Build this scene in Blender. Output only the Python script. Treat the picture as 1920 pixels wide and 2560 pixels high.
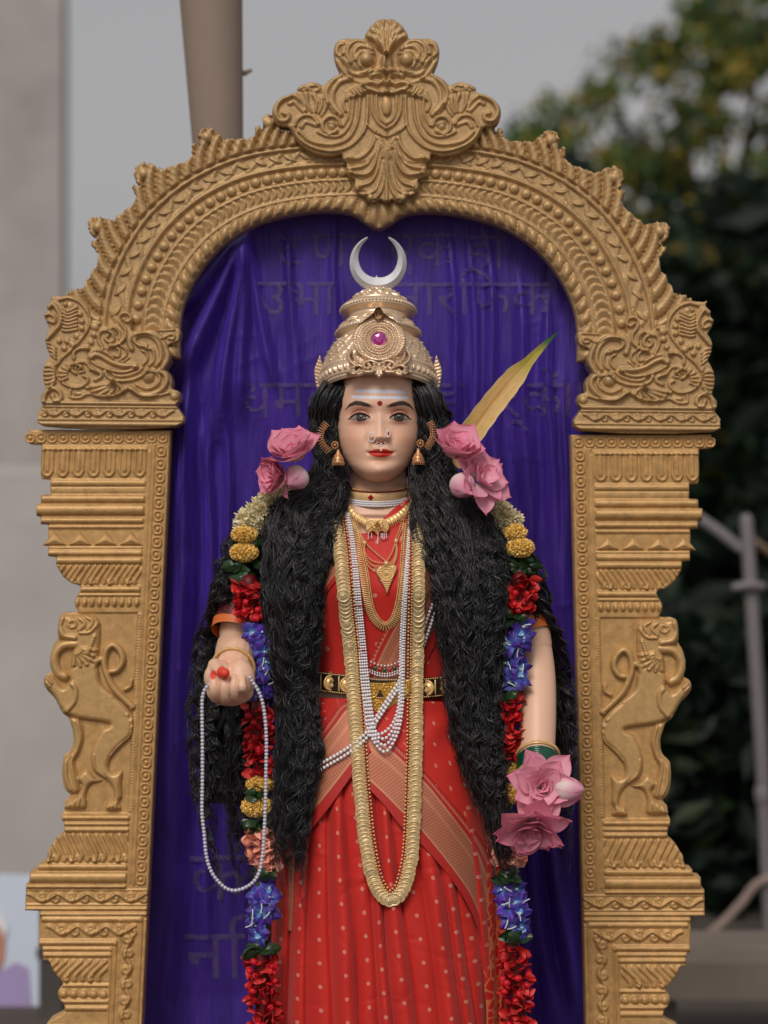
import bpy, bmesh, math
import numpy as np
from mathutils import Matrix, Vector

# ------------------------------------------------------------------ camera, world, sun, exposure
sc = bpy.context.scene
for o in list(bpy.data.objects):
    bpy.data.objects.remove(o)
K = 1 / 1400.0          # metres per unit of layout
D = 6000.0              # camera distance to the arch, same units
ZC = 1.5                # camera height
cam_d = bpy.data.cameras.new('camera')
cam = bpy.data.objects.new('camera', cam_d)
sc.collection.objects.link(cam)
cam.location = (0, -D * K, ZC)
cam.rotation_euler = (math.pi / 2, 0, 0)
cam_d.sensor_fit = 'VERTICAL'
cam_d.sensor_height = 24.0
cam_d.lens = 24.0 * D / 2560.0
cam_d.clip_start = 0.1
cam_d.clip_end = 3000
cam_d.dof.use_dof = True
cam_d.dof.focus_distance = (D - 330) * K
cam_d.dof.aperture_fstop = 1.75
sc.camera = cam

SUN_EL, SUN_AZ = math.radians(42), math.radians(14)     # azimuth measured from the camera's back towards its left
wd = bpy.data.worlds.new('World')
sc.world = wd
wd.use_nodes = True
wn = wd.node_tree
bg = wn.nodes['Background']
sky = wn.nodes.new('ShaderNodeTexSky')
sky.sky_type = 'NISHITA'
sky.sun_disc = False
sky.sun_elevation = SUN_EL
sky.sun_rotation = math.radians(180) + SUN_AZ
sky.air_density = 1.0
sky.dust_density = 3.0
sky.ozone_density = 1.0
hs = wn.nodes.new('ShaderNodeHueSaturation')
hs.inputs['Saturation'].default_value = 0.12
mx = wn.nodes.new('ShaderNodeMix')
mx.data_type = 'RGBA'
mx.inputs[0].default_value = 0.6
mx.inputs[7].default_value = (3.45, 3.28, 3.34, 1)          # even overcast layer
wn.links.new(sky.outputs[0], hs.inputs['Color'])
wn.links.new(hs.outputs[0], mx.inputs[6])
wn.links.new(mx.outputs[2], bg.inputs['Color'])
bg.inputs['Strength'].default_value = 0.097

sd = bpy.data.lights.new('sun', 'SUN')
sd.energy = 1.7
sd.angle = math.radians(24)
sd.color = (1.0, 0.93, 0.84)
sun = bpy.data.objects.new('sun', sd)
sc.collection.objects.link(sun)
sdir = Vector((-math.sin(SUN_AZ) * math.cos(SUN_EL), -math.cos(SUN_AZ) * math.cos(SUN_EL), math.sin(SUN_EL)))
sun.rotation_euler = sdir.to_track_quat('Z', 'Y').to_euler()
sun.location = (-2, -6, 8)

vs = sc.view_settings
vs.view_transform = 'Standard'
vs.look = 'None'
vs.exposure = 0.0
vs.gamma = 1
vs.use_curve_mapping = False
sc.render.engine = 'CYCLES'
sc.cycles.use_denoising = True
sc.cycles.max_bounces = 6
sc.cycles.diffuse_bounces = 3
sc.cycles.glossy_bounces = 3
sc.cycles.transparent_max_bounces = 12
sc.cycles.use_adaptive_sampling = True
sc.cycles.adaptive_threshold = 0.02

# ------------------------------------------------------------------ helpers
rng = np.random.default_rng(11)
COL = sc.collection
WL = {}                 # world location of every root and part


def lin(r, g=None, b=None):
    if g is None:
        r, g, b = r
    f = lambda c: (c / 255 / 12.92) if c / 255 <= 0.04045 else ((c / 255 + 0.055) / 1.055) ** 2.4
    return np.array([f(r), f(g), f(b)])


class Frame:
    def __init__(s, f0):
        s.k = (D - f0) / D

    def P(s, x, y, f):
        x, y, f = np.broadcast_arrays(np.asarray(x, float), np.asarray(y, float), np.asarray(f, float))
        return np.stack([(x - 960) * s.k * K, -f * K, ZC + (1280 - y) * s.k * K], -1)


A0 = Frame(0)
S0 = Frame(350)


def tag(o, label=None, cat=None, group=None, kind=None):
    if label: o['label'] = label
    if cat: o['category'] = cat
    if group: o['group'] = group
    if kind: o['kind'] = kind
    return o


def thing(name, label, cat, loc, group=None):
    o = bpy.data.objects.new(name, None)
    o.empty_display_size = 0.02
    COL.objects.link(o)
    o.location = [float(v) for v in loc]
    WL[o.name] = np.array(loc, float)
    return tag(o, label, cat, group)


def meshdata(name, V, F, mat, smooth=True, col=None, uv=None):
    V = np.asarray(V, np.float32).reshape(-1, 3)
    Fs = F if isinstance(F, (list, tuple)) else [F]
    Fs = [np.asarray(q, np.int32) for q in Fs if len(q)]
    me = bpy.data.meshes.new(name)
    me.vertices.add(len(V))
    me.vertices.foreach_set('co', V.ravel())
    idx = np.concatenate([q.ravel() for q in Fs])
    tot = np.concatenate([np.full(len(q), q.shape[1], np.int32) for q in Fs])
    st = np.concatenate([[0], np.cumsum(tot)[:-1]]).astype(np.int32)
    me.loops.add(len(idx))
    me.loops.foreach_set('vertex_index', idx)
    me.polygons.add(len(tot))
    me.polygons.foreach_set('loop_start', st)
    me.polygons.foreach_set('loop_total', tot)
    me.polygons.foreach_set('use_smooth', np.full(len(tot), bool(smooth)))
    if col is not None:
        c = np.ones((len(V), 4), np.float32)
        c[:, :3] = np.asarray(col, np.float32).reshape(-1, 3)
        at = me.color_attributes.new('Col', 'FLOAT_COLOR', 'POINT')
        at.data.foreach_set('color', c.ravel())
    if uv is not None:
        ul = me.uv_layers.new(name='UVMap')
        ul.data.foreach_set('uv', np.asarray(uv, np.float32).reshape(-1, 2)[idx].ravel())
    me.update()
    me.validate()
    if mat is not None:
        me.materials.append(mat)
    return me


def put(name, me, parent=None, M=None, kind=None):
    o = bpy.data.objects.new(name, me)
    COL.objects.link(o)
    base = WL[parent.name] if parent is not None else np.zeros(3)
    if parent is not None:
        o.parent = parent
    top = parent
    if M is not None:
        off = Vector([float(v) for v in base])
        if parent is not None and parent.type == 'MESH' and parent.parent is None:
            off = Vector([float(v) for v in WL[parent.name]])
        o.matrix_basis = Matrix.Translation(-off) @ M
    WL[o.name] = base
    if kind: o['kind'] = kind
    return o


def mesh(name, V, F, mat, parent=None, smooth=True, col=None, uv=None, kind=None):
    """One mesh object from world-space vertices."""
    V = np.asarray(V, float).reshape(-1, 3)
    if parent is not None:
        return put(name, meshdata(name, V - WL[parent.name], F, mat, smooth, col, uv), parent, None, kind)
    c = (V.min(0) + V.max(0)) / 2
    c[2] = V[:, 2].min()
    o = put(name, meshdata(name, V - c, F, mat, smooth, col, uv), None, None, kind)
    o.location = [float(v) for v in c]
    WL[o.name] = c
    return o


def gridF(r, c, wrap=False, off=0):
    i = np.arange(r - 1)[:, None]
    j = np.arange(c if wrap else c - 1)[None, :]
    a = i * c + j
    b = i * c + (j + 1) % c
    return (np.stack([a, a + c, b + c, b], -1).reshape(-1, 4) + off).astype(np.int32)


class Acc:
    """Collects vertices, faces and colours of one mesh."""
    def __init__(s):
        s.V, s.F4, s.F3, s.C, s.n = [], [], [], [], 0

    def add(s, V, F, col=None):
        V = np.asarray(V, float).reshape(-1, 3)
        F = np.asarray(F)
        (s.F4 if F.shape[1] == 4 else s.F3).append(F + s.n)
        s.V.append(V)
        if col is not None:
            s.C.append(np.broadcast_to(np.asarray(col, float), (len(V), 3)))
        s.n += len(V)
        return s

    def build(s, name, mat, parent=None, smooth=True, kind=None):
        Fs = [np.concatenate(q) for q in (s.F4, s.F3) if q]
        return mesh(name, np.concatenate(s.V), Fs, mat, parent, smooth, np.concatenate(s.C) if s.C else None, None, kind)

    def data(s, name, mat, smooth=True):
        Fs = [np.concatenate(q) for q in (s.F4, s.F3) if q]
        return meshdata(name, np.concatenate(s.V), Fs, mat, smooth, np.concatenate(s.C) if s.C else None)


def tubes(P, R, sides=3):
    """P (S,n,3) paths in world space, R (S,n) radii in metres."""
    P = np.asarray(P, float)
    if P.ndim == 2:
        P = P[None]
    S, n, _ = P.shape
    R = np.broadcast_to(np.asarray(R, float), (S, n))
    T = np.gradient(P, axis=1)
    T /= np.linalg.norm(T, axis=2, keepdims=True) + 1e-12
    up = np.array([0.13, -1.0, 0.07])
    N = np.cross(T, up)
    N /= np.linalg.norm(N, axis=2, keepdims=True) + 1e-12
    B = np.cross(T, N)
    a = np.arange(sides) * 2 * np.pi / sides
    V = P[:, :, None] + R[:, :, None, None] * (N[:, :, None] * np.cos(a)[:, None] + B[:, :, None] * np.sin(a)[:, None])
    F = gridF(n, sides, True)
    F = (F[None] + (np.arange(S) * n * sides)[:, None, None]).reshape(-1, 4)
    return V.reshape(-1, 3), F


def capped(P, R, sides=10):
    """One tube with rounded ends: the end rings close to a point."""
    P = np.asarray(P, float)
    R = np.broadcast_to(np.asarray(R, float), len(P)).copy()
    t0 = P[0] - P[1]; t0 /= np.linalg.norm(t0)
    t1 = P[-1] - P[-2]; t1 /= np.linalg.norm(t1)
    a = np.radians([80, 55, 28])
    pre = np.array([P[0] + t0 * R[0] * math.sin(q) for q in a])
    post = np.array([P[-1] + t1 * R[-1] * math.sin(q) for q in a[::-1]])
    PP = np.concatenate([pre, P, post])
    RR = np.concatenate([R[0] * np.cos(a), R, R[-1] * np.cos(a[::-1])])
    V, F = tubes(PP, RR, sides)
    n = len(PP)
    F3 = [[0, (j + 1) % sides, j] for j in range(1, sides - 1)]
    F3 = [[0, j, j + 1] for j in range(1, sides - 1)] + [[(n - 1) * sides, (n - 1) * sides + j + 1, (n - 1) * sides + j] for j in range(1, sides - 1)]
    return V, F, np.array(F3)


def catmull(pts, n=12, closed=False):
    p = np.asarray(pts, float)
    if closed:
        q = np.concatenate([p[-1:], p, p[:2]])
    else:
        q = np.concatenate([2 * p[:1] - p[1:2], p, 2 * p[-1:] - p[-2:-1]])
    t = np.linspace(0, 1, n, endpoint=False)[:, None]
    out = []
    for i in range(1, len(q) - 2):
        a, b, c, d = q[i - 1], q[i], q[i + 1], q[i + 2]
        out.append(0.5 * (2 * b + (c - a) * t + (2 * a - 5 * b + 4 * c - d) * t ** 2 + (3 * b - a - 3 * c + d) * t ** 3))
    o = np.concatenate(out)
    return o if closed else np.concatenate([o, p[-1:]])


def resample(p, step=None, n=None):
    p = np.asarray(p, float)
    s = np.concatenate([[0], np.cumsum(np.linalg.norm(np.diff(p, axis=0), axis=1))])
    if n is None:
        n = max(2, int(round(s[-1] / step)) + 1)
    q = np.linspace(0, s[-1], n)
    return np.stack([np.interp(q, s, p[:, k]) for k in range(p.shape[1])], -1)


def seg_dist(X, Y, p):
    """Distance of every grid point to a polyline, and the parameter 0..1 along it."""
    best = np.full(X.shape, 1e9)
    bt = np.zeros(X.shape)
    m = len(p) - 1
    for i in range(m):
        a, b = p[i], p[i + 1]
        d = b - a
        L = d @ d + 1e-12
        t = np.clip(((X - a[0]) * d[0] + (Y - a[1]) * d[1]) / L, 0, 1)
        q = (X - a[0] - t * d[0]) ** 2 + (Y - a[1] - t * d[1]) ** 2
        w = q < best
        best[w] = q[w]
        bt[w] = ((i + t) / m)[w]
    return np.sqrt(best), bt


def poly_sdf(X, Y, p):
    """Signed distance to a closed polygon, positive inside."""
    p = np.asarray(p, float)
    d, _ = seg_dist(X, Y, np.concatenate([p, p[:1]]))
    ins = np.zeros(X.shape, bool)
    q = np.roll(p, -1, 0)
    for a, b in zip(p, q):
        if a[1] == b[1]:
            continue
        c = ((a[1] > Y) != (b[1] > Y)) & (X < (b[0] - a[0]) * (Y - a[1]) / (b[1] - a[1]) + a[0])
        ins ^= c
    return np.where(ins, d, -d)


def sst(x, a, b):
    t = np.clip((x - a) / (b - a), 0, 1)
    return t * t * (3 - 2 * t)


class Relief:
    """A carved slab: a height map over a traced outline, with sides and a back."""
    def __init__(s, x0, y0, x1, y1, st):
        s.st = st
        s.x = np.arange(x0, x1 + st * 0.5, st)
        s.y = np.arange(y0, y1 + st * 0.5, st)
        s.X, s.Y = np.meshgrid(s.x, s.y)
        s.H = np.zeros(s.X.shape)
        s.sdf = np.full(s.X.shape, 1e3)

    def win(s, x0, y0, x1, y1):
        i0, i1 = np.searchsorted(s.y, [y0, y1])
        j0, j1 = np.searchsorted(s.x, [x0, x1])
        return slice(i0, i1), slice(j0, j1)

    def outline(s, p):
        s.sdf = poly_sdf(s.X, s.Y, p)

    def stroke(s, pts, w, h, spl=True, mode='add', taper=0.0, n=7):
        p = np.asarray(pts, float)
        if spl and len(p) > 2:
            p = catmull(p, n)
        ij = s.win(p[:, 0].min() - w, p[:, 1].min() - w, p[:, 0].max() + w, p[:, 1].max() + w)
        X = s.X[ij]
        if X.size == 0:
            return
        d, t = seg_dist(X, s.Y[ij], p)
        ww = w * (1 - taper * t)
        q = np.clip(1 - (d / ww) ** 2, 0, 1)
        v = h * np.sqrt(q) * (1 - 0.4 * taper * t)
        if mode == 'add':
            s.H[ij] += v
        elif mode == 'groove':
            s.H[ij] -= v
        else:
            s.H[ij] = np.where(q > 0, np.maximum(s.H[ij], mode + v), s.H[ij])

    def ball(s, cx, cy, rx, h, ry=None, mode='add'):
        ry = ry or rx
        ij = s.win(cx - rx, cy - ry, cx + rx, cy + ry)
        q = np.clip(1 - ((s.X[ij] - cx) / rx) ** 2 - ((s.Y[ij] - cy) / ry) ** 2, 0, 1)
        v = h * np.sqrt(q)
        if mode == 'add':
            s.H[ij] += v
        else:
            s.H[ij] = np.where(q > 0, np.maximum(s.H[ij], mode + v), s.H[ij])

    def fill(s, pts, R, h, mode='max', spl=True, base=0.0):
        p = np.asarray(pts, float)
        if spl:
            p = catmull(p, 5, True)
        ij = s.win(p[:, 0].min(), p[:, 1].min(), p[:, 0].max(), p[:, 1].max())
        d = poly_sdf(s.X[ij], s.Y[ij], p)
        q = np.clip(d / R, 0, 1)
        v = h * np.sqrt(np.clip(1 - (1 - q) ** 2, 0, 1))
        if mode == 'add':
            s.H[ij] += np.where(d > 0, v, 0)
        else:
            s.H[ij] = np.where(d > 0, np.maximum(s.H[ij], base + v), s.H[ij])

    def row(s, y0, y1, h, x0=-1e9, x1=1e9, p=0.5):
        m = (s.Y >= y0) & (s.Y <= y1) & (s.X >= x0) & (s.X <= x1)
        q = np.clip(1 - ((s.Y - (y0 + y1) / 2) / ((y1 - y0) / 2)) ** 2, 0, 1)
        s.H += np.where(m, h * q ** p, 0)

    def build(s, name, fr, f0, thick, mat, parent, warp=None, edge=3.0, back=True):
        H = s.H
        if edge:
            e = np.clip(s.sdf / edge, 0, 1)
            H = np.where(s.sdf < edge, H * np.sqrt(np.clip(1 - (1 - e) ** 2, 0, 1)), H)
        R, C = s.X.shape
        X, Y = s.X.copy(), s.Y.copy()
        inside = s.sdf > -0.75 * s.st
        q = inside[:-1, :-1] & inside[1:, :-1] & inside[:-1, 1:] & inside[1:, 1:]
        ctr = (s.sdf[:-1, :-1] + s.sdf[1:, :-1] + s.sdf[:-1, 1:] + s.sdf[1:, 1:]) / 4
        q &= ctr > 0
        gy, gx = np.gradient(s.sdf, s.st)
        g = np.sqrt(gx ** 2 + gy ** 2) + 1e-6
        gx, gy = gx / g, gy / g
        near = np.abs(s.sdf) < 0.8 * s.st
        # boundary vertices
        cnt = np.zeros((R, C), int)
        cnt[:-1, :-1] += q; cnt[1:, :-1] += q; cnt[:-1, 1:] += q; cnt[1:, 1:] += q
        bnd = (cnt > 0) & (cnt < 4) & (s.sdf < 1.5 * s.st)
        d = np.clip(s.sdf, -s.st, s.st)
        X[bnd] -= (gx * d)[bnd]
        Y[bnd] -= (gy * d)[bnd]
        if warp is not None:
            X, Y = warp(X, Y)
        ii, jj = np.nonzero(q)
        a = ii * C + jj
        F = np.stack([a, a + C, a + C + 1, a + 1], -1)
        used = np.unique(F)
        mp = np.full(R * C, -1, np.int64)
        mp[used] = np.arange(len(used))
        F = mp[F]
        V = fr.P(X.ravel()[used], Y.ravel()[used], f0 + H.ravel()[used])
        # side walls
        E = np.concatenate([F[:, [0, 1]], F[:, [1, 2]], F[:, [2, 3]], F[:, [3, 0]]])
        key = np.sort(E, 1)
        kk = key[:, 0] * (len(used) + 1) + key[:, 1]
        u, inv, c = np.unique(kk, return_inverse=True, return_counts=True)
        B = E[c[inv] == 1]
        bv = np.unique(B)
        m2 = np.full(len(used), -1, np.int64)
        m2[bv] = np.arange(len(bv)) + len(used)
        Vb = V[bv].copy()
        Vb[:, 1] = -(f0 - thick) * K
        Fw = np.stack([B[:, 1], B[:, 0], m2[B[:, 0]], m2[B[:, 1]]], -1)
        Vall = np.concatenate([V, Vb])
        return mesh(name, Vall, [np.concatenate([F, Fw])], mat, parent)


def lathe(prof, seg=12, axis='f'):
    """prof rows (r, h): revolved about the view axis (f, towards the camera) or the vertical; local units * K."""
    prof = np.asarray(prof, float)
    a = np.arange(seg) * 2 * np.pi / seg
    r, h = prof[:, 0][:, None], prof[:, 1][:, None]
    if axis == 'f':
        V = np.stack([r * np.cos(a), -h + 0 * a, r * np.sin(a)], -1)
    else:
        V = np.stack([r * np.cos(a), r * np.sin(a), h + 0 * a], -1)
    return V.reshape(-1, 3) * K, gridF(len(prof), seg, True)


def ico(sub=1):
    bm = bmesh.new()
    bmesh.ops.create_icosphere(bm, subdivisions=sub, radius=1)
    V = np.array([v.co[:] for v in bm.verts])
    F = np.array([[v.index for v in f.verts] for f in bm.faces])
    bm.free()
    return V, F


ICO1, ICO2 = ico(1), ico(2)


def beads(acc, C, r, col=None, tpl=None):
    """Spheres of radius r (layout units) at world centres C."""
    V, F = tpl or ICO1
    C = np.asarray(C, float).reshape(-1, 3)
    r = np.broadcast_to(np.asarray(r, float), len(C))
    W = C[:, None] + V[None] * (r * K)[:, None, None]
    FF = (F[None] + (np.arange(len(C)) * len(V))[:, None, None]).reshape(-1, 3)
    acc.add(W.reshape(-1, 3), FF, None if col is None else np.repeat(np.broadcast_to(col, (len(C), 3)), len(V), 0))


def rotY(a):
    return Matrix.Rotation(a, 4, 'Y')


# ------------------------------------------------------------------ materials
def nodes_of(m):
    m.use_nodes = True
    return m.node_tree, m.node_tree.nodes['Principled BSDF']


def translucent(m, amount):
    """Let some light through thin leaves and petals."""
    nt = m.node_tree
    b = nt.nodes['Principled BSDF']; out = nt.nodes['Material Output']
    t = nt.nodes.new('ShaderNodeBsdfTranslucent'); mx = nt.nodes.new('ShaderNodeMixShader')
    mx.inputs[0].default_value = amount
    src = b.inputs['Base Color'].links[0].from_socket if b.inputs['Base Color'].links else None
    if src: nt.links.new(src, t.inputs['Color'])
    else: t.inputs['Color'].default_value = b.inputs['Base Color'].default_value
    nt.links.new(b.outputs[0], mx.inputs[1]); nt.links.new(t.outputs[0], mx.inputs[2]); nt.links.new(mx.outputs[0], out.inputs['Surface'])
    return m


def pm(name, rgb, rough=0.5, metal=0.0, spec=0.5, var=None, bump=None, vcol=False, sheen=0.0, sheen_tint=None, sss=0.0, coat=0.0, trans=0.0, rv=None):
    m = bpy.data.materials.new(name)
    nt, b = nodes_of(m)
    N, L = nt.nodes, nt.links
    b.inputs['Roughness'].default_value = rough
    b.inputs['Metallic'].default_value = metal
    b.inputs['Specular IOR Level'].default_value = spec
    b.inputs['Coat Weight'].default_value = coat
    b.inputs['Sheen Weight'].default_value = sheen
    b.inputs['Transmission Weight'].default_value = trans
    if sheen_tint is not None:
        b.inputs['Sheen Tint'].default_value = (*sheen_tint, 1)
        b.inputs['Sheen Roughness'].default_value = 0.35
    if sss:
        b.inputs['Subsurface Weight'].default_value = sss
        b.inputs['Subsurface Radius'].default_value = (0.01, 0.005, 0.003)
        b.inputs['Subsurface Scale'].default_value = 0.6
    tc = N.new('ShaderNodeTexCoord')
    src = None
    if vcol:
        a = N.new('ShaderNodeAttribute')
        a.attribute_name = 'Col'
        src = a.outputs['Color']
    else:
        b.inputs['Base Color'].default_value = (*rgb, 1)
    if var:
        scale, amt = var
        nz = N.new('ShaderNodeTexNoise')
        nz.inputs['Scale'].default_value = scale
        nz.inputs['Detail'].default_value = 6
        nz.inputs['Roughness'].default_value = 0.65
        L.new(tc.outputs['Object'], nz.inputs['Vector'])
        mr = N.new('ShaderNodeMapRange')
        mr.inputs['From Min'].default_value = 0.3
        mr.inputs['From Max'].default_value = 0.7
        mr.inputs['To Min'].default_value = 1 - amt
        mr.inputs['To Max'].default_value = 1 + amt
        L.new(nz.outputs['Fac'], mr.inputs['Value'])
        mu = N.new('ShaderNodeMix')
        mu.data_type = 'RGBA'
        mu.blend_type = 'MULTIPLY'
        mu.inputs[0].default_value = 1
        if src is not None:
            L.new(src, mu.inputs[6])
        else:
            mu.inputs[6].default_value = (*rgb, 1)
        L.new(mr.outputs[0], mu.inputs[7])
        src = mu.outputs[2]
        if rv:
            m2 = N.new('ShaderNodeMapRange')
            m2.inputs['From Min'].default_value = 0.3
            m2.inputs['From Max'].default_value = 0.7
            m2.inputs['To Min'].default_value = rough - rv
            m2.inputs['To Max'].default_value = rough + rv
            L.new(nz.outputs['Fac'], m2.inputs['Value'])
            L.new(m2.outputs[0], b.inputs['Roughness'])
    if src is not None:
        L.new(src, b.inputs['Base Color'])
    if bump:
        scale, st, dist = bump
        nb = N.new('ShaderNodeTexNoise')
        nb.inputs['Scale'].default_value = scale
        nb.inputs['Detail'].default_value = 4
        L.new(tc.outputs['Object'], nb.inputs['Vector'])
        bp = N.new('ShaderNodeBump')
        bp.inputs['Strength'].default_value = st
        bp.inputs['Distance'].default_value = dist
        L.new(nb.outputs['Fac'], bp.inputs['Height'])
        L.new(bp.outputs[0], b.inputs['Normal'])
    return m


class NG:
    """Tiny expression builder for shader math."""
    def __init__(s, m):
        s.nt, s.b = nodes_of(m)
        s.N, s.L = s.nt.nodes, s.nt.links

    def m(s, op, a, b=None, c=None):
        n = s.N.new('ShaderNodeMath')
        n.operation = op
        for i, v in enumerate((a, b, c)):
            if v is None: continue
            if isinstance(v, (int, float)): n.inputs[i].default_value = v
            else: s.L.new(v, n.inputs[i])
        return n.outputs[0]

    def mix(s, f, a, b, mode='MIX'):
        n = s.N.new('ShaderNodeMix')
        n.data_type = 'RGBA'
        n.blend_type = mode
        for i, v in ((0, f), (6, a), (7, b)):
            if isinstance(v, (int, float)): n.inputs[i].default_value = v
            elif isinstance(v, (tuple, list, np.ndarray)): n.inputs[i].default_value = (*v, 1)
            else: s.L.new(v, n.inputs[i])
        return n.outputs[2]

    def uv(s):
        n = s.N.new('ShaderNodeTexCoord')
        x = s.N.new('ShaderNodeSeparateXYZ')
        s.L.new(n.outputs['UV'], x.inputs[0])
        s.tc = n
        return x.outputs[0], x.outputs[1]

    def noise(s, scale, vec=None, detail=4):
        n = s.N.new('ShaderNodeTexNoise')
        n.inputs['Scale'].default_value = scale
        n.inputs['Detail'].default_value = detail
        if vec is not None: s.L.new(vec, n.inputs['Vector'])
        return n.outputs['Fac']


GOLD = pm('gold_paint', lin(188, 153, 106), 0.44, 0.25, 0.5, var=(70, 0.20), bump=(420, 0.5, 0.0014), rv=0.10)
GOLD_PLAIN = pm('gold_paint_pillar', lin(197, 155, 99), 0.44, 0.25, 0.5, var=(60, 0.22), bump=(380, 0.5, 0.0014), rv=0.10)
GOLD_LION = pm('gold_paint_smooth', lin(200, 160, 105), 0.44, 0.25, 0.5, var=(90, 0.14), bump=(300, 0.25, 0.001), rv=0.06)
# ------------------------------------------------------------------ setting
BK = Frame(0)
M_ground = pm('ground_earth', lin(78, 70, 64), 0.95, var=(1.2, 0.25), bump=(25, 0.4, 0.02))
gv = np.array([[-150, -60, 0], [150, -60, 0], [150, 400, 0], [-150, 400, 0]], float)
tag(mesh('ground', gv, np.array([[0, 1, 2, 3]]), M_ground), kind='structure')


def at(x, y, f):
    """World point seen at layout position x, y when it stands at depth f."""
    k = (D - f) / D
    return np.array([(x - 960) * k * K, -f * K, ZC + (1280 - y) * k * K])


def prism(name, a, b, wx, wy, mat, parent=None):
    """Box post between world points a and b with section wx by wy and softened edges."""
    a, b = np.array(a, float), np.array(b, float)
    V = []
    for p in (a, b):
        for sx, sy in ((-1, -.8), (-.8, -1), (.8, -1), (1, -.8), (1, .8), (.8, 1), (-.8, 1), (-1, .8)):
            V.append(p + [sx * wx / 2, sy * wy / 2, 0])
    F = [[i, (i + 1) % 8, 8 + (i + 1) % 8, 8 + i] for i in range(8)]
    F4 = F + [[0, 1, 2, 3], [0, 3, 4, 7], [4, 5, 6, 7], [8, 11, 10, 9], [8, 15, 12, 11], [12, 15, 14, 13]]
    return mesh(name, V, np.array(F4), mat, parent, smooth=False)


M_conc = pm('weathered_plaster', lin(170, 163, 161), 0.9, var=(0.9, 0.22), bump=(20, 0.3, 0.02))
M_pale = pm('pale_plaster', lin(224, 218, 216), 0.9, var=(0.35, 0.2))
# tall plastered pier at the left edge, far behind
p0, p1 = at(-160, 3400, -24000), at(-160, -900, -24000)
p0[2] = 0
t = thing('concrete_pier', 'tall grey plastered pier far behind the left pillar, out of focus', 'pier', p0)
V, F = None, None
hw5 = 316 * 5 * K
Vp = np.array([[p0[0] + sx * hw5, p0[1] + sy, z] for z in (0, p1[2]) for sx, sy in ((-1, 0), (1, 0), (.985, .5), (-1, .5))])
mesh('shaft', Vp, np.array([[0, 1, 5, 4], [1, 2, 6, 5], [2, 3, 7, 6], [3, 0, 4, 7], [0, 3, 2, 1], [4, 5, 6, 7]]), M_conc, t, smooth=False)

# low grey boundary building behind it
f = -7200
kk = (D - f) / D * K
q0 = at(200, 0, f); q0[2] = 0
t = thing('grey_building', 'low pale grey building with a flat roof behind the left pillar, out of focus', 'building', q0)
def bx(x0, x1, z0, z1, y0, y1):
    V = np.array([[x, y, z] for x in (x0, x1) for y in (y0, y1) for z in (z0, z1)])
    return V, np.array([[0, 1, 3, 2], [4, 6, 7, 5], [0, 4, 5, 1], [2, 3, 7, 6], [0, 2, 6, 4], [1, 5, 7, 3]])
M_bld = pm('grey_wall_paint', lin(180, 174, 172), 0.9, var=(.6, 0.25))
xa, xb = (-700 - 960) * kk, (620 - 960) * kk
zt = ZC + .14
y = -f * K
V, F = bx(xa, xb, 0, zt, y, y + 3)
mesh('wall', V, F, M_bld, t, smooth=False)
V, F = bx(xa + .02, xb - .02, zt + .002, zt + .05, y + .05, y + 2.9)
mesh('roof', V, F, M_bld, t, smooth=False)
# printed poster board at the lower left
M_sheet = pm('poster_sheet', lin(205, 215, 232), 0.6)
M_lilac = pm('poster_lilac_print', lin(168, 150, 196), 0.6)
M_face = pm('poster_skin_print', lin(196, 132, 108), 0.6)
M_wood = pm('dark_post', lin(74, 68, 64), 0.8, var=(4, .2))
f = -4200
kp = (D - f) / D * K
b0 = at(0, 0, f)
def P4(x, y, dy=0.0):
    a = at(x, y, f); a[1] += dy
    return a
t = thing('poster_board', 'pale blue printed board with lilac clothing at the lower left edge, out of focus', 'poster', [at(0, 0, f)[0], -f * K, 0])
V = []
for dy in (0, .02):
    for x, y in ((-420, 2175), (98, 2190), (104, 3400), (-420, 3400)):
        V.append(P4(x, y, dy))
mesh('board', V, np.array([[0, 1, 2, 3], [4, 7, 6, 5], [0, 4, 5, 1], [1, 5, 6, 2], [2, 6, 7, 3], [3, 7, 4, 0]]), M_sheet, t, smooth=False)
def flat(name, pts, mat, par, dy):
    V = [P4(x, y, dy) for x, y in pts]
    mesh(name, V, np.array([list(range(len(V)))]), mat, par, smooth=False)
flat('printed_shawl', [(-60, 2500), (-20, 2440), (40, 2405), (72, 2420), (80, 2520), (88, 2900), (-60, 2900)], M_lilac, t, -.004)
flat('printed_face', [(-60, 2330), (-30, 2300), (0, 2310), (14, 2350), (10, 2400), (-10, 2440), (-40, 2450), (-60, 2430)], M_face, t, -.008)
flat('printed_hair', [(-60, 2290), (-30, 2272), (4, 2284), (20, 2316), (14, 2342), (0, 2312), (-30, 2302), (-60, 2320)], pm('poster_white_hair', lin(232, 232, 236), .6), t, -.012)
c0 = at(132, 3400, -4000); c0[2] = 0
c1 = at(132, 2392, -4000)
t = thing('dark_post', 'short dark post standing between the poster and the left pillar, out of focus', 'post', c0)
prism('shaft', c0, c1, 62 * 1.667 * K, 62 * 1.667 * K, M_wood, t)
prism('cap', c1 + [0, 0, .001], c1 + [0, 0, .03], 74 * 1.667 * K, 74 * 1.667 * K, M_wood, t)

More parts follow.
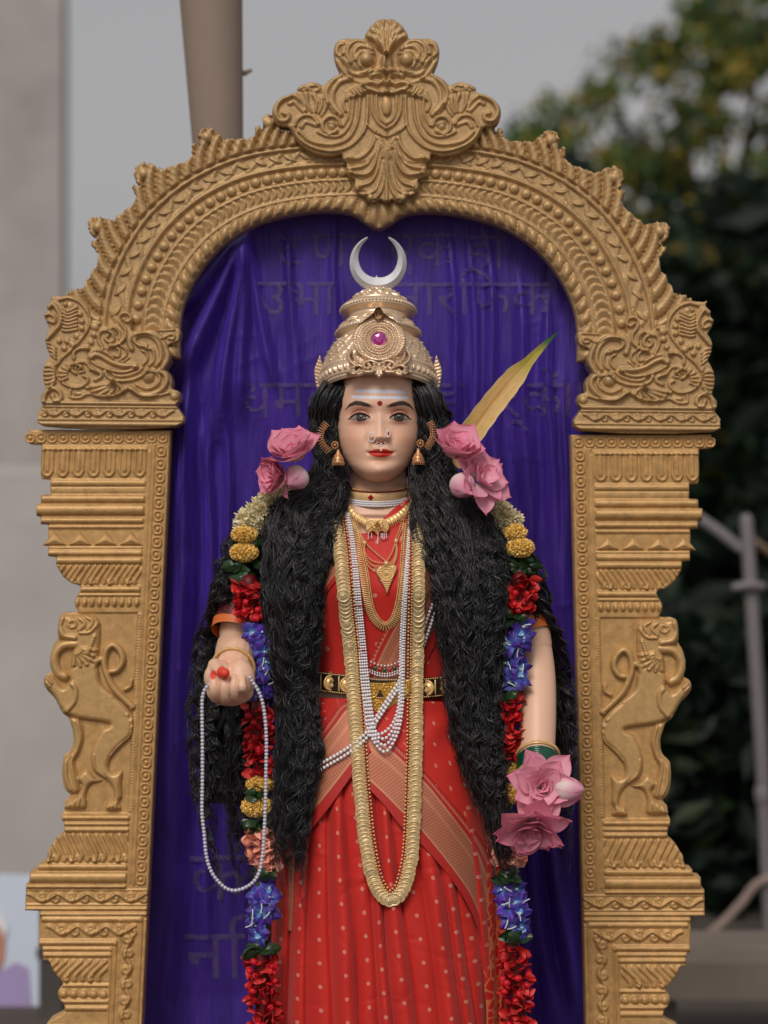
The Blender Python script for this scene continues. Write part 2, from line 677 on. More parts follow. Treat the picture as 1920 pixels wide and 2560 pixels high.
# beige tapered column leaning behind the arch
M_beige = pm('beige_paint', lin(150, 132, 118), 0.7, var=(2, 0.1))
n = 24
tt = np.linspace(0, 1, n)
path = np.stack([np.interp(tt, [0, 1], [563, 520]), np.interp(tt, [0, 1], [760, -160]), np.interp(tt, [0, 1], [-900, -820])], -1)
PW = np.array([at(*p) for p in path])
RW = np.interp(tt, [0, 1], [48, 85]) * 1.14 * K
ang = np.linspace(0, 2 * np.pi, 40, endpoint=False)
t = thing('beige_column', 'tapered beige column rising behind the upper left of the arch', 'column', [PW[0][0], PW[0][1], 0])
ft = np.array([PW[0] * [1, 1, 0], PW[0]])
PV = np.concatenate([ft[:1], PW])
RV = np.concatenate([[RW[0] * .9], RW])
V = PV[:, None] + RV[:, None, None] * np.stack([np.cos(ang), np.sin(ang), 0 * ang], -1)[None]
mesh('shaft', V, gridF(len(PV), 40, True), M_beige, t)
hk = at(612, 183, -880)
Vh, Fh, F3 = capped([hk + [-.02, 0, 0], hk, hk + [.012, 0, .006]], [.006, .006, .004], 8)
mesh('hook', Vh, [Fh, F3], M_beige, t)

# white railing post, its arms and the rope
M_white = pm('white_pipe', lin(116, 110, 112), 0.5, var=(3, .1))
M_rope = pm('rope_fibre', lin(138, 120, 112), 0.9, var=(60, .25))
f = -5400
w0 = at(1936, 3400, f); w0[2] = 0
t = thing('white_pipe_post', 'white pipe post with slanting arms at the right edge, out of focus', 'post', w0)
def pipe(name, pts, r, mat, par):
    P = np.array([at(*p) for p in pts])
    V, F, F3 = capped(P, np.array(r) * K, 12)
    return mesh(name, V, [F, F3], mat, par)
bot = at(1942, 2900, f)
pipe('shaft', [(1962, 3330, f), (1938, 2600, f), (1905, 1900, f), (1866, 1300, f)], [35, 34, 33, 32], M_white, t)
pipe('arm', [(1852, 1372, f - 40), (1800, 1330, f - 300), (1700, 1262, f - 700)], [26, 26, 26], M_white, t)
pipe('arm', [(1880, 1350, f - 40), (1960, 1410, f - 300), (2040, 1470, f - 600)], [20, 20, 20], pm('tan_pipe', lin(150, 128, 100), .6), t)
pipe('clamp', [(1838, 1468, f + 50), (1872, 1462, f + 60), (1906, 1466, f + 50)], [20, 24, 20], M_white, t)
pipe('collar', [(1906, 1978, f), (1908, 2000, f)], [40, 40], M_white, t)
P = catmull([(1700, 2372, f + 40), (1780, 2330, f + 40), (1850, 2262, f + 40), (1896, 2208, f + 40), (1960, 2200, f + 40), (2060, 2260, f + 40)], 8)
V, F, F3 = capped(np.array([at(*p) for p in P]), 23 * K, 10)
tag(mesh('rope', V, [F, F3], M_rope), 'thick pale rope slung from the white post at the lower right', 'rope')
M_bench = pm('bench_slab', lin(120, 108, 98), 0.8, var=(5, .15))
f = -3000
kb = (D - f) / D
c = at(1800, 2442, f)
t = thing('stone_bench', 'low beige slab bench behind the right pillar foot, out of focus', 'bench', [c[0], c[1], 0])
zt = c[2] + 34 * kb * K
V, F = bx(c[0] - 190 * kb * K, c[0] + 400 * kb * K, zt - 92 * kb * K, zt, c[1], c[1] + .5)
mesh('seat', V, F, M_bench, t, smooth=False)
for dx in (-150, 330):
    V, F = bx(c[0] + dx * kb * K, c[0] + (dx + 50) * kb * K, 0, zt - 92 * kb * K - .002, c[1] + .08, c[1] + .42)
    mesh('leg', V, F, M_bench, t, smooth=False)

# ------------------------------------------------------------------ trees
M_leaf = translucent(pm('tree_leaf', (0, 0, 0), 0.6, vcol=True), .45)
M_bark = pm('tree_bark', lin(64, 54, 46), 0.9, var=(8, .3), bump=(40, .5, .02))
gr = np.array([lin(38, 62, 40), lin(52, 74, 36), lin(30, 54, 44), lin(66, 80, 34), lin(112, 96, 30), lin(40, 58, 48)])


def leaves(C, size, r, mix=None):
    """Bent two-quad leaves at world points C."""
    n = len(C)
    A = r.normal(size=(n, 3)); A /= np.linalg.norm(A, axis=1, keepdims=True)
    B = np.cross(A, r.normal(size=(n, 3))); B /= np.linalg.norm(B, axis=1, keepdims=True)
    N = np.cross(A, B)
    s = (size * r.uniform(.6, 1.35, n))[:, None]
    pts = [C - A * s, C + B * s * .42 - N * s * .1, C + A * s * 1.1, C - B * s * .42 - N * s * .1]
    V = np.stack(pts, 1).reshape(-1, 3)
    i = np.arange(n)[:, None] * 4
    F = np.concatenate([i + [[0, 1, 2]], i + [[0, 2, 3]]])
    c = gr[r.choice(len(gr), n, p=mix)] * r.uniform(.6, 1.3, (n, 1))
    return V, F, np.repeat(c, 4, 0)


def crown(clumps, per, size, r, mix):
    """Leaves gathered in clumps: rows cx, cy, depth, radius in layout units."""
    Cs = []
    for (x, y, f, rad, dens) in clumps:
        k = (D - f) / D
        c = at(x, y, f)
        n = int(per * dens)
        v = r.normal(size=(n, 3)); v /= np.linalg.norm(v, axis=1, keepdims=True)
        v *= (r.uniform(0, 1, n) ** .45)[:, None]
        Cs.append(c + v * rad * k * K * np.array([1, 1.3, .85]))
    return leaves(np.concatenate(Cs), size, r, mix)


def tree(label, trunk, limbs, clumps, per, size, seed, mix, gain=1.0):
    r = np.random.default_rng(seed)
    b = at(*trunk[0]); b[2] = 0
    t = thing('broadleaf_tree', label, 'tree', b, 'trees behind the arch')
    P = np.array([at(*p) for p in catmull(trunk, 6)])
    P[0, 2] = min(P[0, 2], 0.0)
    k = (D - trunk[0][2]) / D * K
    V, F = tubes(P, np.linspace(60, 16, len(P)) * k, 10)
    mesh('trunk', V, F, M_bark, t)
    for l in limbs:
        P = np.array([at(*p) for p in catmull(l, 5)])
        V, F = tubes(P, np.linspace(20, 4, len(P)) * k, 7)
        mesh('limb', V, F, M_bark, t)
    V, F, c = crown(clumps, per, size, r, mix)
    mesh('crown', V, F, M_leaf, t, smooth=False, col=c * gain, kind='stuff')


r9 = np.random.default_rng(5)
def clumpset(n, x0, x1, ytop, ybot, f, rad, dens):
    out = []
    for _ in range(n):
        x = r9.uniform(x0, x1)
        yt = np.interp(x, ytop[0], ytop[1])
        yb = np.interp(x, ybot[0], ybot[1])
        y = yt + (yb - yt) * r9.uniform(0, 1)
        out.append((x, y, f + r9.uniform(-2500, 2500), rad * r9.uniform(.6, 1.25), dens))
    return out

edge_x = [1290, 1330, 1420, 1440, 1500, 1560, 1660, 1760, 2000, 2300]
edge_y = [370, 290, 245, 150, 110, 70, 0, -90, -160, -200]
FT = -26000
# airy upper crown with holes to the sky
tree('tall airy tree with sky showing through its leaves right of the arch',
     [(1800, 3300, FT), (1790, 1500, FT), (1740, 700, FT), (1700, 250, FT)],
     [[(1770, 1000, FT), (1620, 700, FT), (1450, 480, FT)], [(1745, 720, FT), (1850, 420, FT), (1900, 150, FT)], [(1720, 500, FT), (1580, 330, FT), (1500, 240, FT)]],
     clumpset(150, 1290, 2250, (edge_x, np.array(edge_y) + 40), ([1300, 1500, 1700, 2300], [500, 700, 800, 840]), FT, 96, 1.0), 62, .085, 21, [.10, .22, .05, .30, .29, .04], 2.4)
# dense dark tree in front of it lower down
FD = -19000
tree('dense dark green tree filling the right edge beside the pillar',
     [(2050, 3300, FD), (2040, 1800, FD), (1980, 1100, FD)],
     [[(2020, 1500, FD), (1850, 1150, FD), (1700, 900, FD)]],
     clumpset(150, 1340, 2350, ([1300, 1450, 1600, 1720, 2350], [590, 660, 640, 560, 420]), ([1300, 1600, 2350], [1150, 1350, 1400]), FD, 115, 1.0), 230, .085, 22, [.32, .14, .26, .08, .05, .15])
tree('low spreading dark tree behind the arch on the right',
     [(1500, 3300, FD - 3000), (1500, 1900, FD - 3000), (1480, 1300, FD - 3000)], [],
     clumpset(70, 1330, 1900, ([1300, 1500, 1900], [860, 900, 900]), ([1300, 1900], [1700, 1700]), FD - 4000, 130, 1.0), 190, .11, 23, [.36, .12, .3, .03, .03, .16])
# hedge that closes the view below
r = np.random.default_rng(31)
n = 17000
fx = np.where(np.arange(n) < 9000, r.uniform(-25000, -16000, n), r.uniform(-8400, -6300, n))
kx = (D - fx) / D
px = r.uniform(1240, 2700, n)
zz = r.uniform(0, 1, n) ** .8 * np.where(np.arange(n) < 9000, 3.4 + .5 * np.sin(px / 70), 1.15 + .12 * np.sin(px / 60))
C = np.stack([(px - 960) * kx * K, -fx * K, zz], -1)
V, F, c = leaves(C, np.where(np.arange(n) < 9000, .2, .085), r, [.4, .06, .36, .02, .0, .16])
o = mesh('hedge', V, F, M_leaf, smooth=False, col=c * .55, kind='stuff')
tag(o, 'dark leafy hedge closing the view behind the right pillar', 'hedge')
# ------------------------------------------------------------------ arch
TILT = 0.0085
AXC = 947.0
def tilt(X, Y):
    return X, Y + (X - AXC) * TILT

base_pts = np.array([(450, 905), (450, 829), (458, 773), (482, 714), (522, 654), (577, 602), (657, 559), (760, 533), (850, 524), (947, 521)], float)
bp = resample(catmull(base_pts, 14), n=520)
bdx = AXC - bp[:, 0]
s_len = np.concatenate([[0], np.cumsum(np.hypot(np.diff(bp[:, 0]), np.diff(bp[:, 1])))])
tx, ty = np.gradient(bdx), np.gradient(bp[:, 1])
tn = np.hypot(tx, ty); tx, ty = tx / tn, ty / tn
KB = np.interp(s_len / s_len[-1], [0, .35, .75, 1], [1, .98, .84, .80])
S_TOT = s_len[-1]

st = 2.3
R = Relief(95, 285, 1799, 905, st)
half = R.X <= AXC + st
DX = np.abs(AXC - R.X)
T = np.zeros(R.X.shape); O = np.full(R.X.shape, 1e3)
cand = (DX < 780)
ii, jj = np.nonzero(cand)
xs, ys = DX[ii, jj], R.Y[ii, jj]
bi = np.zeros(len(xs), int)
for a in range(0, len(xs), 20000):
    d2 = (xs[a:a + 20000, None] - bdx[None]) ** 2 + (ys[a:a + 20000, None] - bp[None, :, 1]) ** 2
    bi[a:a + 20000] = d2.argmin(1)
ex, ey = xs - bdx[bi], ys - bp[bi, 1]
# outward normal of the mirrored half curve
nx, ny = -ty[bi], tx[bi]
sg = np.where(nx[0] * 0 + (bdx[0] + 0) > 0, 1, 1)
o_ = ex * nx + ey * ny
out_sign = np.sign((600 - bdx[0]) * (-ty[0]) + 0) or 1.0
o_ = o_ * out_sign
along = ex * tx[bi] + ey * ty[bi]
T[ii, jj] = s_len[bi] + along * 0.0
O[ii, jj] = o_
kk_ = np.ones(R.X.shape); kk_[ii, jj] = KB[bi]
B = O / kk_
# inner edge with the cusp at the crown
omin = -(40 * np.exp(-(DX / 48) ** 2) + 12 * np.exp(-(DX / 130) ** 2))
# outer edge: curled plumes
PER = 101.0
ph = ((T - 70) / PER)
fr_ = ph - np.floor(ph)
plen = np.interp(fr_, [0, .05, .10, .14, .20, .30, .40, .47, .52, .60, .66, .74, .82, .9, 1.0],
                       [54, 78, 82, 64, 98, 114, 110, 88, 60, 60, 53, 53, 46, 48, 54])
bmax = 193 + plen * np.interp(T, [0, 200, S_TOT], [1.0, 1.0, .86])
R.sdf = np.minimum.reduce([O - omin, (bmax - B) * .9, 900 - R.Y + 0 * O])
R.sdf = np.where(cand, R.sdf, -50)
H = np.full(R.X.shape, 8.0)
def ridge(c, w, h):
    q = np.clip(1 - ((B - c) / w) ** 2, 0, 1)
    return h * np.sqrt(q)
bo = B - omin / kk_ * np.clip(1 - B / 40, 0, 1)
H += ridge(42, 4.5, 7) + ridge(88, 5, 8) + ridge(136, 5, 8) + ridge(189, 6.5, 11)
H += ridge(49, 1.6, 3) + ridge(130, 1.6, 3) + ridge(94, 1.6, 3) + ridge(143, 1.6, 3)
# twisted rope nearest the opening
inn = (O > omin) & (B < 38)
lo = omin / kk_
v = np.clip((B - lo - 5) / (37 - lo - 5), 0, 1)
phs = (T - 15 * v) / 29.0
H += np.where(inn, 15 * np.sqrt(np.clip(1 - (2 * v - 1) ** 2, 0, 1)) * (np.abs(np.sin(np.pi * phs)) ** .6), 0)
# overlapping scales
m = (B > 50) & (B < 86)
v = np.clip((B - 50) / 36, 0, 1)
phs = (T + 10 * (2 * v - 1) ** 2) / 17.5
fq = phs - np.floor(phs)
H += np.where(m, 11 * np.sqrt(np.clip(1 - (2 * v - 1) ** 2, 0, 1)) * np.clip(fq, 0, 1) ** .8 * np.clip((1 - fq) / .18, 0, 1), 0)
# track of the bead row
H -= np.where((B > 97) & (B < 127), 2.5, 0)
# veins between the lens leaves
m = (B > 145) & (B < 183)
v = (B - 145) / 38
phs = (T - 34 * v + 8) / 41.0
fq = phs - np.floor(phs)
H += np.where(m, 5 * np.exp(-((fq - .02) / .07) ** 2) + 5 * np.exp(-((fq - .98) / .07) ** 2) + 3.5 * np.exp(-((fq - .14) / .05) ** 2) + 3.5 * np.exp(-((fq - .86) / .05) ** 2), 0)
# plume ribs sweeping up and out
m = B > 195
op = np.clip(B - 195, 0, 120)
phs = (T - 70 - .26 * op - .0028 * op ** 2) / PER * 4.6
rb = np.abs(np.sin(np.pi * phs)) ** .55
H += np.where(m, (-1 + 21 * rb) * np.interp(op, [0, 6, 60, 120], [.2, 1, 1.0, .8]), 0)
R.H = H
# the balls in the plume curls
for side in (-1, 1):
    for k in range(0, 8):
        tc_ = 70 + PER * (k + .30)
        if tc_ > S_TOT - 60: break
        i = np.searchsorted(s_len, tc_)
        oo = (193 + 84 * np.interp(tc_, [0, 200, S_TOT], [1, 1, .86])) * KB[i]
        cx = bdx[i] + (-ty[i]) * out_sign * oo
        cy = bp[i, 1] + tx[i] * out_sign * oo
        R.ball(AXC + side * cx, cy, 15, 14, mode=17)
root_arch = A0.P(AXC, 1090, 0)
arch = thing('ornate_arch', 'carved gold arch with curling plumes resting across both pillars', 'arch', root_arch)
arch_body = R.build('arch_band', A0, 0, 46, GOLD, arch, tilt, edge=3.5)
print('arch verts', len(arch_body.data.vertices))

# rows of round beads and lens leaves, each its own piece
bV, bF = lathe([(13.2, 0), (13.0, 4), (11.4, 8), (7.5, 11.4), (0.01, 12.8)], 12)
bead_me = meshdata('bead', bV, bF, GOLD)
r_, c_ = 9, 9
u = np.linspace(-1, 1, r_)[:, None]; v = np.linspace(-1, 1, c_)[None]
wl = np.cos(u * np.pi / 2) ** .8
lx = 20 * u + 0 * v
ly = 8.2 * wl * v
lh = 7.5 * np.sqrt(np.clip(1 - v ** 2, 0, 1)) * wl ** .5 - 2.2 * np.exp(-(v / .16) ** 2) * wl
leaf_me = meshdata('leaf', np.stack([lx, -lh, ly], -1).reshape(-1, 3) * K, gridF(r_, c_), GOLD)


def curve_pt(t, off, side):
    i = min(np.searchsorted(s_len, t), len(s_len) - 1)
    o2 = off * KB[i]
    cx = bdx[i] + (-ty[i]) * out_sign * o2
    cy = bp[i, 1] + tx[i] * out_sign * o2
    a = math.atan2(-ty[i], tx[i])          # tangent of the half curve, y up
    X = AXC + side * cx
    X2, Y2 = tilt(np.array(X), np.array(cy))
    ang = math.atan2(-ty[i], side * tx[i])
    return A0.P(X2, Y2, 0), ang


for side in (-1, 1):
    t_ = 92.0
    while t_ < S_TOT - 4:
        p, a = curve_pt(t_, 111.5, side)
        put('bead', bead_me, arch, Matrix.Translation(Vector(p + [0, -5.5 * K, 0])))
        i = np.searchsorted(s_len, t_)
        t_ += 29.2 / (1 + 111.5 * KB[i] / 470)
    t_ = 100.0
    while t_ < S_TOT - 110:
        p, a = curve_pt(t_, 164, side)
        put('leaf', leaf_me, arch, Matrix.Translation(Vector(p + [0, -9 * K, 0])) @ rotY(-(a + side * .62)))
        i = np.searchsorted(s_len, t_)
        t_ += 41 / (1 + 164 * KB[i] / 470)

# ------------------------------------------------------------------ crest
cs = 4.4235
def zc(p, mirror=False):
    p = np.asarray(p, float).copy()
    if mirror: p[:, 0] = 2 * 1355 - p[:, 0]
    return p / cs + [660, 20]

half_o = [(1355, 162), (1280, 160), (1190, 230), (1130, 310), (1105, 375), (1040, 372), (960, 370), (870, 378), (800, 420), (772, 520), (785, 600), (820, 690), (850, 755), (780, 790), (720, 830), (665, 890), (620, 870), (540, 850), (470, 865), (400, 895), (368, 930), (370, 962), (280, 985), (190, 1030), (120, 1100), (95, 1180), (110, 1260), (160, 1320), (230, 1340), (285, 1350), (330, 1440), (400, 1530), (500, 1600), (620, 1650), (760, 1665), (860, 1640), (870, 1690), (920, 1740), (905, 1830), (960, 1900), (1010, 1920), (1000, 2000), (1050, 2080), (1120, 2110), (1180, 2180), (1260, 2160), (1290, 2142), (1355, 2178)]
fl = [(2 * 1355 - x, y) for x, y in half_o[-2:0:-1]]
R = Relief(676, 48, 1256, 520, 1.9)
op_ = np.array(half_o + fl, float)
R.outline(resample(np.concatenate([catmull(zc(op_), 4, True)]), 4.0))
R.H[:] = 8
for mir in (False, True):
    def S(p, w, h=9, **k): R.stroke(zc(p, mir), w, h, **k)
    def Bl(x, y, rx, h, ry=None, **k):
        q = zc([(x, y)], mir)[0]; R.ball(q[0], q[1], rx / cs, h, (ry or rx) / cs, **k)
    def Fi(p, Rr, h, **k): R.fill(zc(p, mir), Rr, h, **k)
    Fi([(1105, 380), (1130, 310), (1190, 230), (1280, 165), (1355, 165), (1355, 560), (1260, 520), (1180, 440)], 16, 16)
    for e in ((1150, 340), (1190, 265), (1250, 215), (1320, 190)):
        S([(1340, 545), ((1340 + e[0]) / 2 + 10, (545 + e[1]) / 2 - 30), e], 5.5, 8, taper=-.5)
    Fi([(1110, 378), (1190, 440), (1250, 560), (1230, 690), (1120, 775), (1000, 750), (900, 690), (850, 600), (840, 480), (900, 385), (1000, 372)], 20, 18)
    S([(850, 590), (905, 640), (940, 720), (1010, 765), (1110, 765), (1190, 715)], 6, 8)
    S([(960, 640), (925, 560), (940, 470), (1010, 405), (1090, 400), (1170, 450), (1215, 540)], 5.5, 7)
    S([(1010, 610), (1000, 530), (1050, 470), (1120, 470), (1190, 500)], 6, 7)
    S([(1070, 690), (1035, 620), (1050, 550), (1110, 520), (1180, 545)], 4.5, 6)
    Bl(1135, 610, 78, 16)
    S([(885, 430), (830, 450), (805, 520), (835, 560), (880, 540)], 5, 7)
    Fi([(780, 620), (850, 605), (905, 690), (985, 800), (1090, 850), (1100, 880), (980, 850), (860, 760)], 8, 14)
    Fi([(1355, 545), (1300, 570), (1290, 640), (1250, 720), (1175, 770), (1195, 800), (1270, 810), (1355, 860)], 18, 26)
    S([(1185, 800), (1170, 765), (1215, 735), (1285, 725), (1345, 750)], 5, 9)
    Bl(1355, 640, 70, 9, 110)
    S([(1090, 880), (1180, 855), (1260, 875), (1300, 850), (1355, 870)], 6, 12)
    S([(1100, 905), (1180, 935), (1270, 965), (1355, 970)], 6.5, 14)
    Fi([(900, 1072), (925, 980), (1000, 900), (1090, 865), (1180, 900), (1190, 950), (1120, 1010), (1000, 1040)], 10, 18)
    for k in range(5):
        S([(960 + 36 * k, 935 - 14 * k), (985 + 36 * k, 970 - 10 * k), (1015 + 36 * k, 1000 - 12 * k)], 3, 5)
    S([(960, 815), (845, 850), (770, 950), (765, 1080), (850, 1210)], 7, 9)
    S([(850, 785), (745, 860), (690, 980), (735, 1110), (790, 1190)], 6, 8)
    S([(905, 1170), (880, 1080), (925, 965)], 4, 7)
    Fi([(375, 955), (385, 920), (470, 875), (560, 860), (640, 890), (670, 940), (640, 990), (500, 965)], 8, 10)
    S([(400, 930), (450, 900), (480, 930), (440, 950)], 3.2, 5); S([(520, 900), (590, 890), (620, 930), (560, 960)], 3.2, 5)
    S([(325, 1345), (400, 1475), (540, 1565), (740, 1610), (930, 1565), (1065, 1450), (1135, 1300), (1150, 1010)], 4.6, 9)
    S([(395, 1395), (520, 1500), (740, 1540), (920, 1480), (1010, 1350), (1050, 1200), (1065, 1010)], 4.2, 9)
    S([(600, 1400), (700, 1445), (830, 1445), (920, 1370), (975, 1240), (995, 1020)], 3.8, 8)
    S([(880, 1330), (935, 1220), (950, 1060)], 3.8, 7)
    S([(850, 1330), (825, 1270), (780, 1235), (710, 1240), (655, 1300), (665, 1380), (730, 1420), (810, 1390)], 4.6, 10)
    Bl(752, 1335, 44, 7); S([(720, 1300), (760, 1290), (800, 1320)], 4, 5)
    S([(350, 1330), (375, 1270), (450, 1220), (540, 1230), (610, 1310)], 4.4, 9)
    S([(420, 1345), (470, 1290), (590, 1325)], 6, 6)
    S([(300, 1005), (190, 1060), (135, 1170), (180, 1270), (260, 1270), (280, 1215), (225, 1195)], 6.5, 11)
    S([(290, 1090), (340, 1070), (400, 1130), (450, 1180)], 5.5, 7)
    for p in ([(350, 1000), (430, 1070), (470, 1170)], [(470, 985), (485, 1090), (530, 1180)], [(560, 995), (590, 1080), (575, 1180)], [(640, 1030), (640, 1110), (610, 1190)], [(705, 1085), (680, 1150), (640, 1220)]):
        S(p, 7, 8, taper=.5)
    S([(1195, 1010), (1205, 1180), (1265, 1300), (1355, 1365)], 4.4, 9)
    S([(1245, 1000), (1250, 1150), (1290, 1260), (1355, 1310)], 3.6, 7)
    S([(1150, 1330), (1230, 1400), (1355, 1450)], 4, 7)
    for p in ([(1235, 1395), (1190, 1560), (1070, 1680), (930, 1690)], [(1262, 1430), (1215, 1640), (1100, 1770), (935, 1800)],
              [(1285, 1470), (1235, 1720), (1140, 1860), (965, 1850)], [(1305, 1500), (1265, 1760), (1190, 1940), (1060, 1995)],
              [(1322, 1530), (1295, 1820), (1235, 2020), (1130, 2080)], [(1340, 1560), (1332, 1850), (1300, 2030), (1235, 2130)]):
        S(p, 4.6, 9)
    for p in ([(1250, 1500), (1200, 1680), (1090, 1750), (940, 1745)], [(1290, 1600), (1220, 1850), (1100, 1930), (1010, 1900)], [(1310, 1700), (1260, 1960), (1170, 2060), (1060, 2050)]):
        R.stroke(zc(p, mir), 4, 4, mode='groove')
    Bl(960, 1690, 34, 8); Bl(955, 1840, 34, 8); Bl(1040, 2020, 36, 8); Bl(1180, 2120, 40, 8)
R.stroke(zc([(1355, 1600), (1355, 2150)]), 4.5, 8)
crest = R.build('crest', A0, 34, 60, GOLD, arch, None, edge=4.5)
jV, jF = lathe([(12.8, 0), (12.4, 3.5), (9.5, 6.5), (5, 8.2), (.01, 8.8)], 16)
jV = jV * [1, 1, 2.05]
q = zc([(1355, 1110)])[0]
mesh('jewel', jV + A0.P(q[0], q[1], 46), jF, GOLD_LION, crest)

# ------------------------------------------------------------------ scroll corner blocks
def spiral(cx, cy, r0, r1, a0, turns, n=22, flip=1):
    a = np.linspace(0, turns * 2 * np.pi, n)
    r = np.linspace(r0, r1, n)
    return np.stack([cx + r * np.cos(a0 + flip * a), cy + r * np.sin(a0 + flip * a)], -1)


def scroll_band(R, x0, x1, y0, y1, per, h=6):
    """Running wave scroll with a curl in every half period."""
    n = max(1, int(round((x1 - x0) / per)))
    per = (x1 - x0) / n
    yc, am = (y0 + y1) / 2, (y1 - y0) / 2
    xx = np.linspace(x0, x1, n * 16 + 1)
    R.stroke(np.stack([xx, yc - am * .55 * np.cos((xx - x0) / per * 2 * np.pi)], -1), am * .30, h, spl=False)
    for k in range(n):
        R.stroke(spiral(x0 + per * (k + .04), yc + am * .22, am * .62, am * .12, -1.2, 1.15), am * .26, h * .9, spl=False)
        R.stroke(spiral(x0 + per * (k + .54), yc - am * .22, am * .62, am * .12, 1.9, 1.15), am * .26, h * .9, spl=False)


def scroll_col(R, x0, x1, y0, y1, per, h=6):
    n = max(1, int(round((y1 - y0) / per)))
    per = (y1 - y0) / n
    xc, am = (x0 + x1) / 2, (x1 - x0) / 2
    yy = np.linspace(y0, y1, n * 16 + 1)
    R.stroke(np.stack([xc - am * .55 * np.cos((yy - y0) / per * 2 * np.pi), yy], -1), am * .30, h, spl=False)
    for k in range(n):
        R.stroke(spiral(xc + am * .22, y0 + per * (k + .04), am * .62, am * .12, -2.6, 1.15, flip=-1), am * .26, h * .9, spl=False)
        R.stroke(spiral(xc - am * .22, y0 + per * (k + .54), am * .62, am * .12, .5, 1.15, flip=-1), am * .26, h * .9, spl=False)


k6 = 4.608
def z6(p):
    return np.asarray(p, float) / k6 + [100, 740]
corner_out = [(52, 1535), (48, 1300), (25, 1240), (28, 1180), (80, 1105), (55, 1000), (52, 900), (75, 820), (105, 760), (128, 715), (95, 640), (80, 545), (95, 470), (130, 415), (95, 350), (65, 260), (100, 205), (98, 150), (150, 95), (138, 32), (175, 48), (270, 40), (370, 35), (470, 65), (560, 140), (600, 240), (612, 310), (680, 315), (760, 370), (830, 400), (905, 330), (915, 270), (960, 215), (1040, 225), (1085, 290), (1070, 350), (1060, 420), (1110, 440), (1200, 430), (1330, 425), (1480, 410), (1610, 402), (1618, 500), (1590, 555), (1490, 600), (1520, 700), (1512, 790), (1462, 870), (1510, 930), (1532, 1010), (1528, 1092), (1600, 1120), (1622, 1180), (1610, 1240), (1580, 1290), (1582, 1535)]
R = Relief(98, 740, 460, 1078, 1.7)
R.outline(catmull(z6(corner_out), 3, True))
R.H[:] = 6
def S(p, w, h=9, **k): R.stroke(z6(p), w / k6, h, **k)
def Bl(x, y, rx, h=8, ry=None): 
    q = z6([(x, y)])[0]; R.ball(q[0], q[1], rx / k6, h, (ry or rx) / k6)
S([(1070, 640), (1045, 560), (1080, 480), (1180, 440), (1300, 450), (1400, 520), (1465, 640), (1480, 750), (1430, 850)], 34, 12)
S([(1240, 610), (1160, 600), (1105, 545), (1150, 485), (1260, 480), (1350, 540), (1400, 640), (1405, 750), (1350, 830)], 26, 10)
S([(1240, 640), (1300, 640), (1330, 700), (1320, 780), (1270, 830)], 18, 8)
S([(1190, 660), (1240, 690), (1250, 760), (1200, 820)], 16, 8)
S([(610, 740), (660, 710), (740, 735), (850, 800), (980, 835), (1120, 830)], 30, 12)
S([(1140, 850), (1000, 905), (850, 890), (690, 835), (590, 765), (590, 700), (660, 660), (760, 680), (860, 740)], 22, 9)
S([(765, 905), (800, 965), (900, 1005), (1050, 1000), (1180, 950), (1260, 880)], 22, 9)
S([(820, 890), (880, 945), (980, 955), (1120, 915), (1190, 860)], 18, 8)
S([(1060, 1090), (1140, 1145), (1260, 1165), (1390, 1120), (1465, 1030), (1460, 940), (1390, 885)], 36, 12)
S([(1130, 1050), (1240, 1095), (1350, 1055), (1395, 975), (1340, 900), (1250, 890)], 22, 9)
Bl(1262, 955, 72, 14)
for k in range(6):
    a = 2.75 - k * .42
    S([(860, 1010), (860 + 170 * math.cos(a) * .6, 1020 + 150 * math.sin(a) * .55), (780 + 240 * math.cos(a), 1040 + 135 * abs(math.sin(a)))], 22, 8)
S([(600, 1080), (640, 1160), (760, 1185), (900, 1165), (1040, 1075)], 12, 6)
S([(740, 640), (695, 545), (705, 460), (770, 430), (850, 465), (865, 535), (815, 565), (770, 525), (800, 490)], 22, 10)
S([(820, 605), (910, 590), (990, 520), (1000, 430), (945, 350), (925, 285), (965, 235), (1040, 245), (1065, 300), (1020, 330), (980, 300)], 22, 11)
S([(870, 400), (930, 450), (930, 530)], 18, 7); S([(800, 420), (880, 400), (905, 470)], 12, 6)
S([(800, 640), (870, 615), (930, 660), (920, 725), (870, 720)], 18, 8)
S([(940, 600), (1005, 655), (1005, 720), (930, 775)], 16, 8)
S([(860, 760), (960, 790), (1040, 740)], 12, 6)
S([(130, 170), (165, 140), (215, 190), (255, 285), (240, 375), (175, 455), (100, 540)], 28, 12)
S([(80, 265), (130, 250), (190, 290), (180, 345), (130, 330)], 22, 9)
for k in range(7):
    S([(285, 185 + 42 * k), (340, 215 + 38 * k), (440, 170 + 42 * k)], 17, 8)
S([(245, 85), (350, 62), (470, 110), (555, 205), (595, 320), (560, 430), (480, 545), (380, 655), (275, 750), (205, 840)], 20, 9)
for q in ((310, 140, 30), (480, 250, 34), (500, 330, 36), (500, 410, 40), (445, 500, 44), (390, 590, 44), (300, 640, 40), (330, 560, 36), (650, 390, 52), (640, 480, 42), (605, 570, 36), (560, 640, 34), (240, 560, 32), (700, 350, 26)):
    Bl(*q, 9)
for k in range(6):
    S([(75, 850 + 48 * k), (130, 845 + 48 * k), (190, 880 + 30 * k)], 18, 8)
for k in range(4):
    S([(100, 580 + 45 * k), (150, 590 + 42 * k), (200, 640 + 40 * k)], 15, 7)
S([(190, 800), (210, 930), (270, 1030), (380, 1085), (480, 1085), (550, 1040), (570, 985), (520, 955)], 20, 9)
S([(430, 930), (390, 900), (360, 850), (420, 820), (490, 850), (510, 880)], 20, 9)
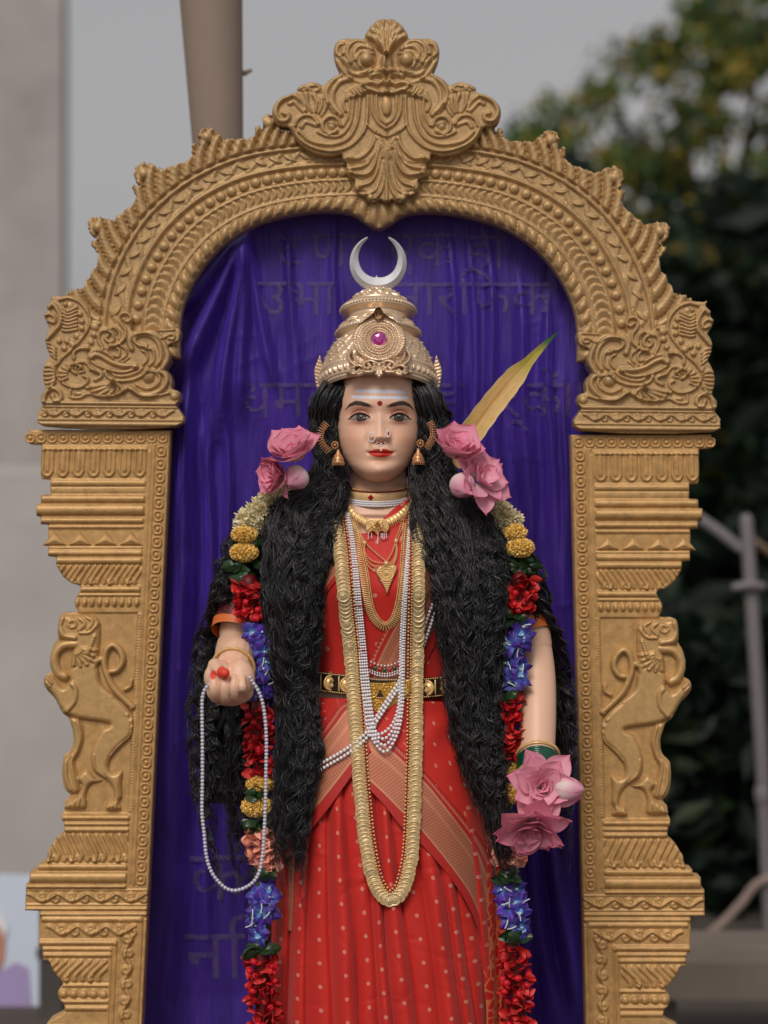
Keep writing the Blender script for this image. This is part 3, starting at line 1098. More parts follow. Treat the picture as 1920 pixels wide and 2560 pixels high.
for k in range(9):
    a = -2.6 - k * .42
    S([(400 + 75 * math.cos(a), 940 - 75 * math.sin(a)), (390 + 150 * math.cos(a), 945 - 130 * math.sin(a))], 15, 7)
S([(410, 760), (410, 690), (480, 640), (580, 640)], 22, 9); S([(430, 800), (540, 800), (600, 860), (680, 920)], 20, 8)
S([(600, 880), (700, 900), (720, 960), (650, 1000)], 24, 8)
S([(60, 1250), (90, 1150), (165, 1100), (245, 1140), (260, 1215), (190, 1235), (165, 1185)], 28, 11)
S([(370, 1120), (370, 1200), (480, 1205), (580, 1160), (700, 1195), (900, 1180), (1050, 1100), (1180, 1180), (1330, 1185), (1500, 1140)], 16, 8)
Bl(470, 1160, 70, 6, 28); Bl(1560, 1180, 50, 8)
S([(1420, 520), (1520, 470), (1560, 490), (1545, 525), (1490, 520)], 14, 7); S([(1200, 425), (1400, 425), (1560, 420)], 12, 6)
yb = lambda v: v / k6 + 740
R.row(yb(1240), yb(1292), 8); R.row(yb(1296), yb(1322), 5); R.row(yb(1440), yb(1472), 6); R.row(yb(1474), yb(1535), 9)
scroll_band(R, 112, 436, yb(1322), yb(1440), 58, 7)
corner = R.build('scroll_corner', A0, 22, 74, GOLD, arch, tilt, edge=3.2)
# mirrored copy on the other side
me2 = corner.data.copy()
co = np.empty(len(me2.vertices) * 3, np.float32); me2.vertices.foreach_get('co', co); co = co.reshape(-1, 3)
lx0 = WL[arch.name][0]
co[:, 0] = -(co[:, 0] + lx0 - (AXC - 960) * K) + (AXC - 960) * K - lx0
dx_m = co[:, 0] + lx0 - (AXC - 960) * K
co[:, 2] -= 2 * TILT * dx_m
me2.vertices.foreach_set('co', co.ravel())
me2.flip_normals(); me2.update()
put('scroll_corner', me2, arch)

# ------------------------------------------------------------------ pillars
k5, k7 = 3.686, 3.770
o5 = [(125, 90), (125, 222), (235, 228), (230, 520), (240, 546), (316, 550), (320, 682), (236, 690), (232, 766), (190, 776), (190, 882), (230, 895), (232, 962), (300, 966), (295, 1256), (370, 1262), (372, 1330)]
o5c = [(372, 1332), (430, 1430), (510, 1500), (592, 1530), (590, 1580), (552, 1640), (545, 1700), (575, 1770)]
o6c = [(500, 122), (440, 120), (400, 160), (385, 300), (390, 342), (340, 430), (320, 550), (330, 655), (278, 690), (260, 740), (275, 812), (370, 920), (430, 1040), (490, 1090), (525, 1200), (530, 1300), (510, 1370), (450, 1430), (435, 1480), (430, 1620), (455, 1730), (500, 1790), (455, 1850), (450, 1920), (425, 1970), (430, 2030), (445, 2050), (445, 2140)]
o7 = [(445, 300), (390, 345), (310, 468), (285, 582), (216, 596), (206, 656), (136, 670), (130, 782), (96, 790), (86, 1040), (220, 1044), (216, 1382), (250, 1390), (256, 1510), (310, 1512)]
o7c = [(350, 1600), (440, 1722), (402, 1790), (402, 1862), (446, 1912), (450, 2000), (312, 2082)]
pl = [(a / k5 + 40, b / k5 + 1050) for a, b in o5]
pl += [tuple(q) for q in catmull([(a / k5 + 40, b / k5 + 1050) for a, b in o5c], 4)]
pl += [tuple(q) for q in catmull([(a / k5 + 40, b / k5 + 1500) for a, b in o6c], 4)]
pl += [(a / k7 + 40, b / k7 + 2000) for a, b in o7]
pl += [tuple(q) for q in catmull([(a / k7 + 40, b / k7 + 2000) for a, b in o7c], 4)]
pl += [(112, 2566), (112, 2640), (60, 2650), (60, 3380)]
inner = lambda y: 427 - 71 * (np.asarray(y, float) - 1083) / 1477.0
uo = np.array([(inner(y) - x, y) for x, y in pl])
UPoly = np.concatenate([[(0, 1076)], uo, [(0, 3380)]])
R = Relief(-2, 1072, 366, 2652, 2.4)
UP = UPoly.copy(); UP[:, 1] = np.minimum(UP[:, 1], 2660)
R.outline(UP)
R.H[:] = 6
X0 = 56
rows = [(1116, 1127, 6), (1199, 1216, 6), (1216, 1234, 2), (1237, 1257, 9), (1260, 1288, 12), (1293, 1309, 8), (1312, 1322, 5), (1365, 1373, 4), (1374, 1390, 8), (1392, 1410, 9), (1464, 1481, 9), (1482, 1491, 5), (2036, 2050, 8), (2053, 2064, 7), (2066, 2080, 7), (2157, 2174, 8), (2178, 2206, 12), (2209, 2220, 8)]
for a, b, h in rows: R.row(a, b, h, X0)
for a, b, h in ((2266, 2275, 6), (2279, 2289, 6)): R.row(a, b, h, 0)
# flutes with rounded ends
for k in range(7):
    c = 72 + 38.5 * k
    R.stroke([(c - 12, 1126), (c - 12, 1178), (c - 7, 1187), (c, 1190), (c + 7, 1187), (c + 12, 1178), (c + 12, 1126)], 4.2, 6, spl=False)
    R.stroke([(c, 1130), (c, 1176)], 6, 5, spl=False)
# two twisted acanthus courses
def acanthus(y0, y1, per, lean, n0, n1, X0=X0):
    keepH = R.H.copy()
    for k in range(n0, n1):
        c = X0 + per * (k + .5)
        dy = y1 - y0
        for d_, h in ((-per * .36, 6), (0, 8), (per * .3, 6)):
            R.stroke([(c + d_ + lean * .5, y0 + 3), (c + d_ + lean * .12, y0 + dy * .35), (c + d_ - lean * .3, y0 + dy * .72), (c + d_ - lean * .25 + 3, y1 - 4)], per * .105, h)
        R.stroke([(c - lean * .35 - 9, y1 - 16), (c - lean * .3 - 6, y1 - 5), (c - lean * .25 + 4, y1 - 3), (c - lean * .2 + 9, y1 - 12)], 3.2, 5)
    R.H = np.where(R.X < X0, keepH, R.H)
acanthus(1412, 1462, 46, -26, 0, 5)
acanthus(2084, 2154, 58, 30, -1, 5)
acanthus(2400, 2452, 60, -44, 0, 4, 92)
# drop beads
for k in range(11):
    R.ball(64 + 18.6 * k, 1506, 7, 8, 11)
# panel recess behind the lion, ribbed strip beside it
m = (R.Y > 1532) & (R.Y < 2034) & (R.X > 62)
R.H[m] -= 5
for yy in np.arange(1536, 2032, 7.0):
    R.ball(56, yy, 5.5, 3.2, 3.6)
# fine beaded lines beside the stud column
for yy in np.arange(1112, 2206, 5.4):
    R.ball(46.5, yy, 3.0, 3.2)
R.stroke([(38, 1112), (38, 2208)], 3, 4, spl=False)
R.stroke([(51, 1128), (51, 2208)], 2.4, 3, spl=False)
# scroll bands of the base
R.row(2222, 2226, 4, 0); R.row(2258, 2263, 4, 0)
scroll_band(R, 6, 300, 2226, 2259, 84, 7)
R.row(2290, 2304, 6, 14, 262)
scroll_band(R, 30, 246, 2306, 2342, 86, 7)
scroll_col(R, 26, 62, 2342, 2648, 86, 7)
R.row(2348, 2362, 7, 74); R.row(2366, 2376, 5, 86); R.row(2380, 2392, 6, 86)
R.stroke([(74, 2354), (74, 2650)], 4, 7, spl=False); R.stroke([(86, 2372), (86, 2650)], 3, 5, spl=False)
R.stroke([(13, 2296), (13, 2650)], 4, 6, spl=False)
for yy in np.arange(2300, 2650, 6.5):
    R.ball(3, yy, 4, 4, 3.2); R.ball(66, yy, 2.6, 2.6)
R.row(2458, 2466, 5, 88)
for k in range(5): R.ball(100 + 25 * k, 2484, 11, 9)
R.row(2496, 2508, 7, 88); R.row(2512, 2526, 6, 88); R.row(2560, 2600, 8, 88)
pil_H, pil_R = R.H.copy(), R

# lion plaque: traced figure in relief
def z6p(p):
    p = np.asarray(p, float)
    y = p[:, 1] / 3.686 + 1500
    x = p[:, 0] / 3.686 + 40
    return np.stack([inner(y) - x, y], -1)
L = Relief(0, 1528, 300, 2026, 1.5)
parts_ = dict(
    torso=[(500, 640), (600, 560), (700, 540), (765, 640), (790, 760), (900, 870), (1020, 980), (1085, 1090), (1070, 1240), (980, 1330), (890, 1430), (860, 1530), (900, 1590), (985, 1572), (975, 1700), (980, 1800), (955, 1860), (968, 1925), (830, 1930), (850, 1865), (905, 1830), (885, 1720), (820, 1640), (730, 1590), (690, 1500), (700, 1380), (760, 1230), (800, 1180), (860, 1135), (600, 1095), (490, 1060), (440, 1050), (420, 990), (500, 900), (500, 760)],
    leg=[(560, 1640), (650, 1560), (740, 1640), (800, 1660), (690, 1700), (650, 1790), (640, 1915), (455, 1918), (480, 1860), (560, 1800), (610, 1710)],
    drape=[(500, 1090), (600, 1105), (632, 1250), (600, 1380), (550, 1480), (570, 1600), (590, 1750), (500, 1785), (440, 1700), (432, 1500), (520, 1400), (535, 1250)],
    paw=[(268, 705), (320, 690), (385, 745), (440, 800), (500, 740), (570, 730), (600, 800), (585, 950), (490, 1055), (420, 1010), (340, 870), (265, 790)],
    head=[(402, 170), (440, 124), (540, 142), (640, 130), (720, 142), (776, 200), (778, 380), (740, 560), (620, 620), (520, 640), (510, 520), (540, 400), (430, 370), (390, 330)])
sdf_u = np.full(L.X.shape, -99.0)
for nm, p in parts_.items():
    q = catmull(z6p(p), 4, True)
    sdf_u = np.maximum(sdf_u, poly_sdf(L.X, L.Y, q))
    hh = {'torso': 17, 'leg': 15, 'drape': 11, 'paw': 18, 'head': 17}[nm]
    L.fill(z6p(p), 13, hh)
def SL(p, w, h, cut=True):
    global sdf_u
    q = catmull(z6p(p), 6)
    L.stroke(z6p(p), w / 3.686, h, mode=4)
    d, _ = seg_dist(L.X, L.Y, q)
    if cut: sdf_u = np.maximum(sdf_u, w / 3.686 - d)
SL([(560, 400), (440, 415), (370, 490), (362, 590), (400, 670), (450, 700)], 44, 15)
SL([(1080, 980), (960, 870), (880, 770), (830, 650), (815, 560), (840, 455), (900, 412), (965, 470), (985, 560), (935, 640), (880, 655)], 32, 14)
SL([(880, 900), (760, 800), (715, 680), (735, 570), (790, 540)], 34, 13)
SL([(1010, 820), (1055, 790), (1062, 740)], 22, 9)
def SA(p, w, h): L.stroke(z6p(p), w / 3.686, h)
SA([(545, 345), (455, 325), (405, 245), (430, 165)], 30, 7)
SA([(580, 150), (640, 215), (590, 270)], 20, 6); SA([(650, 145), (715, 195), (670, 265)], 18, 6); SA([(600, 300), (690, 290), (760, 215)], 18, 6)
SA([(500, 200), (540, 180), (560, 230), (520, 250), (490, 225)], 16, 5)
for k in range(6):
    a = .2 + k * .33
    SA([(560 + 60 * math.cos(a), 430 + 60 * math.sin(a)), (575 + 120 * math.cos(a), 430 + 120 * math.sin(a)), (590 + 190 * math.cos(a), 430 + 170 * math.sin(a))], 20, 6)
for k in range(8):
    q = z6p([(730 - 8 * k, 330 + 22 * k)])[0]; L.ball(q[0], q[1], 6, 4)
SA([(520, 760), (560, 820), (545, 930), (480, 1010)], 26, 6)
SA([(300, 720), (340, 760)], 14, 5); SA([(285, 750), (320, 790)], 12, 4)
for k in range(3):
    SA([(500 + 45 * k, 1830), (490 + 45 * k, 1890)], 16, 5); SA([(865 + 34 * k, 1860), (855 + 34 * k, 1910)], 13, 4)
SA([(570, 1110), (600, 1250), (570, 1380), (520, 1480), (540, 1640), (560, 1750)], 16, 6)
SA([(510, 1420), (470, 1480), (470, 1640), (510, 1740)], 18, 6)
SA([(1060, 1000), (1080, 1120), (1060, 1250), (960, 1340), (880, 1430)], 12, 4)
SA([(720, 1420), (740, 1540), (820, 1630)], 12, 4)
for (x, y) in ((1040, 1050), (1070, 1110), (1080, 1170)):
    q = z6p([(x, y)])[0]; L.ball(q[0], q[1], 6, 3)
L.sdf = sdf_u

octo = []
sh = [(14.2, 0), (14.2, 4.5), (12.6, 6), (10.2, 5.6), (9.0, 1.5), (7.2, 1.2), (6.8, 3.5), (4.6, 6.6), (2.2, 8), (0.01, 8.3)]
sV, sF = lathe(sh, 12)
aa = np.arctan2(sV[:, 2], sV[:, 0]); rr_ = np.hypot(sV[:, 0], sV[:, 2]) / K
sup = 1 / np.maximum(np.abs(np.cos(aa)) ** 4 + np.abs(np.sin(aa)) ** 4, 1e-6) ** .25
fac = np.where(rr_ > 8, np.minimum(sup, 1.14), 1)
sV[:, 0] *= fac * .88; sV[:, 2] *= fac
stud_me = meshdata('stud', sV, sF, GOLD_PLAIN)
ros_me = meshdata('rosette', sV * [1.02, .8, .88], sF, GOLD_PLAIN)
tw, th = 31.5, 19.5
tV = np.array([[-tw, 0, -th], [tw, 0, -th], [0, 0, th], [-tw + 9, -7, -th + 5], [tw - 9, -7, -th + 5], [0, -7, th - 9], [0, -11, -th * .25]]) * K
tF = np.array([[0, 1, 4], [0, 4, 3], [1, 2, 5], [1, 5, 4], [2, 0, 3], [2, 3, 5], [3, 4, 6], [4, 5, 6], [5, 3, 6]])
tooth_me = meshdata('pyramid', tV, tF, GOLD_PLAIN, smooth=False)


def pillar(right):
    inR = lambda y: 1427 + 37 * (np.asarray(y, float) - 1094) / 1466.0
    if right:
        warp = lambda U, Y: (inR(Y + 12) + U * .993, Y + np.interp(Y, [1083, 2500], [11, 15]))
    else:
        warp = lambda U, Y: (inner(Y) - U, Y)
    side = 'right' if right else 'left'
    b = A0.P(*warp(np.array(160.), np.array(3360.)), 0); b[2] = 0
    lab = ('carved gold pillar on the viewer\'s right with a rearing lion, beside the dark hedge' if right else
           'carved gold pillar on the viewer\'s left with a rearing lion, beside the pale sky and poster')
    t = thing('carved_pillar', lab, 'pillar', b, 'carved gold pillars under the arch')
    pil_R.H = pil_H.copy()
    body = pil_R.build('shaft', A0, 0, 60, GOLD_PLAIN, t, warp, edge=3.2)
    if not right:
        body.data.flip_normals()
    li = L.build('lion_relief', A0, 0, 3, GOLD_LION, t, warp, edge=0)
    if not right:
        li.data.flip_normals()
    # plain lower plinth reaching the ground
    V, F = bx(0, 1, 0, 1, 0, 1)
    pts = []
    for z_, u0, u1 in ((2648, -2, 314), (3385, -2, 314)):
        for u_ in (u0, u1):
            for ff in (8, -58):
                x, y = warp(np.array(float(u_)), np.array(float(z_)))
                pts.append(A0.P(x, y, ff))
    pts = np.array(pts); pts[4:, 2] = 0
    mesh('plinth', pts, np.array([[0, 1, 3, 2], [4, 6, 7, 5], [0, 4, 5, 1], [2, 3, 7, 6], [0, 2, 6, 4], [1, 5, 7, 3]]), GOLD_PLAIN, t, smooth=False)
    for k in range(34):
        yy = 1128 + 32.4 * k
        if yy > 2204: break
        x, y = warp(np.array(21.0), np.array(yy))
        put('stud', stud_me, t, Matrix.Translation(Vector(A0.P(x, y, 5))))
    for k in range(13):
        x, y = warp(np.array(19 + 27.6 * k), np.array(1095.0))
        put('rosette', ros_me, t, Matrix.Translation(Vector(A0.P(x, y, 5))))
    for k in range(4):
        x, y = warp(np.array(86 + 63.5 * k), np.array(1345.0))
        put('pyramid', tooth_me, t, Matrix.Translation(Vector(A0.P(x, y, 5.5))))
    return t


pillar(False)
pillar(True)

# ------------------------------------------------------------------ velvet backdrop
M_velvet = pm('purple_velvet', lin(66, 42, 138), 0.5, spec=0.3, var=(5, 0.34), sheen=1.0, sheen_tint=lin(118, 84, 255), bump=(150, .35, .0015))
_n = M_velvet.node_tree
for _tx in [q for q in _n.nodes if q.type == 'TEX_NOISE']:           # crushed pile: marks drawn out along the hang of the cloth
    _mp = _n.nodes.new('ShaderNodeMapping')
    _mp.inputs['Scale'].default_value = (1.0, 1.0, .10) if _tx.inputs['Scale'].default_value > 50 else (7.0, 7.0, .9)
    _n.links.new(_tx.inputs['Vector'].links[0].from_socket, _mp.inputs['Vector'])
    _n.links.new(_mp.outputs[0], _tx.inputs['Vector'])
for _b in [q for q in _n.nodes if q.type == 'BUMP']:
    _b.inputs['Strength'].default_value = .7
    _b.inputs['Distance'].default_value = .004
xs = np.arange(296, 1548, 5.0)
ys = np.concatenate([np.arange(500, 2600, 7.0), np.arange(2600, 3376, 40.0)])
VX, VY = np.meshgrid(xs, ys)
rf = np.random.default_rng(44)
folds = [((598, 585), (470, 900), 26, 26), ((604, 590), (545, 1050), 20, 24), ((610, 590), (600, 1000), 16, 16), ((590, 590), (455, 760), 18, 16), ((618, 590), (675, 930), 14, 12),
         ((470, 900), (430, 2000), 26, 20), ((520, 1000), (500, 2300), 18, 14), ((455, 1000), (400, 2500), 30, 16), ((560, 1050), (560, 1600), 16, 10),
         ((1130, 600), (1160, 1500), 16, 12), ((1225, 620), (1255, 1500), 18, 12), ((1300, 700), (1335, 1400), 22, 14), ((1370, 760), (1400, 1500), 20, 16), ((1180, 600), (1200, 1300), 14, 8),
         ((1420, 1000), (1430, 2300), 20, 14), ((1330, 2050), (1400, 2620), 26, 26), ((1375, 2000), (1450, 2560), 20, 22), ((1300, 2050), (1345, 2620), 20, 18), ((840, 540), (830, 900), 14, 6), ((720, 560), (735, 1000), 16, 8)]
DF = np.zeros(VX.shape)
for (x0, y0), (x1, y1), w, a in folds:
    tpar = np.clip((VY - y0) / (y1 - y0), -.15, 1.25)
    xc = x0 + (x1 - x0) * tpar + 5 * np.sin(VY / 90.0 + x0)
    env = sst(tpar, -.1, .15) * (1 - sst(tpar, .85, 1.22))
    ww = w * (.55 + .6 * np.clip(tpar, 0, 1))
    DF += 2.6 * a * env * np.exp(-((VX - xc) / ww) ** 2)
for _ in range(120):
    x0 = rf.uniform(360, 1470); y0 = rf.uniform(520, 2300); ln = rf.uniform(120, 500); sl = rf.normal() * .12
    w = rf.uniform(5, 15); a = rf.uniform(2, 9) * rf.choice([-1, 1])
    tpar = (VY - y0) / ln
    DF += a * sst(tpar, 0, .3) * (1 - sst(tpar, .7, 1)) * np.exp(-((VX - x0 - sl * (VY - y0)) / w) ** 2)
for _ in range(46):
    x0 = rf.uniform(420, 1430); y0 = rf.uniform(560, 1900); an = rf.uniform(-.6, .6); ln = rf.uniform(30, 90)
    uu = (VX - x0) * math.cos(an) + (VY - y0) * math.sin(an); vv = -(VX - x0) * math.sin(an) + (VY - y0) * math.cos(an)
    DF += rf.uniform(1, 3.4) * np.exp(-(uu / ln) ** 2 - (vv / 6) ** 2)
CL_F = -98.0
float_or = lambda y: np.clip((np.asarray(y, float) - 950) / 1600.0, 0, 1)      # lower cloth shaped to sit further back, which puts it in deeper shade
def cloth_f(x, y):
    i = np.clip(np.searchsorted(ys, y), 0, len(ys) - 1); j = np.clip(np.searchsorted(xs, x), 0, len(xs) - 1)
    return CL_F + DF[i, j] - 190 * float_or(y)
cloth = thing('velvet_backdrop', 'crushed purple velvet cloth with faint Devanagari lettering hung inside the arch', 'backdrop cloth', A0.P(915, 3376, CL_F))
V = A0.P(VX, VY, CL_F + DF - 190 * float_or(VY))
Fc = gridF(*VX.shape)
out_ = ((VY < 900) & (((VX - 947) / 585) ** 2 + ((VY - 900) / 425) ** 2 > 1)).ravel()
mesh('cloth', V, Fc[~out_[Fc].any(1)], M_velvet, cloth)
M_print = pm('faded_print', lin(120, 104, 140), 0.8, var=(90, .35))
nt, b_ = M_print.node_tree, M_print.node_tree.nodes['Principled BSDF']
b_.inputs['Alpha'].default_value = 0.34


def lettering(txt, x, y, size):
    c = bpy.data.curves.new('lettering', 'FONT')
    c.body = txt
    c.size = 1.0
    c.resolution_u = 3
    o = bpy.data.objects.new('tmp', c)
    COL.objects.link(o)
    me = o.to_mesh()
    bm = bmesh.new(); bm.from_mesh(me)
    bmesh.ops.triangulate(bm, faces=bm.faces[:])
    bmesh.ops.subdivide_edges(bm, edges=[e for e in bm.edges if e.calc_length() > .12], cuts=3, use_grid_fill=True)
    bmesh.ops.triangulate(bm, faces=bm.faces[:])
    co = np.array([v.co[:] for v in bm.verts]); bm.verts.index_update()
    F = np.array([[v.index for v in f.verts] for f in bm.faces])
    bm.free(); o.to_mesh_clear(); bpy.data.objects.remove(o); bpy.data.curves.remove(c)
    X = x + co[:, 0] * size; Y = y - co[:, 1] * size
    mesh('lettering', A0.P(X, Y, cloth_f(X, Y) + 3.0), F, M_print, cloth, smooth=False)


lettering('\u0923\u093e', 772, 655, 132)
lettering('\u090f\u0915', 968, 655, 132)
lettering('\u0939\u0940', 1165, 660, 132)
lettering('\u091f', 690, 655, 120)
lettering('\u0909\u092d\u093e', 640, 778, 132)
lettering('\u0928\u093e\u0930\u093f\u092b\u0915', 985, 780, 132)
lettering('\u0927\u092e\u0935', 590, 1040, 140)
lettering('\u0939', 1085, 1040, 140)
lettering('\u0930\u094d\u0915\u0947\u0902', 1250, 1040, 140)
lettering('\u0965', 1395, 1040, 140)
lettering('\u0915', 455, 2290, 190)
lettering('\u0928\u093f', 440, 2500, 190)
# ------------------------------------------------------------------ statue: shape functions shared by body, cloth and jewels
S = S0
def tab(rows, sig=16):
    """Table lookup with the corners between rows rounded off."""
    a = np.array(rows, float)
    g = np.arange(a[0, 0], a[-1, 0] + 1, 1.0)
    ker = np.exp(-(np.arange(-3 * sig, 3 * sig + 1) / sig) ** 2 / 2); ker /= ker.sum()
    cols = [np.convolve(np.pad(np.interp(g, a[:, 0], a[:, k]), 3 * sig, mode='reflect', reflect_type='odd'), ker, 'valid') for k in range(1, a.shape[1])]
    return lambda y, k: np.interp(y, g, cols[k - 1])

# torso and skirt envelope: y, centre x, half width, front depth, axis depth
TB = tab([(1150, 944, 72, 322, 240), (1215, 945, 76, 322, 240), (1250, 945, 92, 328, 240), (1285, 945, 150, 338, 235), (1330, 945, 215, 356, 230), (1400, 945, 232, 388, 225),
          (1470, 945, 218, 404, 225), (1560, 945, 196, 392, 230), (1640, 945, 186, 374, 235), (1710, 947, 192, 366, 235), (1780, 950, 214, 376, 235), (1880, 955, 246, 396, 235),
          (2000, 958, 268, 410, 230), (2150, 962, 276, 418, 225), (2400, 964, 280, 424, 220), (3000, 964, 292, 440, 210), (3380, 964, 300, 446, 205)])


def front(x, y):
    """Depth of the clothed body's front at layout point x, y."""
    x, y = np.broadcast_arrays(np.asarray(x, float), np.asarray(y, float))
    cx, w, fc, fb = TB(y, 1), TB(y, 2), TB(y, 3), TB(y, 4)
    q = np.clip((x - cx) / w, -1, 1)
    f = fb + (fc - fb) * np.sqrt(np.clip(1 - np.abs(q) ** 2.4, 0, 1))
    for bx_ in (862, 1030):
        f = f + 30 * np.exp(-((x - bx_) / 62) ** 2 - ((y - 1462) / 74) ** 2)
    return f


# ------------------------------------------------------------------ head with painted face
HX = 946.0
hw = tab([(880, 92), (945, 99), (1000, 105), (1040, 107.5), (1070, 107.5), (1095, 104.5), (1115, 99), (1135, 92), (1150, 84.5), (1163, 76), (1175, 64.5), (1186, 52), (1195, 38.5), (1202, 23), (1206, 10), (1207, 1)], 1)
hf = tab([(880, 384), (945, 397), (980, 404), (1005, 407), (1030, 404), (1060, 402), (1100, 405), (1130, 407), (1150, 403), (1172, 405), (1185, 400), (1195, 390), (1202, 375), (1206, 352), (1207, 335)], 5)
hs = tab([(880, 290), (1000, 288), (1070, 292), (1120, 302), (1160, 312), (1190, 320), (1207, 326)], 10)


def g2(x, y, cx, cy, sx, sy):
    return np.exp(-((x - cx) / sx) ** 2 - ((y - cy) / sy) ** 2)


EYES = ((900.5, 874, 926.5, 903.6, 1045.2), (999, 1024.5, 973.5, 997, 1044.3))   # centre, outer corner, inner corner, iris x, iris y


def eye_curves(e, x):
    """Upper and lower lid lines of an eye at x."""
    cx, xo, xi, _, iy = e
    u = np.clip((x - xo) / (xi - xo), 0, 1)                       # 0 outer corner .. 1 inner corner
    yc = 1049.3 * (1 - u) + 1047.2 * u
    up = yc - 12.3 * np.sin(np.pi * u ** .92) ** .8
    lo = yc + 7.2 * np.sin(np.pi * u ** 1.05) ** .9
    return up, lo, u


def face_f(x, y):
    """Extra relief of the features over the plain head."""
    d = 0 * x
    # nose
    yn = np.clip((y - 1030) / (1094 - 1030), 0, 1)
    ridge = (3 + 14 * yn ** 1.25) * np.where(y > 1093, np.clip(1 - ((y - 1093) / 19) ** 2, 0, 1), 1) * np.where(y < 1040, np.clip((y - 1012) / 28, 0, 1), 1)
    wn = 9.5 + 6.5 * yn ** 2
    d += ridge * np.exp(-(np.abs(x - 949.5) / wn) ** 2.0)
    d += 5 * g2(x, y, 950, 1092, 12, 10)
    for s_ in (-1, 1):
        d += 7.0 * g2(x, y, 949.5 + s_ * 18.5, 1095, 9.5, 9.5) 
        d -= 3.5 * g2(x, y, 949.5 + s_ * 9.5, 1107.0, 6, 3.2)
        d -= 4.5 * g2(x, y, 949.5 + s_ * 31, 1098, 6, 14)
        # sockets, brow, lids, cheeks
        ex = 949 + s_ * 49
        d -= 7.5 * g2(x, y, 949 + s_ * 44, 1036, 30, 14)
        d += 2.5 * g2(x, y, ex, 1014, 34, 9)
        d += 8.0 * g2(x, y, ex, 1046, 24, 14)
        d += 7 * g2(x, y, 949 + s_ * 60, 1100, 27, 28)
    # mouth
    d += 5.0 * g2(x, y, 952, 1126, 25, 10) + 6.0 * g2(x, y, 952, 1140.5, 19, 6.2)
    ml = 1134.5 - 1.6 * np.exp(-((x - 952) / 9) ** 2) - .0026 * (x - 952) ** 2
    d -= 2.4 * np.exp(-((y - ml) / 1.9) ** 2) * np.exp(-((x - 952) / 29) ** 4)
    d -= 3.5 * (g2(x, y, 921, 1133, 6, 5) + g2(x, y, 983, 1133, 6, 5))
    d -= 2.2 * g2(x, y, 951, 1115, 4.5, 6)
    d -= 4.0 * g2(x, y, 951, 1154, 24, 7)
    d += 8 * g2(x, y, 950, 1176, 25, 16) - .8 * g2(x, y, 949, 1174, 2.4, 2.4)
    for e in EYES:
        up, lo, u = eye_curves(e, x)
        w = 4 * u * (1 - u)
        inside = np.clip((y - up + .4) / 1.6, 0, 1) * np.clip((lo - y + .4) / 1.6, 0, 1) * np.clip(w * 12, 0, 1)
        d -= 3.6 * inside
        d += 2.0 * np.exp(-((y - up + 2.2) / 2.0) ** 2) * np.clip(w * 3, 0, 1) * (x > min(e[1], e[2]) - 4) * (x < max(e[1], e[2]) + 4)
        cr = up - 7.5 - 1.5 * w
        d -= 1.8 * np.exp(-((y - cr) / 1.3) ** 2) * np.clip(w * 3, 0, 1)
        d += 1.0 * np.exp(-((y - lo - 1.6) / 1.5) ** 2) * np.clip(w * 3, 0, 1)
    return d


def cm(c, n, m):
    m = np.clip(m, 0, 1)[..., None]
    return c * (1 - m) + n * m


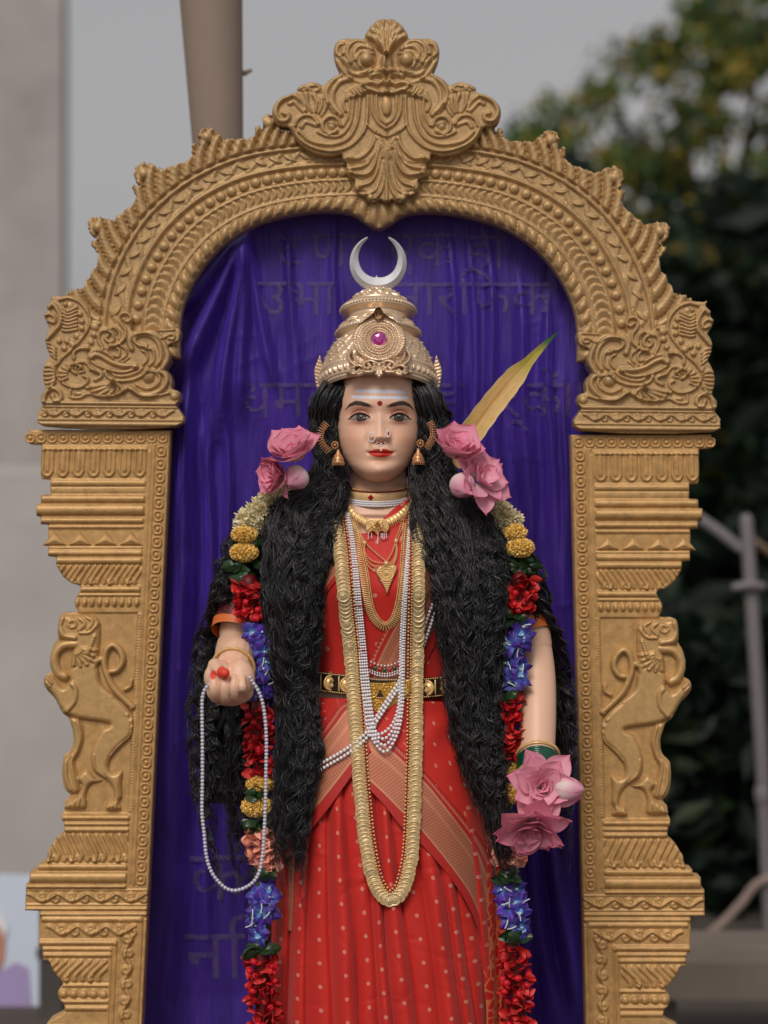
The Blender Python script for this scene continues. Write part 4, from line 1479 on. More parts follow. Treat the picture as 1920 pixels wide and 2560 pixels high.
def face_paint(x, y):
    c = np.broadcast_to(lin(238, 192, 164), x.shape + (3,)).copy()
    tan = lin(206, 132, 92)
    # airbrushed warmth: eyelids, cheeks, chin edge
    for s_ in (-1, 1):
        c = cm(c, lin(176, 96, 68), .75 * g2(x, y, 949 + s_ * 56, 1029, 29, 12) + .34 * g2(x, y, 949 + s_ * 30, 1030, 13, 15))
        c = cm(c, lin(222, 140, 112), .34 * g2(x, y, 949 + s_ * 68, 1096, 26, 30))
        c = cm(c, tan, .35 * g2(x, y, 949 + s_ * 27, 1102, 9, 14))
        c = cm(c, tan, .25 * g2(x, y, 949 + s_ * 12, 1107, 9, 4))
        c = cm(c, lin(168, 88, 76), .65 * g2(x, y, 949 + s_ * 49, 1059, 24, 6.0))
    c = cm(c, lin(236, 196, 170), .5 * np.exp(-((x - 950) / 5) ** 2) * np.clip((y - 1025) / 20, 0, 1) * np.clip((1098 - y) / 14, 0, 1))  # highlight painted as a paler stripe down the nose bridge
    c = cm(c, tan, .40 * g2(x, y, 950, 1155, 22, 5))
    c = cm(c, tan, .22 * np.clip((y - 1180) / 28, 0, 1))
    # white ash bars
    def bar(x0, x1, yl, yr, h, sag):
        yc = yl + (yr - yl) * (x - x0) / (x1 - x0) + sag * np.sin(np.pi * np.clip((x - x0) / (x1 - x0), 0, 1))
        wob = .5 * np.sin(x * .21) + .4 * np.sin(x * .53 + 1)
        return np.clip((h + wob - np.abs(y - yc)) / 1.2, 0, 1) * np.clip((x - x0) / 4, 0, 1) * np.clip((x1 - x) / 4, 0, 1)
    c = cm(c, lin(232, 232, 246), .96 * bar(887, 1014, 979.5, 982.5, 5.0, 0))
    c = cm(c, lin(232, 232, 246), .96 * bar(878, 1022, 993.5, 995.5, 4.6, 2))
    # brows
    for e, s_ in ((EYES[0], -1), (EYES[1], 1)):
        u = (x - (949 + s_ * 17)) * s_ / 68.0                      # 0 inner .. 1 outer
        yc = np.interp(np.clip(u, 0, 1), [0, .2, .45, .65, .85, 1.0], [1019.5, 1015, 1010.5, 1009.5, 1014.5, 1025])
        th = np.interp(np.clip(u, -.1, 1.1), [-.08, .05, .3, .6, .85, 1.0, 1.05], [0, 3.8, 6.0, 6.4, 4.6, 1.6, 0])
        c = cm(c, lin(38, 26, 22), .95 * np.clip((th - np.abs(y - yc)) / 1.6 + .15, 0, 1) * (u > -.1) * (u < 1.06) * np.clip((u + .1) * 4, .35, 1))
        # lash lines, crease, lower rim
        up, lo, w = eye_curves(e, x)
        ww = 4 * w * (1 - w)
        inx = (x > min(e[1], e[2]) - 6) & (x < max(e[1], e[2]) + 3)
        c = cm(c, lin(120, 70, 64), .75 * np.exp(-((y - (up - 7.0 - 1.8 * ww)) / 1.5) ** 2) * np.clip(ww * 3, 0, 1))
        c = cm(c, lin(150, 96, 92), .45 * np.clip((up - y) / 3, 0, 1) * np.clip((y - up + 7.5) / 3, 0, 1) * np.clip(ww * 3, 0, 1))
        c = cm(c, lin(22, 14, 14), 1.0 * np.clip(2.7 - np.abs(y - up + .9), 0, 1) * inx * np.clip(ww * 6 + .5, 0, 1) * ((x - e[1]) * (x - e[2]) < 18))
        c = cm(c, lin(128, 52, 50), .75 * np.clip(1.7 - np.abs(y - lo), 0, 1) * ((x - e[1]) * (x - e[2]) < 0))
        wing = np.abs(y - (1049.3 - (np.abs(x - e[1])) * .25)) < 1.5
        c = cm(c, lin(50, 22, 22), .85 * wing * ((x - e[1]) * s_ > -2) * ((x - e[1]) * s_ < 5))
    # bindi
    c = cm(c, lin(150, 18, 14), np.clip((7.2 - np.hypot(x - 949.8, y - 1011.3)) / 1.2, 0, 1))
    # lips
    u = (x - 952) / 31.5
    ok = np.abs(u) < 1
    yu = 1132.5 - 10.5 * np.clip(1 - np.abs(u) ** 1.5, 0, 1) ** .85 + 3.0 * np.exp(-(u / .16) ** 2) - .6 * np.abs(u)
    yl = 1132.8 + 12.4 * np.clip(1 - np.abs(u) ** 2.1, 0, 1) ** .8
    ml = 1134.5 - 1.6 * np.exp(-((x - 952) / 9) ** 2) - .0026 * (x - 952) ** 2
    c = cm(c, lin(222, 58, 40), np.clip((y - yu) / 1.4 + .3, 0, 1) * np.clip((yl - y) / 1.4 + .3, 0, 1) * ok)
    c = cm(c, lin(178, 30, 22), .6 * np.clip((y - yu) / 1.4, 0, 1) * np.clip((ml - y) / 2, 0, 1) * ok)
    c = cm(c, lin(70, 10, 10), .9 * np.exp(-((y - ml) / 1.1) ** 2) * (np.abs(u) < 1.04))
    c = cm(c, lin(60, 26, 24), .35 * (g2(x, y, 949.5 - 9.5, 1107.6, 4.5, 2) + g2(x, y, 949.5 + 9.5, 1107.6, 4.5, 2)))
    return c


M_skin = pm('painted_skin', (0, 0, 0), 0.42, spec=0.4, vcol=True, sss=0.06, bump=(90, .04, .001))
M_eye = pm('painted_eye', (0, 0, 0), 0.32, spec=0.35, vcol=True)
SK = lin(234, 188, 160)

statue = thing('goddess_statue', 'painted goddess statue in red saree with long curly black hair under the gold arch', 'statue', S.P(955, 3380, 230))
statue.location.z = 0.0
WL[statue.name] = np.array(statue.location, float)
body = Acc()
# head: rows from under the crown to a pole under the chin
ya = np.concatenate([np.linspace(900, 1165, 200), 1165 + 42 * np.sin(np.linspace(0, np.pi / 2, 60)[1:])])
th_ = np.concatenate([np.linspace(-150, -80, 14)[:-1], np.linspace(-80, 80, 200), np.linspace(80, 150, 14)[1:]])
TH, YY = np.meshgrid(np.radians(th_), ya)
sx = np.sin(TH); cxx = np.cos(TH)
X = HX + hw(YY, 1) * np.sign(sx) * np.abs(sx) ** 1.0
dep = np.where(cxx > 0, hf(YY, 1) - hs(YY, 1), 110 * np.clip((1209 - YY) / 60, .05, 1))
Fd = hs(YY, 1) + dep * np.sign(cxx) * np.abs(cxx) ** .92
fr = np.clip(cxx * 2.2, 0, 1)
Fd = Fd + face_f(X, YY) * fr
colf = face_paint(X, YY)
body.add(S.P(X, YY, Fd), gridF(*X.shape), colf.reshape(-1, 3))
# neck and shoulders down under the cloth, one loft
yn_ = np.concatenate([np.linspace(1120, 1300, 46), np.linspace(1310, 1760, 30)])
a_ = np.linspace(0, 2 * np.pi, 96, endpoint=False)
AA, YY = np.meshgrid(a_, yn_)
wn_, fc_, fb_ = TB(YY, 2), TB(YY, 3), TB(YY, 4)
ins = np.where(YY > 1290, 8, 0)
dx_ = (wn_ - ins) * np.sin(AA)
X = TB(YY, 1) + dx_
ffr = front(X, YY) - ins - 3
bk = fb_ + (fb_ - 120) * -0.9 * np.abs(np.cos(AA)) ** .8
Fd = np.where(np.cos(AA) >= 0, ffr, bk)
cn = np.broadcast_to(SK, X.shape + (3,)).copy()
for q in (1232, 1205):
    cn = cm(cn, lin(196, 130, 96), .35 * np.exp(-((YY - q - 8 * np.cos(AA)) / 3.5) ** 2))
body.add(S.P(X, YY, Fd), gridF(*X.shape, wrap=True), cn.reshape(-1, 3))
# ears
for s_ in (-1, 1):
    uu = np.linspace(0, 2 * np.pi, 18, endpoint=False); vv = np.linspace(0.05, np.pi - .05, 9)
    U, Vv = np.meshgrid(uu, vv)
    ex = HX + s_ * (106 + 9 * np.sin(Vv) * np.cos(U) + 4 * np.cos(Vv))
    ey = 1082 + 26 * np.cos(Vv)
    ef = 282 + 16 * np.sin(Vv) * np.sin(U)
    body.add(S.P(ex, ey, ef), gridF(*U.shape, wrap=True), np.broadcast_to(lin(206, 140, 104), (U.size, 3)))


def limb(pts, rad, sides=20, col=SK, colf=None):
    P = catmull(np.array(pts, float), 8)
    Rr = np.interp(np.linspace(0, 1, len(P)), np.linspace(0, 1, len(rad)), rad)
    W = S.P(P[:, 0], P[:, 1], P[:, 2])
    V, F, F3 = capped(W, Rr * K * S.k, sides)
    body.add(V, F, col if colf is None else colf(V))
    body.add(V[:0], F3 - 0 if False else np.zeros((0, 3), int), np.zeros((0, 3)))
    # caps share the tube's vertices
    body.F3.append(F3 + body.n - len(V))


# viewer's left arm: upper arm down to the elbow, forearm reaching forward to the fist
limb([(700, 1330, 240), (640, 1400, 250), (602, 1500, 262), (588, 1590, 280)], [56, 52, 48, 46])
limb([(586, 1622, 290), (588, 1638, 370), (592, 1655, 440), (592, 1684, 500)], [50, 50, 45, 41])
# viewer's right arm hanging down
limb([(1190, 1330, 240), (1260, 1400, 250), (1318, 1500, 258), (1340, 1620, 280)], [56, 54, 50, 46])
limb([(1336, 1600, 272), (1346, 1690, 300), (1344, 1780, 345), (1340, 1880, 385), (1338, 1930, 405)], [46, 46, 47, 45, 44])

RED = lin(226, 62, 44)
def hand_col(tip=None):
    return None
# fist, palm up: palm block, four curled fingers, thumb laid across them with its red painted tip
def ell(c, r, col=SK, n=18, m=12, tw=0.0):
    uu = np.linspace(0, 2 * np.pi, n, endpoint=False); vv = np.linspace(.02, np.pi - .02, m)
    U, Vv = np.meshgrid(uu, vv)
    x = r[0] * np.sin(Vv) * np.cos(U); y = -r[1] * np.cos(Vv); f = r[2] * np.sin(Vv) * np.sin(U)
    ct, st_ = math.cos(tw), math.sin(tw)
    body.add(S.P(c[0] + x * ct - y * st_, c[1] + x * st_ + y * ct, c[2] + f), gridF(*U.shape, wrap=True), np.broadcast_to(col, (U.size, 3)))


palm = [((571, 1700, 508), (56, 44, 42), 0), ((548, 1690, 526), (36, 40, 30), .5), ((600, 1692, 524), (36, 44, 30), -.2)]


def blob(tubes_, ells, vox, smooth, name, dx=0, dy=0):
    """Join tapered tubes and ellipsoids into one skin, then relax it."""
    a = Acc()
    for pts, rad in tubes_:
        P = catmull(np.array(pts, float), 6)
        Rr = np.interp(np.linspace(0, 1, len(P)), np.linspace(0, 1, len(rad)), rad)
        V, F, F3 = capped(S.P(P[:, 0] + dx, P[:, 1] + dy, P[:, 2]), Rr * K * S.k, 14)
        a.add(V, F); a.F3.append(F3 + a.n - len(V))
    for c, r, tw in ells:
        uu = np.linspace(0, 2 * np.pi, 22, endpoint=False); vv = np.linspace(.0, np.pi, 14)
        U, Vv = np.meshgrid(uu, vv)
        x = r[0] * np.sin(Vv) * np.cos(U); y = -r[1] * np.cos(Vv); f = r[2] * np.sin(Vv) * np.sin(U)
        ct, st_ = math.cos(tw), math.sin(tw)
        a.add(S.P(c[0] + dx + x * ct - y * st_, c[1] + dy + x * st_ + y * ct, c[2] + f), gridF(*U.shape, wrap=True))
    me = a.data('tmp', None)
    ob = bpy.data.objects.new('tmp', me)
    COL.objects.link(ob)
    bm = bmesh.new(); bm.from_mesh(me); bmesh.ops.recalc_face_normals(bm, faces=bm.faces[:]); bm.to_mesh(me); bm.free()
    md = ob.modifiers.new('r', 'REMESH'); md.mode = 'VOXEL'; md.voxel_size = vox * K
    ms = ob.modifiers.new('s', 'SMOOTH'); ms.factor = .5; ms.iterations = smooth
    dg = bpy.context.evaluated_depsgraph_get()
    ev = ob.evaluated_get(dg).to_mesh()
    n = len(ev.vertices)
    co = np.empty(n * 3); ev.vertices.foreach_get('co', co)
    ev.calc_loop_triangles()
    tri = np.empty(len(ev.loop_triangles) * 3, np.int32); ev.loop_triangles.foreach_get('vertices', tri)
    ob.evaluated_get(dg).to_mesh_clear()
    bpy.data.objects.remove(ob); bpy.data.meshes.remove(me)
    return co.reshape(-1, 3), tri.reshape(-1, 3)


fing = []
fx0 = [541, 566, 588, 608]                 # index .. little finger
for i, (x0, r0) in enumerate(zip(fx0, (13.5, 13.5, 12.8, 11.2))):
    yk = (1744, 1748, 1744, 1732)[i]
    yt = (1690, 1694, 1694, 1694)[i]
    fing.append(([(x0 + (571 - x0) * .1, 1734, 500), (x0 + 1, yk - 4, 532), (x0, yk - 14, 556), (x0 - 1, 1712, 566), (x0 - 2, yt, 556), (x0 - 2, yt - 5, 538)], [r0 + 3, r0 + 2, r0 + 1, r0, r0 - 1.5, r0 - 3]))
thumb = ([(538, 1664, 520), (546, 1672, 545), (554, 1676, 562), (566, 1679, 580)], [18, 16.5, 14.5, 13])
knuck = [((574, 1728, 506), (58, 36, 40), 0)]
Vh, Th = blob(fing + [thumb, ([(584, 1640, 440), (580, 1672, 490)], [40, 44])], palm + knuck, 2.4, 4, 'fist', 12, -12)
# paint: thumb tip and index tip red
wx = Vh[:, 0] / (S.k * K) + 960 - 12; wy = 1280 - (Vh[:, 2] - ZC) / (S.k * K) + 12; wf = -Vh[:, 1] / K
ch = np.broadcast_to(SK, Vh.shape).copy()
tipm = np.clip((20.5 - np.sqrt((wx - 565) ** 2 + (wy - 1677) ** 2 + ((wf - 582) * .8) ** 2)) / 2.0, 0, 1)
ch = cm(ch, lin(228, 66, 48), tipm)
ch = cm(ch, lin(228, 66, 48), np.clip((9 - np.hypot(wx - 537.5, (wy - 1683.5) * .75)) / 1.6, 0, 1) * (wf > 530))
ch = cm(ch, lin(150, 84, 60), .75 * np.maximum.reduce([np.exp(-((wx - q) / 1.2) ** 2) for q in (554, 577.5, 599)]) * (wf > 520) * (wy > 1694) * (wy < 1738))
ch = cm(ch, lin(216, 140, 118), .45 * g2(wx, wy, 575, 1652, 22, 14))
body.add(Vh, Th, ch)

# hand under the lotus: back of the palm and four fingers hanging down, thumb to the side
f2 = []
for i, (x0, x1, y1) in enumerate(((1312, 1306, 2010), (1330, 1326, 2022), (1348, 1348, 2018), (1364, 1368, 2000))):
    f2.append(([(x0, 1940, 428), (x0 - 1, 1966, 440), ((x0 + x1) / 2 - 1, 1990, 444), (x1, y1 - 6, 432)], [12.5, 11.5, 10.5, 8.5]))
f2.append(([(1316, 1900, 420), (1300, 1935, 446), (1298, 1968, 460), (1304, 1992, 466)], [15, 13.5, 12, 10]))
V2, T2 = blob(f2 + [([(1339, 1880, 385), (1338, 1918, 408)], [42, 40])], [((1338, 1934, 424), (37, 34, 17), 0)], 2.2, 4, 'hand')
wx = V2[:, 0] / (S.k * K) + 960; wy = 1280 - (V2[:, 2] - ZC) / (S.k * K)
c2 = np.broadcast_to(SK, V2.shape).copy()
c2 = cm(c2, lin(206, 52, 34), np.clip((wy - np.where(wx < 1316, 1984, 2000)) / 3, 0, 1))
body.add(V2, T2, c2)
body.F4 = [q for q in body.F4 if len(q)]; body.F3 = [q for q in body.F3 if len(q)]
body.V = [q for q in body.V if len(q)]; body.C = [q for q in body.C if len(q)]
body.build('body', M_skin, statue)

# eyes: glossy painted almonds set under the lids
for e in EYES:
    n, m = 44, 22
    u = np.linspace(0.0, 1.0, n)
    x = e[1] + (e[2] - e[1]) * u
    up, lo, _ = eye_curves(e, x)
    t_ = np.linspace(0, 1, m)[:, None]
    X = np.broadcast_to(x, (m, n)); Y = up * (1 - t_) + lo * t_
    hd = lambda X, Y: hs(Y, 1) + (hf(Y, 1) - hs(Y, 1)) * np.clip(1 - ((X - HX) / hw(Y, 1)) ** 2, 0, 1) ** .46
    Fd = hd(X, Y) + face_f(X, Y) + .9 + 1.8 * np.sqrt(np.clip(1 - (2 * u - 1) ** 2, 0, 1)) * np.sin(np.pi * t_)
    c = np.broadcast_to(lin(150, 130, 122), X.shape + (3,)).copy()
    c = cm(c, lin(196, 120, 110), .8 * np.clip((np.abs(2 * u - 1) - .78) / .2, 0, 1) * np.ones_like(Y))
    r = np.hypot(X - e[3], Y - e[4])
    ang = np.arctan2(Y - e[4], X - e[3])
    ir = cm(np.broadcast_to(lin(70, 62, 54), X.shape + (3,)), lin(40, 34, 30), .5 + .5 * np.sin(ang * 23) * np.sin(ang * 9))
    ir = cm(ir, lin(104, 92, 78), .6 * np.exp(-((r - 6.4) / 1.8) ** 2))
    ir = cm(ir, lin(26, 22, 20), np.clip((r - 10.0) / 2.0, 0, 1))
    c = np.where((r < 12.6)[..., None], ir, c)
    c = cm(c, lin(8, 7, 7), np.clip((4.6 - r) / 1.0, 0, 1))
    c = cm(c, lin(236, 236, 236), .9 * np.clip((1.7 - np.hypot(X - e[3] + .5, Y - e[4] + 3.4)) / .8, 0, 1))  # catchlight painted on the iris as a small white dot
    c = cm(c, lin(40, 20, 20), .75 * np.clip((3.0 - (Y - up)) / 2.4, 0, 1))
    V = S.P(X, Y, Fd)
    F = gridF(m, n)
    if e[1] > e[2]: F = F[:, ::-1]
    mesh('eye', V, F, M_eye, statue, col=c.reshape(-1, 3))

# ------------------------------------------------------------------ saree
def silk(name, motif=True):
    """Red silk: UV x counts pleats, y counts rows; scattered eight-petal woven flowers."""
    m = bpy.data.materials.new(name)
    g = NG(m)
    u, v = g.uv()
    red = lin(214, 34, 26)
    ob = g.tc.outputs['Object']
    n1 = g.noise(14, ob, 3)
    base = g.mix(g.m('MULTIPLY', n1, .5), lin(208, 48, 38), lin(186, 34, 32))
    # fine weave
    wv = g.m('MULTIPLY', g.m('SINE', g.m('MULTIPLY', v, 330.0)), .5)
    base = g.mix(g.m('MULTIPLY_ADD', wv, .08, .08), base, lin(170, 18, 22))
    if motif:
        ci = g.m('FLOOR', u)
        fu = g.m('SUBTRACT', g.m('FRACT', u), .5)
        off = g.m('MULTIPLY', g.m('FRACT', g.m('MULTIPLY', ci, .618)), 1.0)
        fv = g.m('SUBTRACT', g.m('FRACT', g.m('ADD', v, off)), .5)
        du = g.m('MULTIPLY', fu, 54.0)
        dv = g.m('MULTIPLY', fv, 58.0)
        r = g.m('SQRT', g.m('ADD', g.m('MULTIPLY', du, du), g.m('MULTIPLY', dv, dv)))
        th = g.m('ARCTAN2', dv, du)
        pet = g.m('ABSOLUTE', g.m('COSINE', g.m('MULTIPLY', th, 4.0)))
        lim = g.m('MULTIPLY_ADD', pet, 3.6, 2.0)
        inside = g.m('MULTIPLY', g.m('LESS_THAN', r, lim), g.m('GREATER_THAN', r, 1.3))
        gap = g.m('GREATER_THAN', g.m('ADD', pet, g.m('LESS_THAN', r, 3.4)), .42)
        mk = g.m('MULTIPLY', g.m('MULTIPLY', inside, gap), .5)
        base = g.mix(mk, base, lin(238, 200, 174))
    g.L.new(base, g.b.inputs['Base Color'])
    g.b.inputs['Roughness'].default_value = .55
    g.b.inputs['Specular IOR Level'].default_value = .3
    g.b.inputs['Sheen Weight'].default_value = .12
    return m


def zari(name, period=5.4, edge_teeth=True, plain_red=True):
    """Woven border: UV y runs across the band in layout units from the tooth edge, x along it.
    0-22 teeth on red, 22-40 red, 40-130 copper net, beyond it red."""
    m = bpy.data.materials.new(name)
    g = NG(m)
    u, v = g.uv()
    red = lin(188, 34, 30)
    cop = lin(214, 148, 114)
    ob = g.tc.outputs['Object']
    k = math.pi / period
    net = g.m('MULTIPLY', g.m('GREATER_THAN', g.m('ABSOLUTE', g.m('SINE', g.m('MULTIPLY', g.m('ADD', u, v), k * .7))), .34), g.m('GREATER_THAN', g.m('ABSOLUTE', g.m('SINE', g.m('MULTIPLY', g.m('SUBTRACT', u, v), k * .7))), .34))
    netc = g.mix(g.m('MULTIPLY_ADD', net, .75, .2), lin(176, 66, 50), cop)
    # two plain copper lines along the band
    def line(c, w): return g.m('LESS_THAN', g.m('ABSOLUTE', g.m('SUBTRACT', v, c)), w)
    ln = g.m('MAXIMUM', g.m('MAXIMUM', line(42.5, 2.4), line(66, 1.2)), g.m('MAXIMUM', line(70, 1.2), line(127, 2.4)))
    netc = g.mix(ln, netc, lin(222, 156, 120))
    tooth = g.m('MULTIPLY', g.m('ABSOLUTE', g.m('SUBTRACT', g.m('FRACT', g.m('MULTIPLY', u, 1 / 9.0)), .5)), 2.0)
    th = g.m('MULTIPLY', g.m('LESS_THAN', g.m('MULTIPLY', tooth, 15.0), g.m('SUBTRACT', v, 5.0)), g.m('LESS_THAN', v, 21.0))
    base = g.mix(g.m('MULTIPLY', th, .7), red, cop) if edge_teeth else red
    inb = g.m('MULTIPLY', g.m('GREATER_THAN', v, 40.0), g.m('LESS_THAN', v, 129.5))
    base = g.mix(inb, base, netc)
    nz = g.noise(30, ob, 3)
    base = g.mix(g.m('MULTIPLY', nz, .25), base, lin(150, 40, 30))
    g.L.new(base, g.b.inputs['Base Color'])
    g.L.new(g.m('MULTIPLY_ADD', inb, -.14, .55), g.b.inputs['Roughness'])
    g.L.new(g.m('MULTIPLY', inb, .35), g.b.inputs['Metallic'])
    g.b.inputs['Sheen Weight'].default_value = .1
    return m


M_silk, M_plain, M_zari = silk('red_silk_motifs'), silk('red_silk_plain', False), zari('copper_zari_border')

# pleated skirt: pleat lines given by their x at the waist and at the lower edge of the picture
ptop = [690, 735, 775, 815, 850, 885, 915, 945, 985, 1030, 1075, 1120, 1165, 1200]
pbot = [664, 720, 771, 835, 901, 954, 985, 1045, 1105, 1160, 1190, 1222, 1250, 1282]
xs = np.arange(0, len(ptop) - 1 + 1e-6, 1 / 22.0)
ys = np.concatenate([np.arange(1745, 2600, 5.5), np.linspace(2604, 3380, 30)])
PI_, YY = np.meshgrid(xs, ys)
tq = np.clip((YY - 1800) / 760.0, -.2, 2.0)
tb = np.clip(tq, 0, 1.15) ** .85
X = np.interp(PI_, np.arange(len(ptop)), ptop) * (1 - tb) + np.interp(PI_, np.arange(len(ptop)), pbot) * tb
X += 3 * np.sin(YY / 120.0 + PI_ * 1.7)
frq = PI_ - np.floor(PI_)
wid = np.interp(np.floor(PI_) + .5, np.arange(len(ptop) - 1) + .5, np.diff(pbot))
UU = np.floor(PI_) + .5 + np.clip((frq - .52) * wid / 54.0, -.499, .499)
amp = np.interp(YY, [1745, 1900, 2200, 2560], [4, 12, 22, 28]) * (.85 + .5 * np.sin(np.floor(PI_) * 2.3 + 1))
prof = np.sin(np.pi * np.clip(frq / .88, 0, 1)) ** .6 * (.65 + .5 * frq) - .45 * np.exp(-((frq - .96) / .05) ** 2)
Fd = front(X, YY) - 6 + amp * prof
rw = np.random.default_rng(8)
Fd += 3.0 * np.sin(YY / 47.0 + PI_ * 3) * np.sin(PI_ * 1.3)
for _ in range(70):
    x0, y0 = rw.uniform(690, 1260), rw.uniform(1900, 2560); an_ = rw.normal() * .5; ln_ = rw.uniform(20, 70)
    uu = (X - x0) * math.cos(an_) + (YY - y0) * math.sin(an_); v_ = -(X - x0) * math.sin(an_) + (YY - y0) * math.cos(an_)
    Fd += rw.uniform(-2.2, 2.2) * np.exp(-(uu / ln_) ** 2 - (v_ / 5) ** 2)
V = S.P(X, YY, Fd)
mesh('skirt', V, gridF(*X.shape)[:, ::-1], M_silk, statue, uv=np.stack([UU, (YY - 1745) / 58.0], -1))
# back half of the skirt closes it round to the rear
ang = np.linspace(0, np.pi, 30)
yb_ = np.linspace(1745, 3380, 40)
A2, Y2 = np.meshgrid(ang, yb_)
w2 = TB(Y2, 2) + 6
X2 = TB(Y2, 1) + w2 * np.cos(A2)
F2 = TB(Y2, 4) - 110 * np.sin(A2)
mesh('skirt_back', S.P(X2, Y2, F2), gridF(*X2.shape), M_plain, statue, uv=np.stack([A2 * 6, (Y2 - 1745) / 58.0], -1))


def band(name, top, rows, vv, nx, off, fold=None, mat=None, ny=None):
    """Cloth panel lofted through a list of curves (each a polyline left to right); vv gives the UV y of each curve."""
    curves = [resample(catmull(np.array(c, float), 10), n=nx) for c in [top] + rows]
    ny = ny or [10] * (len(curves) - 1)
    X, Y, Vv = [], [], []
    for i in range(len(curves) - 1):
        t = np.linspace(0, 1, ny[i] + 1)[(0 if i == 0 else 1):, None]
        X.append(curves[i][:, 0] * (1 - t) + curves[i + 1][:, 0] * t)
        Y.append(curves[i][:, 1] * (1 - t) + curves[i + 1][:, 1] * t)
        Vv.append(np.broadcast_to(vv[i] * (1 - t) + vv[i + 1] * t, X[-1].shape))
    X, Y, Vv = np.concatenate(X), np.concatenate(Y), np.concatenate(Vv)
    L_ = np.concatenate([[0], np.cumsum(np.hypot(*np.diff(curves[-1], axis=0).T))])
    U = np.broadcast_to(L_, X.shape)
    Fd = front(X, Y) + off
    if fold is not None: Fd = Fd + fold(X, Y)
    return X, Y, Fd, U, Vv


def panel(name, curves, vv, nx, off, mat, fold=None, ny=None, uvs=(1, 1)):
    X, Y, Fd, U, Vv = band(name, curves[0], curves[1:], vv, nx, off, fold, None, ny)
    # thin hem thickness: the edge rows turn back towards the body
    X = np.concatenate([X, X[-1:]]); Y = np.concatenate([Y, Y[-1:] - 1.5]); Fd = np.concatenate([Fd, Fd[-1:] - 7])
    U = np.concatenate([U, U[-1:]]); Vv = np.concatenate([Vv, Vv[-1:]])
    return mesh(name, S.P(X, Y, Fd), gridF(*X.shape)[:, ::-1], mat, statue, uv=np.stack([U * uvs[0], Vv * uvs[1]], -1))


wr = lambda X, Y: 3.5 * np.sin((X + Y * .8) / 21.0) * np.exp(-((X - 1130) / 90) ** 2 - ((Y - 1840) / 60) ** 2) + 2.2 * np.sin((X * .3 + Y) / 17.0) * np.exp(-((X - 1080) / 70) ** 2 - ((Y - 1790) / 40) ** 2)
# hip drape to the viewer's right: silk above, woven border below
teeth_r = [(905, 1790), (952, 1830), (1000, 1866), (1060, 1925), (1116, 1990), (1180, 2070), (1216, 2130), (1240, 2190)]
up_r = [(905, 1745), (950, 1748), (1010, 1750), (1070, 1752), (1125, 1758), (1180, 1775), (1215, 1800), (1245, 1840)]
cop_a = [(905, 1808), (946, 1846), (990, 1880), (1040, 1928), (1086, 1977), (1180, 2105), (1214, 2180), (1238, 2250)]
cop_b = [(900, 1924), (916, 1937), (962, 1978), (1014, 2031), (1053, 2067), (1128, 2162), (1180, 2243), (1216, 2340)]
bot_r = [(898, 1948), (919, 1962), (960, 2004), (1008, 2064), (1062, 2112), (1128, 2192), (1178, 2278), (1212, 2380)]
panel('hip_drape', [up_r, teeth_r], [0, 4.0], 70, 12, M_silk, wr, [34], (1 / 56.0, 1))
panel('hip_border', [teeth_r, cop_a, cop_b, bot_r], [0, 40, 130, 150], 90, 13.5, M_zari, None, [8, 20, 7])
# hip drape to the viewer's left
teeth_l = [(690, 1960), (740, 1900), (791, 1843), (830, 1790), (850, 1762), (885, 1745)]
cop_la = [(690, 1990), (740, 1928), (796, 1862), (840, 1806), (866, 1772), (900, 1748)]
cop_lb = [(690, 2152), (733, 2090), (773, 2037), (826, 1970), (874, 1908), (920, 1850)]
bot_l = [(690, 2190), (733, 2130), (770, 2081), (826, 2010), (877, 1938), (928, 1872)]
up_l = [(690, 1790), (730, 1765), (770, 1750), (810, 1746), (840, 1745), (870, 1744)]
panel('hip_drape', [up_l, teeth_l], [0, 3.4], 50, 10, M_silk, None, [26], (1 / 56.0, 1))
panel('hip_border', [teeth_l, cop_la, cop_lb, bot_l], [0, 40, 130, 150], 70, 16, M_zari, None, [8, 20, 7])
# long end of the border hanging at the left side, seen between hair and garland
panel('hip_border', [[(676, 2060), (690, 2180), (702, 2330)], [(686, 2060), (700, 2180), (710, 2330)], [(728, 2060), (734, 2180), (728, 2330)], [(738, 2060), (742, 2180), (734, 2330)]], [30, 41, 129, 140], 50, 4, M_zari, None, [4, 12, 4])
# trailing end at the right side, with paisley-like embroidery
M_emb = bpy.data.materials.new('embroidered_red_silk')
g = NG(M_emb)
vo = g.N.new('ShaderNodeTexVoronoi'); vo.feature = 'DISTANCE_TO_EDGE'; vo.inputs['Scale'].default_value = 62
nn = g.N.new('ShaderNodeTexCoord'); g.L.new(nn.outputs['Object'], vo.inputs['Vector'])
e1 = g.m('LESS_THAN', vo.outputs['Distance'], .09)
g.L.new(g.mix(g.m('MULTIPLY', e1, .7), lin(184, 26, 24), lin(206, 120, 72)), g.b.inputs['Base Color'])
g.b.inputs['Roughness'].default_value = .5
panel('trailing_end', [[(1206, 2120), (1206, 2300), (1212, 2480), (1218, 2600), (1222, 3370)], [(1232, 2110), (1240, 2300), (1246, 2480), (1246, 2600), (1250, 3370)], [(1250, 2105), (1268, 2300), (1264, 2480), (1256, 2600), (1262, 3370)]], [0, 40, 80], 70, -6, M_emb, lambda X, Y: 70 * np.clip((X - 1205) / 50, 0, 1), [6, 6])

